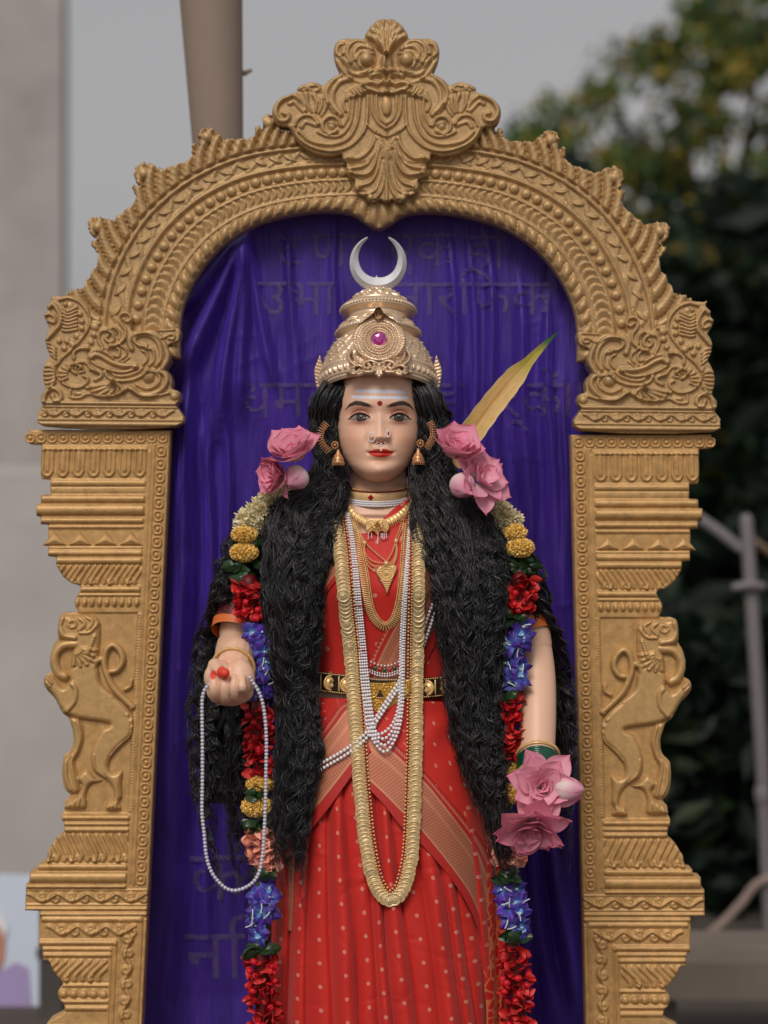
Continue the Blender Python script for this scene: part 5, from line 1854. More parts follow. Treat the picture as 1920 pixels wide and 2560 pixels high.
# torso drape: red cloth over the chest, then the shoulder border crossing from the waist up to the right
wr2 = lambda X, Y: 2.6 * np.sin((X * .9 - Y * .25) / 13.0) * np.exp(-((X - 800) / 50) ** 2) * np.clip((Y - 1480) / 120, 0, 1) + 3 * np.sin((X + Y * .55) / 26) * np.exp(-((X - 1080) / 60) ** 2 - ((Y - 1560) / 90) ** 2)
M_tsilk = silk('red_silk_chest')
rowsC = [[(700, 1392), (760, 1386), (835, 1362), (880, 1334), (922, 1330), (962, 1292), (1008, 1254), (1050, 1250), (1110, 1290), (1190, 1330)],
         [(690, 1470), (760, 1470), (835, 1462), (880, 1450), (922, 1450), (962, 1440), (1008, 1430), (1050, 1425), (1110, 1430), (1190, 1440)],
         [(715, 1580), (760, 1580), (835, 1580), (880, 1580), (922, 1580), (962, 1580), (1008, 1580), (1050, 1580), (1110, 1580), (1180, 1580)],
         [(745, 1712), (780, 1712), (835, 1716), (880, 1718), (922, 1720), (962, 1720), (1008, 1720), (1050, 1718), (1110, 1714), (1160, 1712)]]
panel('chest_drape', rowsC, [0, 2.0, 4.2, 6.4], 110, 3, M_tsilk, wr2, [24, 26, 26], (1 / 58.0, 1))
tee = [(910, 1716), (926, 1645), (962, 1570), (1000, 1500), (1036, 1432), (1064, 1380), (1090, 1330)]
ca = [(928, 1718), (944, 1655), (980, 1580), (1018, 1510), (1052, 1446), (1080, 1396), (1106, 1346)]
cb = [(1020, 1718), (1034, 1680), (1060, 1620), (1092, 1560), (1122, 1500), (1150, 1450), (1180, 1400)]
ee = [(1040, 1718), (1052, 1690), (1078, 1634), (1108, 1574), (1138, 1514), (1166, 1464), (1196, 1414)]
panel('shoulder_border', [tee, ca, cb, ee], [0, 40, 130, 150], 70, 6, M_zari, wr2, [8, 18, 6])
panel('shoulder_border', [[(770, 1412), (800, 1392), (838, 1372), (866, 1356)], [(774, 1424), (804, 1404), (840, 1382), (868, 1366)], [(784, 1508), (812, 1470), (850, 1420), (880, 1386)], [(790, 1520), (818, 1482), (856, 1432), (884, 1398)]], [30, 41, 129, 140], 36, 6.5, M_zari, None, [4, 16, 4])
# fold of the saree end showing past the hair on the right shoulder
panel('shoulder_fold', [[(1216, 1262), (1246, 1284), (1276, 1308)], [(1214, 1300), (1238, 1318), (1264, 1336)], [(1218, 1340), (1236, 1350), (1256, 1360)]], [60, 100, 140], 24, 96, M_zari, lambda X, Y: 5 * np.sin(X / 8.0), [10, 10])
# blouse sleeves
M_teal = pm('teal_blouse_silk', lin(26, 62, 92), .5, var=(40, .25))
M_blouse = pm('orange_sleeve_edge', lin(214, 108, 44), .5)
M_brok = pm('maroon_brocade_sleeve', lin(96, 30, 30), .5, var=(160, .8))


def sleeve(name, pts, rad, mat, sides=22):
    P = catmull(np.array(pts, float), 8)
    Rr = np.interp(np.linspace(0, 1, len(P)), np.linspace(0, 1, len(rad)), rad)
    V, F = tubes(S.P(P[:, 0], P[:, 1], P[:, 2]), Rr * K * S.k, sides)
    return mesh(name, V, F, mat, statue)


sleeve('sleeve', [(720, 1306, 240), (668, 1360, 262), (634, 1420, 262), (606, 1492, 270), (596, 1530, 276)], [64, 68, 64, 62, 61], M_teal)
sleeve('sleeve_band', [(600, 1518, 274), (594, 1545, 282), (588, 1566, 290)], [61, 60.5, 60], M_brok)
sleeve('sleeve_edge', [(588.5, 1563, 289), (585, 1577, 295), (583, 1586, 300)], [62, 61, 60], M_blouse)
sleeve('sleeve', [(1180, 1306, 240), (1230, 1360, 258), (1266, 1420, 258), (1300, 1492, 264), (1318, 1560, 268)], [64, 66, 64, 62, 60], M_teal)
sleeve('sleeve_edge', [(1318, 1555, 268), (1326, 1585, 274)], [61, 60], M_blouse)
# ------------------------------------------------------------------ hair
M_hair = pm('black_hair', lin(30, 28, 30), 0.30, spec=0.7, vcol=True)
M_hairbase = pm('hair_underlayer', lin(13, 12, 13), 0.75, spec=0.2, var=(60, .4))
HA = np.array([(945, 815, 890, 334, 8), (965, 800, 880, 340, 12), (985, 786, 868, 343, 18), (1018, 776, 853, 338, 24), (1045, 774, 842, 328, 18), (1100, 788, 838, 318, 30), (1160, 800, 856, 322, 34), (1205, 770, 856, 332, 38), (1260, 692, 850, 350, 40),
               (1320, 670, 838, 366, 44), (1400, 668, 818, 384, 48), (1500, 671, 798, 396, 48), (1600, 682, 787, 392, 48), (1700, 697, 774, 386, 44), (1780, 702, 786, 390, 42), (1860, 704, 793, 398, 40), (1950, 700, 776, 404, 36),
               (2050, 690, 763, 410, 30), (2120, 698, 756, 414, 22), (2195, 722, 748, 416, 14)], float)
HB = np.array([(945, 1004, 1080, 334, 8), (965, 1012, 1094, 340, 12), (985, 1024, 1106, 343, 18), (1018, 1036, 1116, 338, 24), (1045, 1050, 1120, 328, 18), (1100, 1048, 1110, 318, 30), (1160, 1034, 1116, 322, 34), (1220, 1034, 1160, 338, 38), (1290, 1034, 1216, 356, 40),
               (1360, 1046, 1248, 374, 44), (1450, 1082, 1252, 392, 48), (1550, 1104, 1246, 400, 48), (1650, 1114, 1240, 396, 48), (1750, 1124, 1240, 392, 44), (1850, 1146, 1238, 398, 40), (1950, 1172, 1246, 404, 32),
               (2020, 1212, 1258, 408, 22), (2100, 1230, 1262, 408, 14), (2185, 1246, 1270, 402, 10)], float)
HC = np.array([(1330, 590, 640, 330, 10), (1370, 572, 640, 335, 14), (1430, 548, 640, 330, 16), (1500, 528, 630, 310, 20), (1600, 492, 655, 190, 34), (1700, 471, 660, 190, 34), (1800, 466, 660, 190, 34), (1900, 470, 660, 190, 34),
               (2000, 480, 660, 190, 30), (2080, 500, 640, 190, 24), (2160, 530, 625, 190, 18), (2260, 560, 600, 190, 8)], float)
HD = np.array([(1380, 1316, 1336, 330, 8), (1420, 1314, 1350, 330, 10), (1470, 1316, 1366, 326, 14), (1550, 1326, 1390, 300, 18), (1620, 1350, 1412, 230, 20), (1700, 1372, 1430, 180, 20), (1800, 1384, 1442, 180, 20), (1900, 1386, 1440, 180, 18),
               (2000, 1388, 1434, 180, 14), (2110, 1390, 1424, 180, 10)], float)
LOC = np.array([(1940, 1228, 1240, 420, 4), (2000, 1224, 1238, 424, 4), (2060, 1226, 1246, 426, 4), (2120, 1234, 1258, 426, 4), (2170, 1250, 1275, 424, 4)], float)


def hair_mass(T_, y, q):
    L_, R_ = np.interp(y, T_[:, 0], T_[:, 1]), np.interp(y, T_[:, 0], T_[:, 2])
    f0, b = np.interp(y, T_[:, 0], T_[:, 3]), np.interp(y, T_[:, 0], T_[:, 4])
    return L_ + (R_ - L_) * q, f0 + b * np.sqrt(np.clip(1 - (2 * q - 1) ** 2, 0, 1)), R_ - L_


def hair(T_, clumps, per, seed, amp=8.5, wav=44, step=11.5, rad=1.08, y_start=None, endvar=.2, curl0=970, fly=.14):
    r = np.random.default_rng(seed)
    y0, y1 = T_[0, 0], T_[-1, 0]
    n = int((y1 - y0) / step)
    P, R_, C = [], [], []
    for c in range(clumps):
        q0 = (c + .5 + r.uniform(-.4, .4)) / clumps
        depth = r.uniform(0, 1) ** 1.4
        ph, wv_, am = r.uniform(0, 6.28), wav * r.uniform(.7, 1.8), amp * r.choice([.5, .75, 1.0, 1.5]) * r.uniform(.8, 1.2)
        m1, m2, mp = r.uniform(6, 17), r.uniform(130, 330), r.uniform(0, 6.28)
        ck = r.uniform(.55, 1.5)
        end = y1 - (y1 - y0) * endvar * r.uniform(0, 1) ** 1.1
        dr = r.normal() * .07
        hand = r.choice([-1, 1])
        for s_ in range(per):
            fl = r.uniform() < fly
            ye = end - r.uniform(0, 1) ** 2 * 90
            ys_ = y0 + r.uniform(0, 20)
            y = np.linspace(ys_, ye, n)
            t = (y - y0) / (y1 - y0)
            q = np.clip(q0 + dr * np.sin(t * 5 + ph) + r.normal() * .012 + .02 * np.sin(t * 19 + ph * 2), .0, 1)
            x, f, w = hair_mass(T_, y, q)
            ox, of = r.normal() * 4.2, r.normal() * 3.0
            sc_ = np.clip((y - curl0) / 130, .12, 1) * np.clip(w / 60, .35, 1)
            a = ph + r.normal() * .48 + hand * 2 * np.pi * (y - y0) / wv_ + .9 * np.sin(y / 97.0 + ph)
            am2 = am * (1.9 if fl else 1) * (.75 + .35 * np.sin(y / 61.0 + ph * 3)) * r.uniform(.8, 1.2)
            x = x + m1 * np.sin(y / m2 * 6.28 + mp) * sc_ + (ox + am2 * np.cos(a)) * sc_ + (2.5 * np.sin(y / 31.0 + s_) + 2.2 * np.sin(y / 15.0 * (1 + .12 * np.sin(ph * 5)) + ph * 7)) * sc_ * .8
            f = f - depth * 34 + (of + am2 * .8 * np.sin(a)) * sc_ + (7 if fl else 0)
            yy = y + 3.0 * np.sin(a * 1.0 + 1.2) * sc_
            P.append(S.P(x, yy, f))
            R_.append(rad * K * np.clip((1 - t * (y1 - y0) / (ye - y0)) * 7 + .3, .3, 1) * r.uniform(.6, 1.25))
            C.append(lin(30, 29, 31) * ck * r.uniform(.4, 1.8) * (1.4 if fl else 1))
    V, F = tubes(np.array(P), np.array(R_), 3)
    return V, F, np.repeat(np.array(C), n * 3, 0)


for T_, cl, pr, sd_, am, wv_ in ((HA, 66, 15, 1, 5.8, 48), (HB, 66, 15, 2, 5.8, 48), (HC, 42, 12, 3, 6.2, 46), (HD, 17, 13, 4, 7, 42), (LOC, 4, 12, 5, 6, 50)):
    V, F, c = hair(T_, cl, pr, sd_, am, wv_, endvar=.38 if T_ is HC else .18)
    o = mesh('curly_hair', V, F, M_hair, statue, col=c, kind='stuff')
    # dark core that keeps the mass opaque
    yb2 = np.linspace(T_[0, 0] + 4, T_[-1, 0] - (230 if T_ is HC else 120), 120)
    qq = np.concatenate([np.linspace(0, 1, 18), np.linspace(1, 0, 14)[1:-1]])
    Q, Y = np.meshgrid(qq, yb2)
    L_, R2 = np.interp(Y, T_[:, 0], T_[:, 1]), np.interp(Y, T_[:, 0], T_[:, 2])
    w = R2 - L_
    ins_ = np.minimum(9, w * .22)
    x = L_ + ins_ + (w - 2 * ins_) * Q + 3 * np.sin(Y / 11.0 + Q * 9) * (ins_ / 9)
    fk = np.interp(Y, T_[:, 0], T_[:, 3]); bb = np.interp(Y, T_[:, 0], T_[:, 4])
    fq = np.where(np.arange(len(qq))[None] < 26, fk - 24 + bb * .8 * np.sqrt(np.clip(1 - (2 * Q - 1) ** 2, 0, 1)), fk - 40)
    if T_ is LOC: continue
    mesh('hair_underlayer', S.P(x, Y, fq), gridF(*x.shape, wrap=True), M_hairbase, statue)
# hair cap under the crown, swept from the parting to the temples
a = np.radians(np.linspace(-178, 178, 70)); v = np.linspace(0, 1, 20)
Aa, Vv = np.meshgrid(a, v)
rr2 = 112 - 6 * Vv
x = 945 + rr2 * np.sin(Aa)
side_ = np.abs(Aa)
y = 900 + (60 + 230 * np.clip((side_ - .75) / 1.0, 0, 1)) * Vv
f = 280 + (100 - 10 * Vv) * np.cos(Aa)
keep = side_ > .95
x = np.where(keep, x, x); f = np.where(side_ < .95, f - 60, f)
mesh('hair_underlayer', S.P(x, y, f), gridF(*x.shape, wrap=False), M_hairbase, statue)
# loose single hairs crossing the garland, pillar and saree
r = np.random.default_rng(77)
P, R_ = [], []
for _ in range(760):
    k = r.integers(0, 4)
    T_ = (HA, HB, HC, HD)[k]
    ya_ = r.uniform(T_[0, 0] + 150, T_[-1, 0] - 60)
    q = r.choice([0.0, 1.0])
    ln = r.uniform(60, 170)
    y = np.linspace(ya_, ya_ + ln, 18)
    x, f, w = hair_mass(T_, y, np.full(18, q))
    t = np.linspace(0, 1, 18)
    out = (1 if q else -1) * r.uniform(6, 18)
    a = r.uniform(0, 6) + t * r.uniform(6, 16)
    x = x + out * np.sin(t * 2.2) + 5 * np.cos(a); f = f + 6 + 6 * np.sin(a)
    P.append(S.P(x, y + 5 * np.sin(a), f)); R_.append(np.full(18, r.uniform(.4, .8) * K))
V, F = tubes(np.array(P), np.array(R_), 3)
mesh('stray_hair', V, F, M_hair, statue, col=np.broadcast_to(lin(30, 28, 30), (len(V), 3)), kind='stuff')
# ------------------------------------------------------------------ crown
M_crown = pm('rose_gold', lin(226, 198, 168), .28, .5, .5, var=(30, .12), bump=(500, .25, .0006))
M_jgold = pm('jewel_gold', lin(234, 194, 132), .34, .32, .5, var=(60, .18))
M_pearl = pm('pearl', lin(240, 236, 240), .25, .0, .6, coat=.4)
M_silverp = pm('silver_paint', lin(206, 206, 212), .5, .1, .5, var=(25, .12), bump=(220, .2, .0008))
M_ruby = pm('red_stone', lin(170, 14, 22), .12, 0, .7, coat=.5)
M_emerald = pm('green_stone', lin(8, 70, 52), .12, 0, .7, coat=.5)
M_gem = pm('magenta_stone', lin(176, 44, 142), .1, .1, .8, coat=.6, var=(120, .35))
M_cord = pm('red_cord', lin(140, 16, 20), .8)
CX, TA = 945.0, math.radians(18.5)
crown = thing('crown', 'tall tiered rose gold crown with a magenta stone on the statue\'s head', 'crown', S.P(CX, 975, 290))
prof = np.array([(712, 3), (713, 24), (718, 40), (727, 54), (738, 68), (748, 78), (752, 80), (756, 86), (764, 95), (771, 98), (777, 97), (780, 90), (784, 82), (790, 79), (795, 80), (799, 84), (806, 93), (815, 101), (824, 109), (830, 112), (836, 111), (839, 105),
                 (843, 100), (849, 103), (858, 112), (868, 120), (880, 127), (894, 134), (910, 141), (925, 148), (938, 152), (950, 154), (962, 151), (972, 146), (978, 142), (976, 136)])
pr = resample(catmull(prof, 4), n=180)
na = 330
an = np.linspace(-np.pi, np.pi, na, endpoint=False)
AA, YY = np.meshgrid(an, pr[:, 0])
RR = np.broadcast_to(pr[:, 1][:, None], AA.shape).copy()
hh = YY
def bandm(y0, y1): return np.clip((hh - y0) / 2, 0, 1) * np.clip((y1 - hh) / 2, 0, 1)
seg = AA / (2 * np.pi)
dsp = np.zeros(AA.shape)
dsp += bandm(758, 772) * 2.6 * np.abs(np.sin(seg * np.pi * 70))
dsp += bandm(716, 752) * 2.6 * np.sin(seg * 2 * np.pi * 14 + .9 * np.sin(hh * .3)) * np.sin(hh * .26)
dsp += bandm(751, 756) * 2.0
dsp += bandm(798, 828) * 3.0 * np.sin(seg * 2 * np.pi * 12 + np.sin(hh * .35)) * np.sin((hh - 798) * .21)
dsp += bandm(826, 834) * 1.6 * np.abs(np.sin(seg * np.pi * 90))
lat = np.abs(np.sin(seg * np.pi * 26 + hh * .075)) < .13
lat2 = np.abs(np.sin(seg * np.pi * 26 - hh * .075)) < .13
dm = bandm(852, 926)
dsp += dm * (2.2 * lat + 2.2 * lat2)
dsp += dm * 2.2 * np.clip(np.sin(seg * 2 * np.pi * 60 + .6) * np.sin(hh * .62) - .35, 0, 1)
dsp += bandm(926, 938) * 2.4 * np.abs(np.sin(seg * np.pi * 110)) + bandm(940, 943) * 1.8
dsp += bandm(945, 960) * 2.8 * np.clip(np.sin(seg * 2 * np.pi * 52) * 1.6, -.2, 1) + bandm(963, 966) * 2 + bandm(970, 974) * 1.6
RR = RR * .965 + dsp * 2.1
def crown_pt(x_off, y, r_f):
    """Tilt backwards about the brim: x offset, height along the axis, forward offset."""
    dy, df = y - 960.0, r_f
    return CX + x_off, 960 + dy - df * math.sin(TA), 290 + df * math.cos(TA) + dy * math.sin(TA) * .9
xo = RR * np.sin(AA); ro = RR * np.cos(AA) * .86
X, Y, Fd = crown_pt(xo, YY, ro)
mesh('shell', S.P(X, Y, Fd), gridF(*X.shape, wrap=True), M_crown, crown)


def crown_relief(name, pts_fn, x0, y0, x1, y1, lift, mat, draw, outl, par=crown, st=1.0, edge=2.5):
    """Small carved plate laid on the crown front."""
    R = Relief(x0, y0, x1, y1, st)
    R.outline(np.array(outl, float))
    R.H[:] = 3
    draw(R)
    class _F:
        def P(s_, x, y, f):
            return S.P(x, y, f + (np.asarray(y, float) - 852) * .62)
    def build():
        o = R.build(name, _F(), lift, 12, mat, par, None, edge=edge)
        return o
    return build()


def ellp(cx, cy, rx, ry, n=60): 
    a = np.linspace(0, 2 * np.pi, n, endpoint=False); return np.stack([cx + rx * np.cos(a), cy + ry * np.sin(a)], -1)


def med(R):
    d = np.hypot((R.X - 948), (R.Y - 852))
    top = np.hypot((R.X - 948) / 1.0, (R.Y - 850) / 1.05)
    a = np.arctan2(R.Y - 852, R.X - 948)
    R.H += np.where(d > 53, 5 * np.abs(np.sin(a * 30)) ** .7 * np.clip((d - 53) / 3, 0, 1) + 2, 0)
    for rr3, w, h in ((51.5, 2.4, 7), (43, 1.6, 5), (36, 2.2, 6.5), (28.5, 2.0, 6.5), (22.5, 2.4, 8)):
        q = np.clip(1 - ((d - rr3) / w) ** 2, 0, 1); R.H += h * np.sqrt(q)
    for rr3, n_ in ((46.5, 44), (39.5, 38), (32.5, 30)):
        R.H += np.where(np.abs(d - rr3) < 2.4, 4.2 * np.clip(np.cos(a * n_), 0, 1), 0)
    R.H += np.where(d < 50, 6 - d * .06, 0)


mo = [(948 + 66 * math.cos(t), 852 + (60 if math.sin(t) < 0 else 55) * math.sin(t)) for t in np.linspace(0, 2 * np.pi, 70, endpoint=False)]
mo = [(x + (0), y - (14 * math.exp(-((x - 946) / 20) ** 2) if y < 852 else 0)) for x, y in mo]
medal = crown_relief('medallion', None, 876, 770, 1020, 916, 384, M_crown, med, mo)
gV, gF = lathe([(18.5, 0), (17.5, 5), (13, 9.5), (7.5, 11.5), (.01, 11.6)], 8)
mesh('stone', gV + S.P(948, 852, 394), gF, M_gem, crown, smooth=False)
def fin(R):
    R.stroke([(946, 796), (946, 776)], 4, 6); R.stroke([(946, 796), (938, 788), (937, 780)], 3.2, 5); R.stroke([(946, 796), (954, 788), (955, 780)], 3.2, 5)
crown_relief('leaf_finial', None, 930, 768, 962, 802, 390, M_crown, fin, catmull([(946, 770), (955, 777), (958, 788), (952, 798), (946, 800), (940, 798), (934, 788), (937, 777)], 5, True))


def fol(R):
    u_ = np.full(R.X.shape, -9.0)
    st0, ba0 = R.stroke, R.ball
    def st(p, w, h, **k):
        nonlocal u_
        d, _ = seg_dist(R.X, R.Y, catmull(np.array(p, float), 5)); u_ = np.maximum(u_, w + 1.2 - d); st0(p, w, h, **k)
    def ba(x, y, r_, h, **k):
        nonlocal u_
        u_ = np.maximum(u_, r_ + .5 - np.hypot(R.X - x, R.Y - y)); ba0(x, y, r_, h, **k)
    R.stroke, R.ball = st, ba
    for s_ in (-1, 1):
        m = lambda p: [(948 + s_ * x, y) for x, y in p]
        R.stroke(m([(6, 912), (20, 906), (34, 910), (38, 920), (30, 926), (22, 920), (27, 914)]), 3.4, 7)
        R.stroke(m([(34, 926), (48, 918), (60, 920), (64, 930), (56, 936), (48, 930)]), 3.2, 7)
        R.stroke(m([(8, 930), (22, 934), (36, 934), (50, 940), (66, 938)]), 3.4, 6)
        R.stroke(m([(62, 915), (72, 906), (76, 892), (70, 880)]), 3.2, 6)
        R.stroke(m([(44, 912), (56, 905), (62, 894)]), 3, 6)
        R.stroke(m([(10, 920), (16, 926), (8, 934)]), 3, 6)
        for q in ((12, 914), (40, 932), (66, 924), (78, 934), (54, 910)): R.ball(948 + s_ * q[0], q[1], 4, 5)
    R.ball(948, 915, 6, 6)
    R.stroke([(948, 922), (948, 944)], 5, 7); R.stroke([(942, 926), (941, 940)], 3, 6); R.stroke([(954, 926), (955, 940)], 3, 6)
    R.sdf = u_
fo = [(862, 944), (864, 900), (874, 876), (884, 890), (892, 905), (920, 903), (948, 906), (976, 903), (1004, 905), (1012, 890), (1022, 876), (1032, 900), (1034, 944), (1000, 944), (966, 940), (960, 948), (948, 951), (936, 948), (930, 940), (896, 944)]
crown_relief('scroll_foliage', None, 856, 868, 1040, 956, 384, M_crown, fol, catmull(fo, 4, True), edge=3)
for s_ in (-1, 1):
    pts = [(0, 0), (9, -14), (8, -30), (2, -58), (-1, -70), (-7, -52), (-14, -26), (-14, 0), (-8, 40), (-2, 60), (4, 30)]
    o_ = [(CX + s_ * (146) - s_ * x * 1.0, 938 + y * .76) for x, y in pts]
    R = Relief(CX + s_ * 146 - 20, 880, CX + s_ * 146 + 20, 990, 1.0)
    R.outline(catmull(o_, 4, True)); R.H[:] = 3
    for k in range(9):
        R.stroke([(CX + s_ * (146 - 6), 895 + k * 9), (CX + s_ * (146 + 12), 890 + k * 9)], 2.2, 3.5)
    R.build('side_finial', S, 300, 12, M_crown, crown, edge=3)

# crescent moon on the crown
moon_a = np.radians(np.linspace(-158, 158, 120))
ro = 73.0
wid = np.interp(np.abs(np.degrees(moon_a)), [0, 40, 90, 130, 152, 158], [37, 33, 25, 14, 7, 4])
sec = [(0, 0), (.03, 3), (.42, 15), (.95, 6), (1.0, 3), (1.0, -14), (0, -14)]
V = []
for a, w in zip(moon_a, wid):
    for u_, h_ in sec:
        rr3 = ro - w * u_
        V.append((945 + rr3 * math.sin(a), 645 + rr3 * math.cos(a), 232 + h_ * min(1, w / 14)))
V = np.array(V)
F = gridF(len(moon_a), len(sec), True)
caps = np.array([[0, i, i + 1] for i in range(1, len(sec) - 1)] + [[(len(moon_a) - 1) * len(sec), (len(moon_a) - 1) * len(sec) + i + 1, (len(moon_a) - 1) * len(sec) + i] for i in range(1, len(sec) - 1)])
mo_ = mesh('crescent_moon', S.P(V[:, 0], V[:, 1], V[:, 2]), [F, caps], M_silverp, crown, smooth=False)
V, F = lathe([(14, 0), (13, 12), (7, 22), (8, 28), (4, 40), (.01, 46)], 14, 'z')
mesh('spike', V + S.P(941, 722, 215), F, M_crown, crown)

# ------------------------------------------------------------------ ear and nose jewels
M_ear = pm('antique_gold', lin(196, 144, 100), .38, .4, .5, var=(90, .35))
M_choker = pm('choker_gold', lin(236, 196, 142), .4, .12, .5, var=(60, .2))
def tor(acc, c, rx, ry, r, n=40, m=8, tiltf=0.0, col=None, a0=0.0, a1=2 * math.pi, rz=0.0):
    a = np.linspace(a0, a1, n)
    x = rx * np.cos(a); y = -ry * np.sin(a)
    X = c[0] + x * math.cos(rz) - y * math.sin(rz); Y = c[1] + x * math.sin(rz) + y * math.cos(rz)
    Fd = c[2] + tiltf * np.sin(a)
    V, F = tubes(S.P(X, Y, Fd), r * K, m)
    acc.add(V, F, col)


for s_, nm in ((-1, 'beside the left lotus pair'), (1, 'below the yellow blade leaf')):
    if s_ < 0:
        arc = [(818, 1062), (806, 1078), (803, 1096), (810, 1112), (824, 1128)]; fl, be, f0 = (838, 1114), (846, 1130), 362
    else:
        arc = [(1072, 1058), (1080, 1074), (1080, 1092), (1074, 1106), (1064, 1120)]; fl, be, f0 = (1050, 1110), (1045, 1128), 364
    t = thing('earring', 'gold bell earring with spiked ear crescent ' + nm, 'earring', S.P(*fl, f0), 'gold earrings')
    a = Acc(); P = resample(catmull(arc, 8), n=15)
    tng = np.gradient(P, axis=0); nrm = np.stack([tng[:, 1], -tng[:, 0]], -1); nrm /= np.linalg.norm(nrm, axis=1, keepdims=True)
    if (nrm[7] @ np.array([s_, 0])) < 0: nrm = -nrm
    for k in range(len(P)):
        for q, rr3 in ((-4.5, 2.2), (0, 2.6), (4.5, 2.1)):
            beads(a, S.P(*(P[k] + nrm[k] * q), f0 + 18), rr3)
        V, F, F3 = capped(S.P(*np.array([P[k] + nrm[k] * 4, P[k] + nrm[k] * 9]).T, f0 + 18), [1.5 * K, .8 * K], 5)
        a.add(V, F); a.F3.append(F3 + a.n - len(V))
        beads(a, S.P(*(P[k] + nrm[k] * 10), f0 + 18), 1.6)
        if k % 2 == 0:
            V, F, F3 = capped(S.P(*np.array([P[k] - nrm[k] * 4, P[k] - nrm[k] * 7]).T, f0 + 18), [1.2 * K, .7 * K], 5)
            a.add(V, F); a.F3.append(F3 + a.n - len(V))
    a.build('ear_crescent', M_ear, t)
    a = Acc()
    for k in range(9):
        an_ = k * 2 * np.pi / 9
        beads(a, S.P(fl[0] + 7.5 * math.cos(an_), fl[1] + 8 * math.sin(an_), f0 + 22), 3.0)
    beads(a, S.P(*fl, f0 + 24), 4.2)
    a.build('flower_stud', M_ear, t)
    V, F = lathe([(2.5, 6), (4, 0), (7, -6), (12.5, -15), (14.5, -24), (15.2, -28), (13, -29)], 18, 'z')
    bell = mesh('bell', V + S.P(*be, f0 + 16), F, M_ear, t)
    a = Acc()
    for row_, (rr3, dy) in enumerate(((9.5, 11), (13.2, 19), (15.4, 29), (14.6, 33))):
        for k in range(18):
            an_ = k * 2 * np.pi / 18
            beads(a, S.P(be[0] + rr3 * math.sin(an_), be[1] + dy, f0 + 16 + rr3 * math.cos(an_)), 1.7)
    a.build('bell_beads', M_ear, bell, kind='stuff')

t = thing('nose_ring', 'pearl hoop on the nostril on the viewer\'s left', 'nose ring', S.P(930, 1095, 428))
a = Acc()
for an_ in np.linspace(.9, 2 * math.pi - .2, 15):
    beads(a, S.P(929.5 + 8.5 * math.cos(an_), 1096 - 10.5 * math.sin(an_), 428 + 3 * math.cos(an_)), 1.9)
a.build('pearls', M_pearl, t, kind='stuff')
t = thing('nose_ring', 'small red and pearl clip on the nostril on the viewer\'s right', 'nose ring', S.P(971, 1088, 428))
a = Acc()
for an_ in np.linspace(0, 2 * math.pi, 11)[:-1]:
    beads(a, S.P(970 + 4.4 * math.cos(an_), 1087 - 8 * math.sin(an_), 428), 1.9)
a.build('pearls', M_pearl, t, kind='stuff')
V, F = ICO2
mesh('red_stone', V * np.array([2.4, 2, 4.6]) * K + S.P(971, 1086, 428), F, M_ruby, t)
t = thing('nose_pendant', 'tiny two-stone pendant hanging from the nose over the lips', 'nose ring', S.P(952, 1113, 432))
for q in (947, 958):
    mesh('red_stone', V * 2.5 * K + S.P(q, 1111, 431), F, M_ruby, t)
a = Acc(); beads(a, S.P(np.array([952.5, 952.5, 952.5, 948.5, 956.5, 943, 962]), np.array([1112, 1117.5, 1128, 1115, 1115, 1109, 1109]), 433), [2.4, 2.2, 2.7, 1.7, 1.7, 1.7, 1.7])
a.build('pearls', M_pearl, t, kind='stuff')

# ------------------------------------------------------------------ necklaces
def onbody(pts, off, step, n=10):
    P = resample(catmull(np.array(pts, float), n), step)
    return P, S.P(P[:, 0], P[:, 1], front(P[:, 0], P[:, 1]) + off)


def strand(acc, pts, off, r, step=None, col=None, jit=0.0):
    P, W = onbody(pts, off, step or r * 2.05)
    beads(acc, W + (rng.normal(size=W.shape) * jit * K if jit else 0), r * S.k, col)


# choker
chk = thing('choker', 'wide gold choker with a red diamond stone and rows of pearls round the neck', 'necklace', S.P(944, 1240, 330))
aa_ = np.radians(np.linspace(-118, 118, 150)); vv_ = np.linspace(0, 1, 14)
A2, V2_ = np.meshgrid(aa_, vv_)
def ck(a, h, lift=0.0):
    return S.P(943 + (83 + lift) * np.sin(a), 1213 + 17 * np.cos(a) + h, 250 + (86 + lift) * np.cos(a))
bulge = 3 * np.sin(np.pi * V2_) + 1.1 * np.abs(np.sin(A2 * 46 + np.abs(V2_ - .5) * 5)) * (V2_ > .12) * (V2_ < .88)
mesh('band', ck(A2, V2_ * 24, bulge), gridF(*A2.shape), M_choker, chk)
a = Acc(); beads(a, ck(np.radians(np.linspace(-112, 112, 74)), -3, 2), 2.2); a.build('top_beads', M_jgold, chk, kind='stuff')
a = Acc()
tor_ = tubes(ck(np.radians(np.linspace(-112, 112, 90)), .5, 3.4)[None], 1.2 * K, 6); a.add(*tor_); a.build('cord', M_cord, chk)
a = Acc()
for h, ph_ in ((25, 0), (30.5, .5), (35.5, 0)):
    beads(a, ck(np.radians(np.linspace(-108, 108, 66) + ph_ * 3.3), h, 4 - abs(h - 30) * .2), 3.1)
a.build('pearls', M_pearl, chk, kind='stuff')
dv = np.array([[0, -8, 0], [8, 0, 0], [0, 8, 0], [-8, 0, 0], [0, 0, 5]])
mesh('diamond_stone', S.P(927 + dv[:, 0], 1244 + dv[:, 1], 339 + dv[:, 2]), np.array([[0, 1, 4], [1, 2, 4], [2, 3, 4], [3, 0, 4]]), M_ruby, chk, smooth=False)

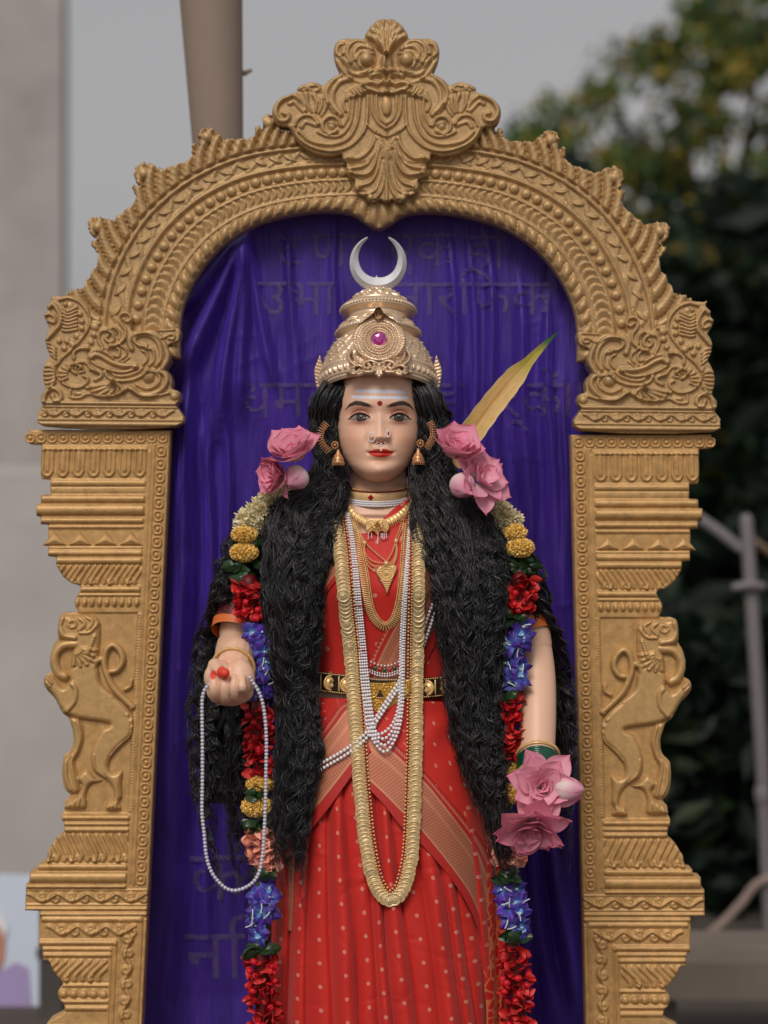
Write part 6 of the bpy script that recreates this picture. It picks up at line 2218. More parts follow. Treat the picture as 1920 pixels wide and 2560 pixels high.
# short necklace with a fringed centre
nk = thing('short_necklace', 'short gold necklace with a fringed fan pendant just under the choker', 'necklace', S.P(942, 1300, 360))
pth = [(862, 1258), (885, 1284), (915, 1303), (942, 1310), (969, 1303), (1000, 1286), (1034, 1254)]
P, W = onbody(pth, 14, 2.5)
tng = np.gradient(P, axis=0); tng /= np.linalg.norm(tng, axis=1, keepdims=True); nrm = np.stack([-tng[:, 1], tng[:, 0]], -1)
a = Acc(); sec_ = np.linspace(-1, 1, 7)
G = np.stack([P + nrm * (7.5 * q) for q in sec_], 1)
hgt = 3 * np.sqrt(1 - .9 * sec_ ** 2)[None] + 1.4 * np.sin(np.arange(len(P)) * 1.6)[:, None] * (np.abs(sec_) < .8)
mesh('band', S.P(G[..., 0], G[..., 1], front(G[..., 0], G[..., 1]) + 12 + hgt), gridF(len(P), 7), M_jgold, nk)
a = Acc()
for q, rr3 in ((9.5, 2.1), (14, 1.7)):
    Q = P + nrm * q; beads(a, S.P(Q[::2, 0], Q[::2, 1], front(Q[::2, 0], Q[::2, 1]) + 14), rr3)
a.build('bead_fringe', M_jgold, nk, kind='stuff')
R = Relief(914, 1294, 976, 1350, 1.0)
R.outline(catmull([(918, 1300), (942, 1296), (966, 1300), (973, 1318), (966, 1332), (952, 1328), (944, 1338), (934, 1328), (920, 1334), (914, 1318)], 4, True)); R.H[:] = 3
for q in range(7): R.stroke([(943, 1304), (943 + (q - 3) * 8.5, 1332 - abs(q - 3) * 2.2)], 2.6, 4)
for q in range(9): R.ball(943 + 14 * math.cos(q * .698), 1312 + 9 * math.sin(q * .698), 3, 3)
R.ball(943, 1312, 6, 5)
pend = R.build('fan_pendant', S, float(front(943, 1315)) + 20, 8, M_jgold, nk, edge=2.5)
a = Acc()
for q, l_ in ((-22, 12), (-14, 8), (2, 26), (10, 10), (14, 14), (18, 12), (23, 8)):
    yy = np.arange(1334, 1336 + l_, 3.2); beads(a, S.P(943 + q + 0 * yy, yy, front(943, 1330) + 21), 1.6)
a.build('drop_pearls', M_pearl, nk, kind='stuff')

# layered chains with the leaf pendant
lp = thing('leaf_pendant_necklace', 'gold chains gathered to a filigree leaf pendant on the chest', 'necklace', S.P(966, 1440, 410))
a = Acc()
for d_ in (-2.6, 2.6):
    strand(a, [(876 + d_, 1296), (892 + d_, 1325), (912 + d_, 1356)], 10, 2.2); strand(a, [(1010 + d_, 1285), (1002 + d_, 1320), (990 + d_, 1351)], 10, 2.2)
strand(a, [(912, 1356), (940, 1382), (962, 1400)], 12, 2.5); strand(a, [(990, 1351), (980, 1380), (968, 1400)], 12, 2.5)
for i, (xl, yl) in enumerate(((958, 1407), (952, 1414), (946, 1424))):
    strand(a, [(912 - i * 1, 1358), (914 + i * 0, 1382 + 8 * i), (930, 1400 + 11 * i), (xl, yl)], 12, 2.3)
    strand(a, [(990 + i, 1353), (990 + i * 1, 1378 + 4 * i), (984, 1398 + 6 * i), (972 + i * 2, 1408 + 2 * i)], 12, 2.1)
a.build('chains', M_jgold, lp, kind='stuff')
R = Relief(936, 1398, 996, 1488, 1.0)
R.outline(catmull([(966, 1400), (973, 1405), (973, 1412), (990, 1413), (989, 1428), (982, 1446), (974, 1464), (968, 1482), (962, 1468), (953, 1452), (944, 1436), (941, 1426), (948, 1415), (958, 1412), (958, 1405)], 4, True)); R.H[:] = 4
R.ball(966, 1407, 7, 6)
for rr3, n_ in ((6, 7), (12, 14), (18, 20)):
    for q in range(n_): R.ball(966 + rr3 * math.cos(q * 6.283 / n_), 1431 + rr3 * .95 * math.sin(q * 6.283 / n_), 2.4, 3)
R.ball(966, 1431, 4, 5)
for q in range(-3, 4):
    for k in range(6 - abs(q)): R.ball(966 + q * 5, 1450 + k * 5.2, 2.3, 3)
R.build('leaf_pendant', S, float(front(966, 1435)) + 16, 6, M_jgold, lp, edge=2)
for q, y in ((912., 1357.), (990., 1352.)):
    mesh('knot', ICO2[0] * 5.5 * K + S.P(q, y, float(front(q, y)) + 14), ICO2[1], M_jgold, lp)

# long pin fringe necklace
fn = thing('pin_fringe_necklace', 'long gold necklace with a fringe of fine pins falling to mid chest', 'necklace', S.P(955, 1540, 420))
pth = [(882, 1300), (894, 1340), (904, 1390), (914, 1440), (925, 1510), (940, 1545), (963, 1562), (984, 1546), (998, 1500), (1006, 1440), (1012, 1370), (1017, 1300)]
P, W = onbody(pth, 9, 4.6)
tng = np.gradient(P, axis=0); tng /= np.linalg.norm(tng, axis=1, keepdims=True); nrm = np.stack([-tng[:, 1], tng[:, 0]], -1)
ctr_ = np.array([955, 1420.]); fl_ = np.sign(((P - ctr_) * nrm).sum(1))[:, None]; nrm = nrm * fl_
a = Acc()
for i in range(len(P)):
    L_ = np.interp(i / len(P), [0, .15, .5, .85, 1], [6, 13, 11, 13, 6])
    q = np.array([P[i] - nrm[i] * 2, P[i] + nrm[i] * L_])
    V, F, F3 = capped(S.P(q[:, 0], q[:, 1], front(q[:, 0], q[:, 1]) + [11, 8]), [1.2 * K, 1.9 * K], 5)
    a.add(V, F); a.F3.append(F3 + a.n - len(V))
a.build('pins', M_jgold, fn, kind='stuff')
a = Acc()
for q in (-3.5, -8):
    Q = P - nrm * q * -1; strand(a, Q[::4], 10, 2.0)
strand(a, (P - nrm * 4)[::3], 10, 1.9); strand(a, (P - nrm * 8.5)[::3], 9, 1.7)
a.build('beads', M_jgold, fn, kind='stuff')

# pearl ropes
pr_ = thing('pearl_necklace', 'four rope pearl necklace hanging in loops below the waist belt', 'necklace', S.P(960, 1850, 400))
for i in range(4):
    a = Acc()
    o1 = (i - 1.5)
    path = [(868 + o1 * 2.4, 1284), (880 + o1 * 3.0, 1345), (890 + o1 * 3.8, 1430), (897 + o1 * 5.0, 1520), (906 + o1 * 5.4, 1620), (913 + o1 * 5.6, 1700), (922 + o1 * 5.6, 1775), (932 + o1 * 6, 1825),
            (960 + o1 * 1.0, 1866 - i * 14), (988 + o1 * -4.0, 1826 - i * 8), (1001 - o1 * 3.6, 1760), (1004 - o1 * 3.4, 1690), (1006 - o1 * 3.4, 1600), (1012 - o1 * 2.8, 1480), (1020 - o1 * 2.2, 1370), (1026 - o1 * 1.6, 1284)]
    path[8] = (961, 1872 - i * 16)
    P, W = onbody(path, 15 + 1.5 * (i % 2), 1.0)
    W[:, 1] -= K * 14 * sst(P[:, 1], 1620, 1690)
    y_, k = P[:, 1], 0
    C, Rr = [], []
    s_ = 0.0
    while s_ < len(P) - 1:
        i0 = int(s_); r0 = float(np.interp(P[i0, 1], [1290, 1450, 1650, 1760, 1870], [2.9, 3.1, 3.5, 4.4, 5.2]))
        C.append(W[i0]); Rr.append(r0); s_ += 2.02 * r0
    beads(a, np.array(C), np.array(Rr) * S.k)
    a.build('pearl_rope', M_pearl, pr_, kind='stuff')
a = Acc()
for (x, y) in ((898, 1512), (905, 1624)):
    V, F, F3 = capped(S.P(np.array([x - 13, x + 12]), np.array([y, y - 1]), front(np.array([x - 13., x + 12]), np.array([y, y])) + 17), 2.4 * K, 8); a.add(V, F); a.F3.append(F3 + a.n - len(V))
a.build('spacers', M_cord, pr_, kind='stuff')

# pearl sash crossing from the right shoulder to the left hip
ps = thing('crossed_pearl_strings', 'double string of large pearls crossing from the right shoulder to the left hip', 'pearl string', S.P(930, 1700, 400))
for d_ in (-7, 7):
    a = Acc()
    P = resample(catmull([(1118 + d_, 1440), (1108 + d_, 1470), (1088 + d_, 1508), (1066 + d_, 1570), (1052 + d_ * .6, 1620)], 8), 9.4)
    beads(a, S.P(P[:, 0], P[:, 1], front(P[:, 0], P[:, 1]) + 12), 4.8); n0 = a.n
    P = resample(catmull([(1008, 1692 + d_), (975, 1742 + d_), (946, 1786 + d_), (915, 1834 + d_), (868, 1872 + d_), (815, 1904 + d_), (772, 1930 + d_ * 1.5), (752, 1950 + d_ * 2)], 8), 9.9)
    beads(a, S.P(P[:, 0], P[:, 1], front(P[:, 0], P[:, 1]) + 24), 5.0)
    a.build('pearl_string', M_pearl, ps, kind='stuff')

# waist belt
M_dark = pm('dark_enamel', lin(38, 26, 22), .4, .2)
bl = thing('waist_belt', 'dark belt with embossed gold plaques and a large gold buckle round the waist', 'belt', S.P(945, 1715, 380))
xs_ = np.linspace(762, 1140, 120); vv_ = np.linspace(0, 1, 14)
Xb, Vb_ = np.meshgrid(xs_, vv_)
ytop = lambda x: np.interp(x, [762, 860, 945, 1060, 1140], [1676, 1684, 1694, 1694, 1690])
Yb = ytop(Xb) + 50 * Vb_
Fb_ = front(Xb, Yb) + 15 + 3 * np.sin(np.pi * Vb_) ** .3
mesh('strap', S.P(Xb, Yb, Fb_), gridF(*Xb.shape)[:, ::-1], M_dark, bl)
a = Acc()
for q in (3, 47):
    yq = ytop(xs_[::1]) + q; P = resample(np.stack([xs_, yq], -1), 4.6); beads(a, S.P(P[:, 0], P[:, 1], front(P[:, 0], P[:, 1]) + 19), 2.1)
a.build('edge_beads', M_jgold, bl, kind='stuff')
pl_prof = [(19, 0), (18.5, 3), (16.5, 4.6), (15, 2.2), (12.5, 2.2), (10.5, 6), (6, 7.5), (4.5, 4.5), (.01, 5)]
pV, pF = lathe(pl_prof, 18)
aa = np.arctan2(pV[:, 2], pV[:, 0]); pV2 = pV.copy(); pV2[:, 1] -= .8 * K * (np.abs(np.sin(aa * 4)) * (np.hypot(pV[:, 0], pV[:, 2]) < 13 * K))
plq = meshdata('plaque', pV2, pF, M_jgold)
for x in (778, 826, 868, 1068, 1106):
    y = float(ytop(x)) + 25
    put('plaque', plq, bl, Matrix.Translation(Vector(S.P(x, y, float(front(x, y)) + 18))) @ Matrix.Rotation(-math.asin(max(-.9, min(.9, (x - 947) / 230))), 4, 'Z'))
for x in (802, 848, 1046, 1088, 1124):
    y0 = float(ytop(x))
    V, F, F3 = capped(S.P(np.array([x, x]), np.array([y0 + 8, y0 + 42]), front(np.array([x, x], float), np.array([y0 + 8, y0 + 42])) + 18), 2.2 * K, 6)
    mesh('divider', V, [F, F3], M_jgold, bl)
R = Relief(898, 1690, 1030, 1800, 1.2)
R.outline(catmull([(902, 1700), (930, 1703), (960, 1704), (1000, 1700), (1026, 1698), (1022, 1736), (1000, 1752), (978, 1766), (956, 1790), (942, 1792), (928, 1770), (908, 1744)], 4, True)); R.H[:] = 4
for (cx_, cy_, r0) in ((930, 1726, 18), (972, 1724, 20), (1010, 1722, 15), (948, 1762, 18)):
    R.ball(cx_, cy_, r0, 4); R.stroke(ellp(cx_, cy_, r0 - 3, r0 - 3, 30), 2.0, 3.5, spl=False)
    for q in range(8): R.ball(cx_ + r0 * .5 * math.cos(q * .785), cy_ + r0 * .5 * math.sin(q * .785), 3, 3)
for q in range(14): R.stroke([(905 + q * 8.5, 1702), (902 + q * 8.8, 1708)], 2, 3)
R.build('buckle', S, float(front(960, 1740)) + 12, 8, pm('buckle_gold', lin(206, 160, 76), .35, .6, var=(70, .15)), bl, edge=3)

# gem cluster above the buckle
gm = thing('gem_pendant', 'curved pendant of red and green stones edged with pearls above the belt buckle', 'pendant', S.P(962, 1670, 400))
V, F = ICO2
for i, q in enumerate(np.linspace(-1, 1, 7)):
    x, y = 962 + 36 * q, 1673 - 10 * q * q
    mesh('stone', V * np.array([4.6, 3, 5.4]) * K + S.P(x, y, float(front(x, y)) + 14), F, M_ruby if i % 2 == 0 else M_emerald, gm)
a = Acc()
for q in np.linspace(-1, 1, 9): beads(a, S.P(962 + 34 * q, 1662 - 10 * q * q, front(962, 1660) + 13), 2.6)
for q in np.linspace(-1, 1, 13): beads(a, S.P(962 + 37 * q, 1682 - 10 * q * q, front(962, 1680) + 13), 2.4); beads(a, S.P(962 + 37 * q, 1688 - 10 * q * q, front(962, 1680) + 13), 2.7)
a.build('pearls', M_pearl, gm, kind='stuff')

# coin garland: every coin its own piece
M_coin = pm('coin_gold', lin(236, 208, 158), .34, .45, .5, var=(120, .22), bump=(900, .5, .0008))
cn_ = thing('coin_necklace', 'very long necklace of overlapping gold coins reaching the saree pleats', 'necklace', S.P(960, 2200, 430))
cV, cF = lathe([(.01, -1.6), (15.2, -1.6), (15.6, 0), (15.2, 1.9), (13.6, 2.3), (12.9, 1.2), (9.5, 1.2), (8.6, 2.2), (6.4, 1.4), (4.6, 2.8), (2, 3.0), (.01, 3.0)], 20)
aa = np.arctan2(cV[:, 2], cV[:, 0]); rr3 = np.hypot(cV[:, 0], cV[:, 2]) / K
cV[:, 1] -= K * .8 * np.sin(aa * 3 + rr3) * ((rr3 > 3) & (rr3 < 9))
coin_me = meshdata('coin', cV, cF, M_coin)
left = [(836, 1278), (843, 1320), (850, 1370), (858, 1450), (866, 1540), (876, 1637), (885, 1759), (892, 1850), (898, 1938), (905, 2010), (913, 2087), (926, 2160), (938, 2198), (954, 2224), (974, 2236), (993, 2228), (1010, 2206), (1022, 2165), (1030, 2117), (1035, 2028), (1038, 1940), (1041, 1849), (1042, 1760), (1043, 1670), (1044, 1584), (1046, 1450), (1047, 1346), (1046, 1272)]
P = catmull(left, 10)
P = np.concatenate([resample(P[P[:, 0] < 974], 10.0)[:-1], resample(P[P[:, 0] >= 974], 12.6)])
tng = np.gradient(P, axis=0); tng /= np.linalg.norm(tng, axis=1, keepdims=True)
nrm = np.stack([tng[:, 1], -tng[:, 0]], -1)
inw = np.where((((np.array([965, 1700.]) - P) * nrm).sum(1) > 0)[:, None], nrm, -nrm)
ib = int(np.argmax(P[:, 1]))
for i in range(len(P)):
    x, y = P[i]
    d_ = abs(i - ib)
    down = tng[i] if i <= ib else -tng[i]
    ang = math.atan2(-down[1], down[0])
    dz = 21 + rng.normal() * .8
    M = Matrix.Translation(Vector(S.P(x + rng.normal() * .8, y, float(front(x, y)) + dz))) @ rotY(-ang) @ Matrix.Rotation(math.radians(13 + rng.normal() * 3), 4, 'Z') @ Matrix.Rotation(rng.uniform(0, 6), 4, 'Y')
    put('coin', coin_me, cn_, M)
a = Acc()
Q = P + inw * 17
Q2 = resample(Q, 7.0); beads(a, S.P(Q2[:, 0], Q2[:, 1], front(Q2[:, 0], Q2[:, 1]) + 19), 2.7)
Q3 = resample(P + inw * 23.5, 9.5); beads(a, S.P(Q3[:, 0], Q3[:, 1], front(Q3[:, 0], Q3[:, 1]) + 18), 3.1)
a.build('inner_beads', M_jgold, cn_, kind='stuff')
Q4 = resample(P + inw * 20.4, 6); V, F = tubes(S.P(Q4[:, 0], Q4[:, 1], front(Q4[:, 0], Q4[:, 1]) + 18)[None], 1.6 * K, 6)
mesh('cord', V, F, M_cord, cn_)

# ------------------------------------------------------------------ bangles and rosary
def ring(name, c, rx, ry, df, r, mat, par, beadr=None, rz=0.0):
    a = Acc()
    if beadr:
        n = int(2 * math.pi * rx / (2.0 * beadr))
        an_ = np.linspace(0, 2 * np.pi, n, endpoint=False)
        x = rx * np.cos(an_); y = -ry * np.sin(an_)
        beads(a, S.P(c[0] + x * math.cos(rz) - y * math.sin(rz), c[1] + x * math.sin(rz) + y * math.cos(rz), c[2] + df * np.sin(an_)), beadr)
        a.build(name, mat, par, kind='stuff')
    else:
        tor(a, c, rx, ry, r, 64, 8, df, rz=rz)
        a.build(name, mat, par)
M_green = pm('green_glass_bangle', lin(10, 82, 58), .12, 0, .7, coat=.5, var=(260, .6))
t = thing('gold_bangle', 'thin gold bangle on the wrist above the closed fist', 'bangle', S.P(592, 1650, 470))
ring('hoop', (592, 1660, 474), 51, 47, 24, 4.4, M_jgold, t, rz=.25)
ring('bead_edge', (592, 1660, 480), 51.5, 48, 24, 0, M_jgold, t, 2.1, rz=.25)
t = thing('green_bangles', 'stack of green glass bangles rimmed in gold above the lotus flowers in hand', 'bangle', S.P(1340, 1900, 400))
for k in range(7):
    ring('green_hoop', (1341, 1897 + 4.6 * k, 396 + 1.5 * k), 50.5, 40, 46, 3.2, M_green, t)
for k, y in ((0, 1889), (1, 1934)):
    ring('gold_hoop', (1341, y, 392 + 14 * k), 53.5, 42, 48, 3.6, M_jgold, t)
    ring('gold_beads', (1341, y - 3 + 6 * k, 392 + 14 * k), 54.5, 43, 49, 0, M_jgold, t, 2.4)

M_crys = pm('frosted_bead', lin(196, 194, 208), .2, 0, .6, coat=.5)
rs = thing('bead_rosary', 'loop of pale crystal beads hanging from the closed fist', 'rosary', at(575, 1740, 560))
bV_, bF_ = ICO2
bead_r = meshdata('bead', bV_ * 5.0 * K * .93, bF_, M_crys)
lp_ = [(530, 1706), (516, 1718), (507, 1738), (505, 1770), (506, 1850), (506, 1950), (505, 2030), (510, 2080), (516, 2140), (530, 2182), (556, 2214), (580, 2226), (606, 2222), (632, 2206), (648, 2180), (656, 2140), (660, 2090), (663, 2020), (665, 1930), (666, 1850), (662, 1790), (654, 1748), (642, 1720), (632, 1706), (625, 1694)]
P = resample(catmull(lp_, 8), 9.1)
for i, (x, y) in enumerate(P):
    put('bead', bead_r, rs, Matrix.Translation(Vector(at(x, y, 556 + 10 * math.sin(i * .05)))))
PW_ = np.array([at(x, y, 556 + 10 * math.sin(i * .05)) for i, (x, y) in enumerate(P)])
V, F = tubes(PW_[None], .9 * K, 5); mesh('thread', V, F, M_pearl, rs)
# ------------------------------------------------------------------ lotus flowers
M_lotus = translucent(pm('lotus_petal', (0, 0, 0), .5, spec=.3, vcol=True), .28)
M_stem = pm('flower_stem', lin(150, 158, 82), .6)


def petal_data(name, L, W, curl, cup, tint, nu=11, nv=9, ruff=0.0):
    """Pointed cupped petal growing along +Z from the origin, its inner face towards -Y."""
    u = np.linspace(0, 1, nu)[:, None]; v = np.linspace(-1, 1, nv)[None]
    w = W * np.minimum(1, .22 + .78 * np.clip(u / .5, 0, 1) ** .7) * np.clip(1 - np.clip((u - .5) / .5, 0, 1) ** 2.1, 0.004, 1) ** .85
    x = w * v
    ang = curl * (u ** 1.3)
    z = L * (np.cumsum(np.cos(ang), 0) / nu) + 0 * v
    y = L * (np.cumsum(np.sin(ang), 0) / nu) + 0 * v
    y = y - cup * w * (v ** 2) * (1 - .35 * u) + ruff * np.sin(v * 5 + u * 4) * u
    z = z - .06 * L * v ** 2 * u
    c = np.empty(x.shape + (3,))
    base, mid, tip = tint
    c[:] = base
    c = cm(c, mid, np.broadcast_to(sst(u, .05, .5), x.shape)); c = cm(c, tip, np.broadcast_to(sst(u, .6, 1.0), x.shape) * .9)
    c = cm(c, tip, np.broadcast_to(np.abs(v) ** 4, x.shape) * .35)
    vein = .06 * np.sin(v * 34) * np.ones_like(u)
    c = c * (1 - np.abs(vein))[..., None]
    V = np.stack([x, y, z], -1).reshape(-1, 3) * K
    return meshdata(name, V, gridF(nu, nv), M_lotus, col=c.reshape(-1, 3))


PINK = (lin(255, 234, 236), lin(254, 190, 208), lin(252, 148, 182))
PINK2 = (lin(255, 226, 230), lin(253, 176, 198), lin(248, 134, 170))


def basis(axis, roll=0.0):
    z = Vector(axis).normalized()
    x = Vector((0.2, 1, 0.1)).cross(z).normalized()
    y = z.cross(x)
    return Matrix(((x.x, y.x, z.x, 0), (x.y, y.y, z.y, 0), (x.z, y.z, z.z, 0), (0, 0, 0, 1))) @ Matrix.Rotation(roll, 4, 'Z')


def lotus(label, c, axis, size, rings, seed, tint=PINK, group='pink lotus flowers'):
    """rings rows: count, opening angle in degrees, length and width as a share of size, curl, start radius."""
    r = np.random.default_rng(seed)
    t = thing('lotus_flower', label, 'lotus flower', c, group)
    B_ = Matrix.Translation(Vector(c)) @ basis(axis, r.uniform(0, 6))
    for k, (n, op, L, W, cu, r0) in enumerate(rings):
        me = petal_data('petal', size * L, size * W, cu, .42, tint, 13, 11, ruff=size * .012)
        for i in range(n):
            a = 2 * math.pi * (i + .5 * (k % 2)) / n + r.normal() * .10
            o_ = math.radians(op + r.normal() * 7)
            M = B_ @ Matrix.Rotation(a, 4, 'Z') @ Matrix.Translation((0, r0 * size * K, 0)) @ Matrix.Rotation(-o_, 4, 'X') @ Matrix.Rotation(r.normal() * .12, 4, 'Z') @ Matrix.Scale(r.uniform(.9, 1.1), 4)
            put('petal', me, t, M)
    return t


def bud(label, c, axis, R_, L, seed):
    """Closed bud: four petals wrapped over an egg-shaped core, tip pink, base whitish."""
    t = thing('lotus_bud', label, 'lotus bud', c, 'pink lotus buds')
    B_ = Matrix.Translation(Vector(c)) @ basis(axis, seed)
    n, m = 26, 40
    u = np.linspace(0, 1, n)[:, None]; a = np.linspace(0, 2 * np.pi, m, endpoint=False)[None]
    prof_ = np.sin(np.pi * np.clip(u, 0, 1) ** .8) ** .62
    a0_ = np.linspace(0, 2 * np.pi, 20, endpoint=False)[None]
    V = np.stack([R_ * .96 * prof_ * np.sin(a0_), R_ * .96 * prof_ * np.cos(a0_), L * .98 * (u - .5) + 0 * a0_], -1).reshape(-1, 3) * K
    M = np.array(B_)
    mesh('core', V @ M[:3, :3].T + M[:3, 3], gridF(n, 20, True), M_lotus, t, col=np.broadcast_to(lin(238, 170, 190), (len(V), 3)))
    for k in range(4):
        aw = np.linspace(-1.15, 1.15, 15)[None]
        rr_ = R_ * prof_ * (1 + .035 * k) * (1 + .05 * (1 - np.abs(aw) / 1.15)) + .3
        wv = np.clip(1.0 - u ** 3 * .75, .1, 1)
        th_ = aw * wv + k * math.pi / 2
        V = np.stack([rr_ * np.sin(th_), rr_ * np.cos(th_), L * (u - .5) * (1 - .02 * k) + 0 * aw], -1)
        c_ = np.broadcast_to(lin(250, 236, 230), V.shape).copy()
        c_ = cm(c_, lin(248, 180, 204), np.broadcast_to(sst(u, .25, .85), V.shape[:2]))
        c_ = cm(c_, lin(240, 140, 176), np.broadcast_to(np.clip((np.abs(aw) - .85) / .3, 0, 1), V.shape[:2]) * .7)
        V = V.reshape(-1, 3) * K
        M = np.array(B_)
        mesh('petal', V @ M[:3, :3].T + M[:3, 3], gridF(n, 15), M_lotus, t, col=c_.reshape(-1, 3))
    return t


OPEN = [(4, 6, .50, .22, .35, .02), (5, 16, .62, .27, .35, .04), (6, 32, .82, .32, .3, .06), (7, 54, 1.0, .36, .15, .07), (6, 72, 1.08, .37, .05, .08)]
CUPD = [(4, 5, .64, .38, .3, .03), (5, 12, .80, .48, .35, .05), (5, 24, .96, .54, .3, .07), (6, 40, 1.02, .54, .15, .08)]
lotus('open pink lotus tipped up beside the ear, upper one of the left pair', at(742, 1152, 424), (-.22, -.62, .76), 84, CUPD, 3)
lotus('pink lotus facing outwards over the cream garland, lower one of the left pair', at(708, 1180, 410), (-.75, -.6, -.05), 64, CUPD, 4, PINK2)
bud('closed lotus bud in front of the left hair below the two lotus flowers', at(738, 1196, 440), (-.45, -.75, -.5), 27, 62, .4)
t = thing('lotus_petal', 'single drooping pink lotus petal below the left lotus bud', 'petal', at(715, 1212, 425), 'pink lotus flowers')
put('blade', petal_data('petal', 44, 19, .4, .6, PINK2), t, Matrix.Translation(Vector(at(722, 1205, 425))) @ basis((-.2, -.35, -1), 1.2))
lotus('pink lotus opening up against the yellow blade leaf, upper one of the right pair', at(1134, 1146, 420), (.20, -.60, .78), 84, CUPD, 6)
lotus('wide open pink lotus on the right shoulder, lower one of the right pair', at(1190, 1200, 422), (.55, -.6, .3), 76, OPEN[1:], 7)
bud('round lotus bud in front of the right hair below the lotus pair', at(1158, 1216, 452), (.15, -.8, -.55), 28, 62, 1.7)
hl1 = lotus('large open pink lotus facing forward in the lowered hand', at(1352, 1968, 470), (.10, -.95, .18), 84, OPEN, 9)
hb = bud('pointed lotus bud beside the hand lotus, touching the right pillar edge', at(1424, 1972, 500), (.95, -.3, -.05), 25, 72, 2.6)
hl2 = lotus('lowest pink lotus hanging under the hand, facing downwards', at(1328, 2052, 480), (.02, -.72, -.66), 88, OPEN, 12, PINK2)
for p, par in (([(1332, 1950, 450), (1340, 1990, 452), (1336, 2050, 462)], hl2), ([(1345, 1950, 450), (1380, 1972, 470), (1404, 1972, 494)], hb), ([(1338, 1946, 448), (1348, 1960, 456), (1352, 1968, 468)], hl1)):
    P = np.array([at(*q) for q in catmull(p, 6)])
    V, F, F3 = capped(P, 5 * K, 8)
    mesh('stem', V, [F, F3], M_stem, par)

# ------------------------------------------------------------------ yellow blade leaf
n = 60
cl_ = np.array([(1130, 1150), (1180, 1083), (1230, 1015), (1290, 940), (1330, 895), (1372, 850), (1412, 812)], float)
P = resample(catmull(cl_, 10), n=n)
tng = np.gradient(P, axis=0); tng /= np.linalg.norm(tng, axis=1, keepdims=True)
nrm = np.stack([-tng[:, 1], tng[:, 0]], -1)
u = np.linspace(0, 1, n)
w = np.interp(u, [0, .25, .5, .63, .70, .74, .86, 1], [31, 32, 30, 27, 19, 14, 8.5, .6])
w = w + .8 * np.sin(u * 60) * (u < .68)
vv = np.linspace(-1, 1, 17)
X = P[:, 0][:, None] + nrm[:, 0][:, None] * w[:, None] * vv; Y = P[:, 1][:, None] + nrm[:, 1][:, None] * w[:, None] * vv
Fd = 150 + 14 * np.abs(vv)[None] ** 1.2 * (1 - u[:, None]) + 20 * u[:, None] + .9 * np.sin(vv * 22)[None]
c = np.broadcast_to(lin(220, 180, 112), X.shape + (3,)).copy()
U = np.broadcast_to(u[:, None], X.shape); Vv = np.broadcast_to(vv[None], X.shape)
c = cm(c, lin(192, 138, 78), .5 * (np.sin(Vv * 34 + 2 * np.sin(U * 9)) > .4) * .5)
c = cm(c, lin(206, 116, 52), .55 * np.exp(-((Vv + .1) / .10) ** 2) * (1 - sst(U, .5, .7)))
c = cm(c, lin(176, 160, 62), sst(U, .58, .76)); c = cm(c, lin(44, 104, 52), sst(U, .80, .93))
c = cm(c, lin(232, 216, 170), .6 * np.clip((np.abs(Vv) - .88) / .1, 0, 1) * (U < .7))
W_ = np.concatenate([S.P(X, Y, Fd).reshape(-1, 3), S.P(X, Y, Fd - 3).reshape(-1, 3)])
F = gridF(n, 17)
o = mesh('blade_leaf', W_, np.concatenate([F, F[:, ::-1] + n * 17]), pm('blade_leaf', (0, 0, 0), .55, vcol=True, var=(40, .12)), col=np.concatenate([c.reshape(-1, 3)] * 2))
tag(o, 'long yellow blade-shaped leaf with a green tip standing behind the right lotus flowers', 'leaf')

# ------------------------------------------------------------------ flower garland
M_petal = pm('garland_petal', (0, 0, 0), .5, spec=.35, vcol=True, sss=.05)
M_gleaf = pm('garland_leaf', lin(38, 62, 34), .35, spec=.5, var=(60, .35))
gar = thing('flower_garland', 'long garland of cream, yellow, red, blue and peach flowers round the statue\'s neck', 'garland', S.P(955, 1250, 330))
rg = np.random.default_rng(90)


def cup(name, L, W, cup_, c0, c1, nu=5, nv=5, curl=.6):
    u = np.linspace(0, 1, nu)[:, None]; v = np.linspace(-1, 1, nv)[None]
    w = W * np.sin(np.pi * (.12 + .80 * u)) ** .7
    x = w * v; z = L * u + 0 * v - L * .1 * v ** 2
    y = -L * .35 * np.sin(curl * u * 2) + cup_ * w * (v ** 2 - .3)
    c = np.broadcast_to(c0, x.shape + (3,)) * (1 - u[..., None]) + np.broadcast_to(c1, x.shape + (3,)) * u[..., None]
    return np.stack([x, -y, z], -1).reshape(-1, 3) * K, gridF(nu, nv), c.reshape(-1, 3)


def rand_rot(nrm_, r, spread=.6):
    """Rotation whose Z follows the given outward direction, loosely."""
    d = Vector(nrm_) + Vector(r.normal(size=3)) * spread
    return basis(d, r.uniform(0, 6.28))


# rose petals: a few shapes shared by all
RP = []
for k in range(5):
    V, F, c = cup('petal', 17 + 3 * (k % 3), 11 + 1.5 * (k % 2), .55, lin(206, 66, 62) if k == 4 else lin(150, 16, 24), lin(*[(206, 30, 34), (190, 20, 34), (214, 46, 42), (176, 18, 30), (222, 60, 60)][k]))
    RP.append(meshdata('rose_petal', V, F, M_petal, col=c))
V, F = ICO2
RB = meshdata('rose_bud', V * np.array([8.5, 8.5, 10.5]) * K, F, M_petal, col=np.broadcast_to(lin(196, 22, 36), (len(V), 3)))
PP_ = []
for k in range(3):
    V, F, c = cup('petal', 22, 14, .5, lin(240, 170, 150), lin(*[(244, 164, 142), (236, 148, 128), (248, 182, 160)][k]), curl=.4)
    PP_.append(meshdata('peach_petal', V, F, M_petal, col=c))


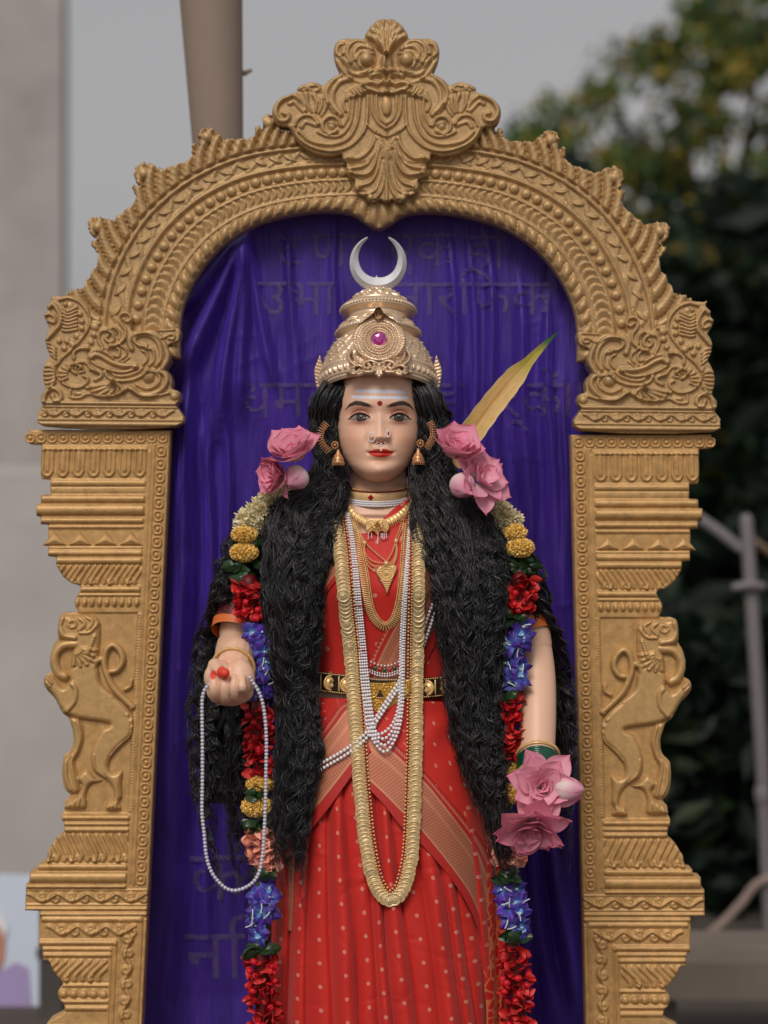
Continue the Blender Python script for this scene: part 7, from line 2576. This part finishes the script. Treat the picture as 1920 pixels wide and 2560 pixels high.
def cyl_spots(p0, p1, w, n, fdep, f0):
    """Points over the front half of a soft cylinder from p0 to p1, with outward normals."""
    out = []
    for i in range(n):
        t = (i + .5) / n
        th = math.radians(rg.uniform(-95, 95))
        x = p0[0] + (p1[0] - p0[0]) * t + w * math.sin(th) * .86
        y = p0[1] + (p1[1] - p0[1]) * t + rg.normal() * 2
        out.append((S.P(x, y, f0 + fdep * math.cos(th)), (math.sin(th), -math.cos(th), -.15)))
    return out


counts = {'red': 0, 'peach': 0}
LIM = 150


def petals_section(kind, p0, p1, w, n, f0):
    core = resample(np.array([p0, p1], float), n=8)
    V, F, F3 = capped(S.P(core[:, 0], core[:, 1], f0 - 4), w * .62 * K, 12)
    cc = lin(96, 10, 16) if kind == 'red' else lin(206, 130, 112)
    sec = mesh(('rose_cluster' if kind == 'red' else 'peach_cluster'), V, [F, F3], M_petal, gar, col=np.broadcast_to(cc, (len(V), 3)))
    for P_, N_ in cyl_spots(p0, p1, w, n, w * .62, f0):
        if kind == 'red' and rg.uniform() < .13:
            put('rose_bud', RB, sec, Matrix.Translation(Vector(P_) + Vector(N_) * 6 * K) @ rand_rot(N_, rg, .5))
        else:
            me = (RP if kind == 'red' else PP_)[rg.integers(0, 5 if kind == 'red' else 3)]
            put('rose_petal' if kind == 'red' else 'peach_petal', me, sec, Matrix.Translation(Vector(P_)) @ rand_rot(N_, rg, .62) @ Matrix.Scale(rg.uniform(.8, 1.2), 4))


def ruffle(c, rx, ry, rf, n, L, W, cols, spread, long_=False):
    """Flower head of many small petals over an ellipsoid."""
    v = rg.normal(size=(n, 3)); v[:, 1] = -np.abs(v[:, 1]); v /= np.linalg.norm(v, axis=1, keepdims=True)
    ctr = S.P(*c)
    base = ctr + v * np.array([rx, rf, ry]) * K * .78
    d = v * np.array([1 / rx, 1 / rf, 1 / ry]) * rx + rg.normal(size=(n, 3)) * spread
    d /= np.linalg.norm(d, axis=1, keepdims=True)
    s_ = np.cross(d, rg.normal(size=(n, 3))); s_ /= np.linalg.norm(s_, axis=1, keepdims=True)
    q = np.cross(d, s_)
    l_ = (L * rg.uniform(.7, 1.25, n))[:, None] * K; w_ = (W * rg.uniform(.7, 1.2, n))[:, None] * K
    pts = [base - s_ * w_ * .5, base + s_ * w_ * .5, base + d * l_ * .6 + s_ * w_ + q * w_ * .35, base + d * l_ * .6 - s_ * w_ + q * w_ * .35, base + d * l_ + s_ * w_ * .4 - q * w_ * .2, base + d * l_ - s_ * w_ * .4 - q * w_ * .2]
    V = np.stack(pts, 1).reshape(-1, 3)
    i = np.arange(n)[:, None] * 6
    F = np.concatenate([i + [[0, 1, 2, 3]], i + [[3, 2, 4, 5]]])
    c_ = np.array(cols)[rg.integers(0, len(cols), n)] * rg.uniform(.85, 1.1, (n, 1))
    return V, F, np.repeat(c_, 6, 0)


def head(name, c, rx, ry, rf, n, L, W, cols, spread=.35):
    V, F, cc = ruffle(c, rx, ry, rf, n, L, W, cols, spread)
    Vi, Fi = ICO2
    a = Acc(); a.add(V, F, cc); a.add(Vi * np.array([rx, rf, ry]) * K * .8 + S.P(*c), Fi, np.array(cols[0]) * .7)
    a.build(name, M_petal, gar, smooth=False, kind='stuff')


CREAM = [lin(252, 240, 200), lin(250, 232, 180), lin(254, 246, 220)]
YEL = [lin(250, 208, 112), lin(252, 218, 134), lin(244, 194, 92)]


def cream(p0, p1, w, f0, n):
    P = resample(np.array([p0, p1], float), n=n)
    for x, y in P:
        head('chrysanthemum', (x, y, f0), w, w * .95, w * .7, 480, w * .5, 2.8, CREAM, .45)


lu = np.linspace(0, 1, 9)[:, None]; lv = np.linspace(-1, 1, 5)[None]
lw = 17 * np.sin(np.pi * (.06 + .90 * lu)) ** .8
LV = np.stack([lw * lv, 5 * np.sin(lu * 3) - 7 * np.abs(lv) + 0 * lu, 62 * lu - 14 * lu ** 2 + 0 * lv], -1).reshape(-1, 3) * K
LEAF = meshdata('garland_leaf', LV, gridF(9, 5), M_gleaf)


def leafbunch(c, w, n, f0, h=26):
    for i in range(n):
        sx = rg.choice([-1, 1])
        x = c[0] + rg.uniform(-.55, .25) * w * -sx * -1
        y = c[1] + rg.uniform(-.5, .5) * h
        d = (sx * rg.uniform(.6, 1), -rg.uniform(.25, .7), rg.normal() * .3)
        put('garland_leaf', LEAF, gar, Matrix.Translation(Vector(S.P(x - sx * 18, y, f0 + rg.uniform(-2, 12)))) @ basis(d, rg.choice([0, 3.14]) + rg.normal() * .6) @ Matrix.Scale(rg.uniform(.7, 1.05), 4))


# orchid: five petals, lip and column, with a white and blue throat
def orchid_mesh(k):
    a = Acc()
    pur, blu, pal = lin(70, 34, 132), lin(58, 70, 170), lin(112, 158, 206)
    if k == 1: pur = lin(88, 44, 160)
    for i in range(5):
        L, W = (30, 10) if i % 2 == 0 else (32, 14)
        u = np.linspace(0, 1, 8)[:, None]; v = np.linspace(-1, 1, 7)[None]
        w = W * np.sin(np.pi * (.10 + .86 * u)) ** .75
        x, z = w * v, L * u + 0 * v - 3 * v ** 2 * u
        y = 5 * np.sin(u * 2.6) - 3.2 * v ** 2 + 2.5 * np.sin(3 * v + i) * u
        c = np.broadcast_to(pal, x.shape + (3,))
        c = cm(c, blu, np.broadcast_to(sst(u, .05, .35), x.shape)); c = cm(c, pur, np.broadcast_to(sst(u, .25, .75), x.shape))
        c = cm(c, pal, np.broadcast_to(np.abs(v) ** 6, x.shape) * .45)
        an_ = i * 2 * math.pi / 5 + .1 * math.sin(7 * i + k)
        ca, sa = math.cos(an_), math.sin(an_)
        a.add(np.stack([x * ca + z * sa, -y, -x * sa + z * ca], -1).reshape(-1, 3) * K, gridF(8, 7), c.reshape(-1, 3))
    u = np.linspace(0, 1, 7)[:, None]; v = np.linspace(-1, 1, 7)[None]
    w = 8 * np.sin(np.pi * (.2 + .7 * u))
    c = cm(np.broadcast_to(pal, (7, 7, 3)), lin(90, 40, 170), np.broadcast_to(sst(u, .4, .9), (7, 7)))
    a.add(np.stack([w * v, -(8 - 14 * u + 5 * v ** 2), -17 * u + 0 * v], -1).reshape(-1, 3) * K, gridF(7, 7), c.reshape(-1, 3))
    V, F = ICO1
    a.add(V * 3.4 * K + np.array([0, -7, 1]) * K, F, lin(214, 222, 226))
    return a.data('orchid', M_petal)


ORC = [orchid_mesh(0), orchid_mesh(1), orchid_mesh(2)]
V, F, F3 = capped(np.array([[0, 0, 0], [3, -2, 10], [8, -3, 18]]) * K, np.array([1.6, 1.6, 1.4]) * K, 6)
TIP = meshdata('orchid_stalk', V, [F, F3], pm('pale_stalk', lin(206, 214, 206), .5))


def orchids(p0, p1, w, n, f0):
    for i in range(n):
        t = (i + .5) / n
        x = p0[0] + (p1[0] - p0[0]) * t + rg.uniform(-.6, .6) * w
        y = p0[1] + (p1[1] - p0[1]) * t + rg.normal() * 5
        d = ((x - p0[0] - (p1[0] - p0[0]) * t) / w * .9 + rg.normal() * .25, -1, rg.normal() * .35)
        z = Vector(d).normalized()
        # face along -Y turned to d
        R_ = Vector((0, -1, 0)).rotation_difference(z).to_matrix().to_4x4()
        put('orchid', ORC[rg.integers(0, 3)], gar, Matrix.Translation(Vector(S.P(x, y, f0 + rg.uniform(-6, 14)))) @ R_ @ rotY(rg.uniform(0, 6.28)) @ Matrix.Scale(rg.uniform(.95, 1.25), 4))
        if rg.uniform() < .35:
            put('orchid_stalk', TIP, gar, Matrix.Translation(Vector(S.P(x + rg.normal() * w * .5, y, f0 + 22))) @ rotY(rg.uniform(0, 6.28)))
    core = np.array([p0, p1], float)
    V, F, F3 = capped(S.P(core[:, 0], core[:, 1], f0 - 16), w * .5 * K, 10)
    mesh('garland_cord', V, [F, F3], M_gleaf, gar)


GF = 376
# viewer's left fall
cream((706, 1236), (622, 1308), 33, 330, 5)
head('marigold', (612, 1337, 360), 32, 17, 26, 924, 7.5, 3.2, YEL); leafbunch((616, 1356), 66, 4, 345, 8)
head('marigold', (611, 1381, 366), 35, 20, 28, 1012, 7.5, 3.2, YEL); leafbunch((612, 1422), 80, 11, 348, 44)
petals_section('red', (624, 1456), (634, 1546), 33, 74, GF)
orchids((640, 1566), (656, 1744), 34, 15, GF + 4)
petals_section('red', (648, 1764), (653, 1930), 29, 100, GF)
head('marigold', (652, 1956, GF), 35, 21, 26, 1012, 7.5, 3.2, YEL); leafbunch((650, 1983), 70, 5, GF, 10)
head('marigold', (644, 2012, GF + 4), 40, 24, 28, 1144, 7.5, 3.2, YEL); leafbunch((648, 2052), 76, 8, GF, 26)
petals_section('peach', (654, 2070), (659, 2160), 32, 60, GF + 4); leafbunch((660, 2184), 70, 6, GF, 20)
orchids((657, 2212), (662, 2340), 34, 12, GF + 4); leafbunch((652, 2362), 70, 6, GF, 20)
petals_section('red', (655, 2382), (664, 2640), 31, 130, GF)
# viewer's right fall
cream((1206, 1252), (1276, 1302), 27, 330, 5)
head('marigold', (1288, 1331, 360), 27, 18, 24, 792, 7.5, 3.2, YEL)
head('marigold', (1299, 1369, 366), 35, 21, 27, 1012, 7.5, 3.2, YEL); leafbunch((1299, 1412), 78, 10, 348, 40)
petals_section('red', (1298, 1448), (1297, 1530), 31, 66, GF); leafbunch((1288, 1544), 66, 5, GF, 12)
orchids((1288, 1562), (1279, 1712), 34, 14, GF + 4); leafbunch((1268, 1722), 54, 4, GF, 14)
petals_section('red', (1272, 1738), (1270, 1900), 25, 92, GF)
head('marigold', (1268, 1922, GF), 28, 20, 24, 792, 7.5, 3.2, YEL); head('marigold', (1266, 1982, GF), 30, 24, 24, 880, 7.5, 3.2, YEL); leafbunch((1264, 2020), 60, 6, GF, 30)
petals_section('peach', (1268, 2060), (1272, 2152), 32, 60, GF); leafbunch((1270, 2182), 66, 6, GF, 22)
orchids((1272, 2206), (1286, 2326), 36, 12, GF + 4); leafbunch((1278, 2342), 62, 6, GF, 18)
petals_section('red', (1280, 2362), (1306, 2640), 30, 140, GF)
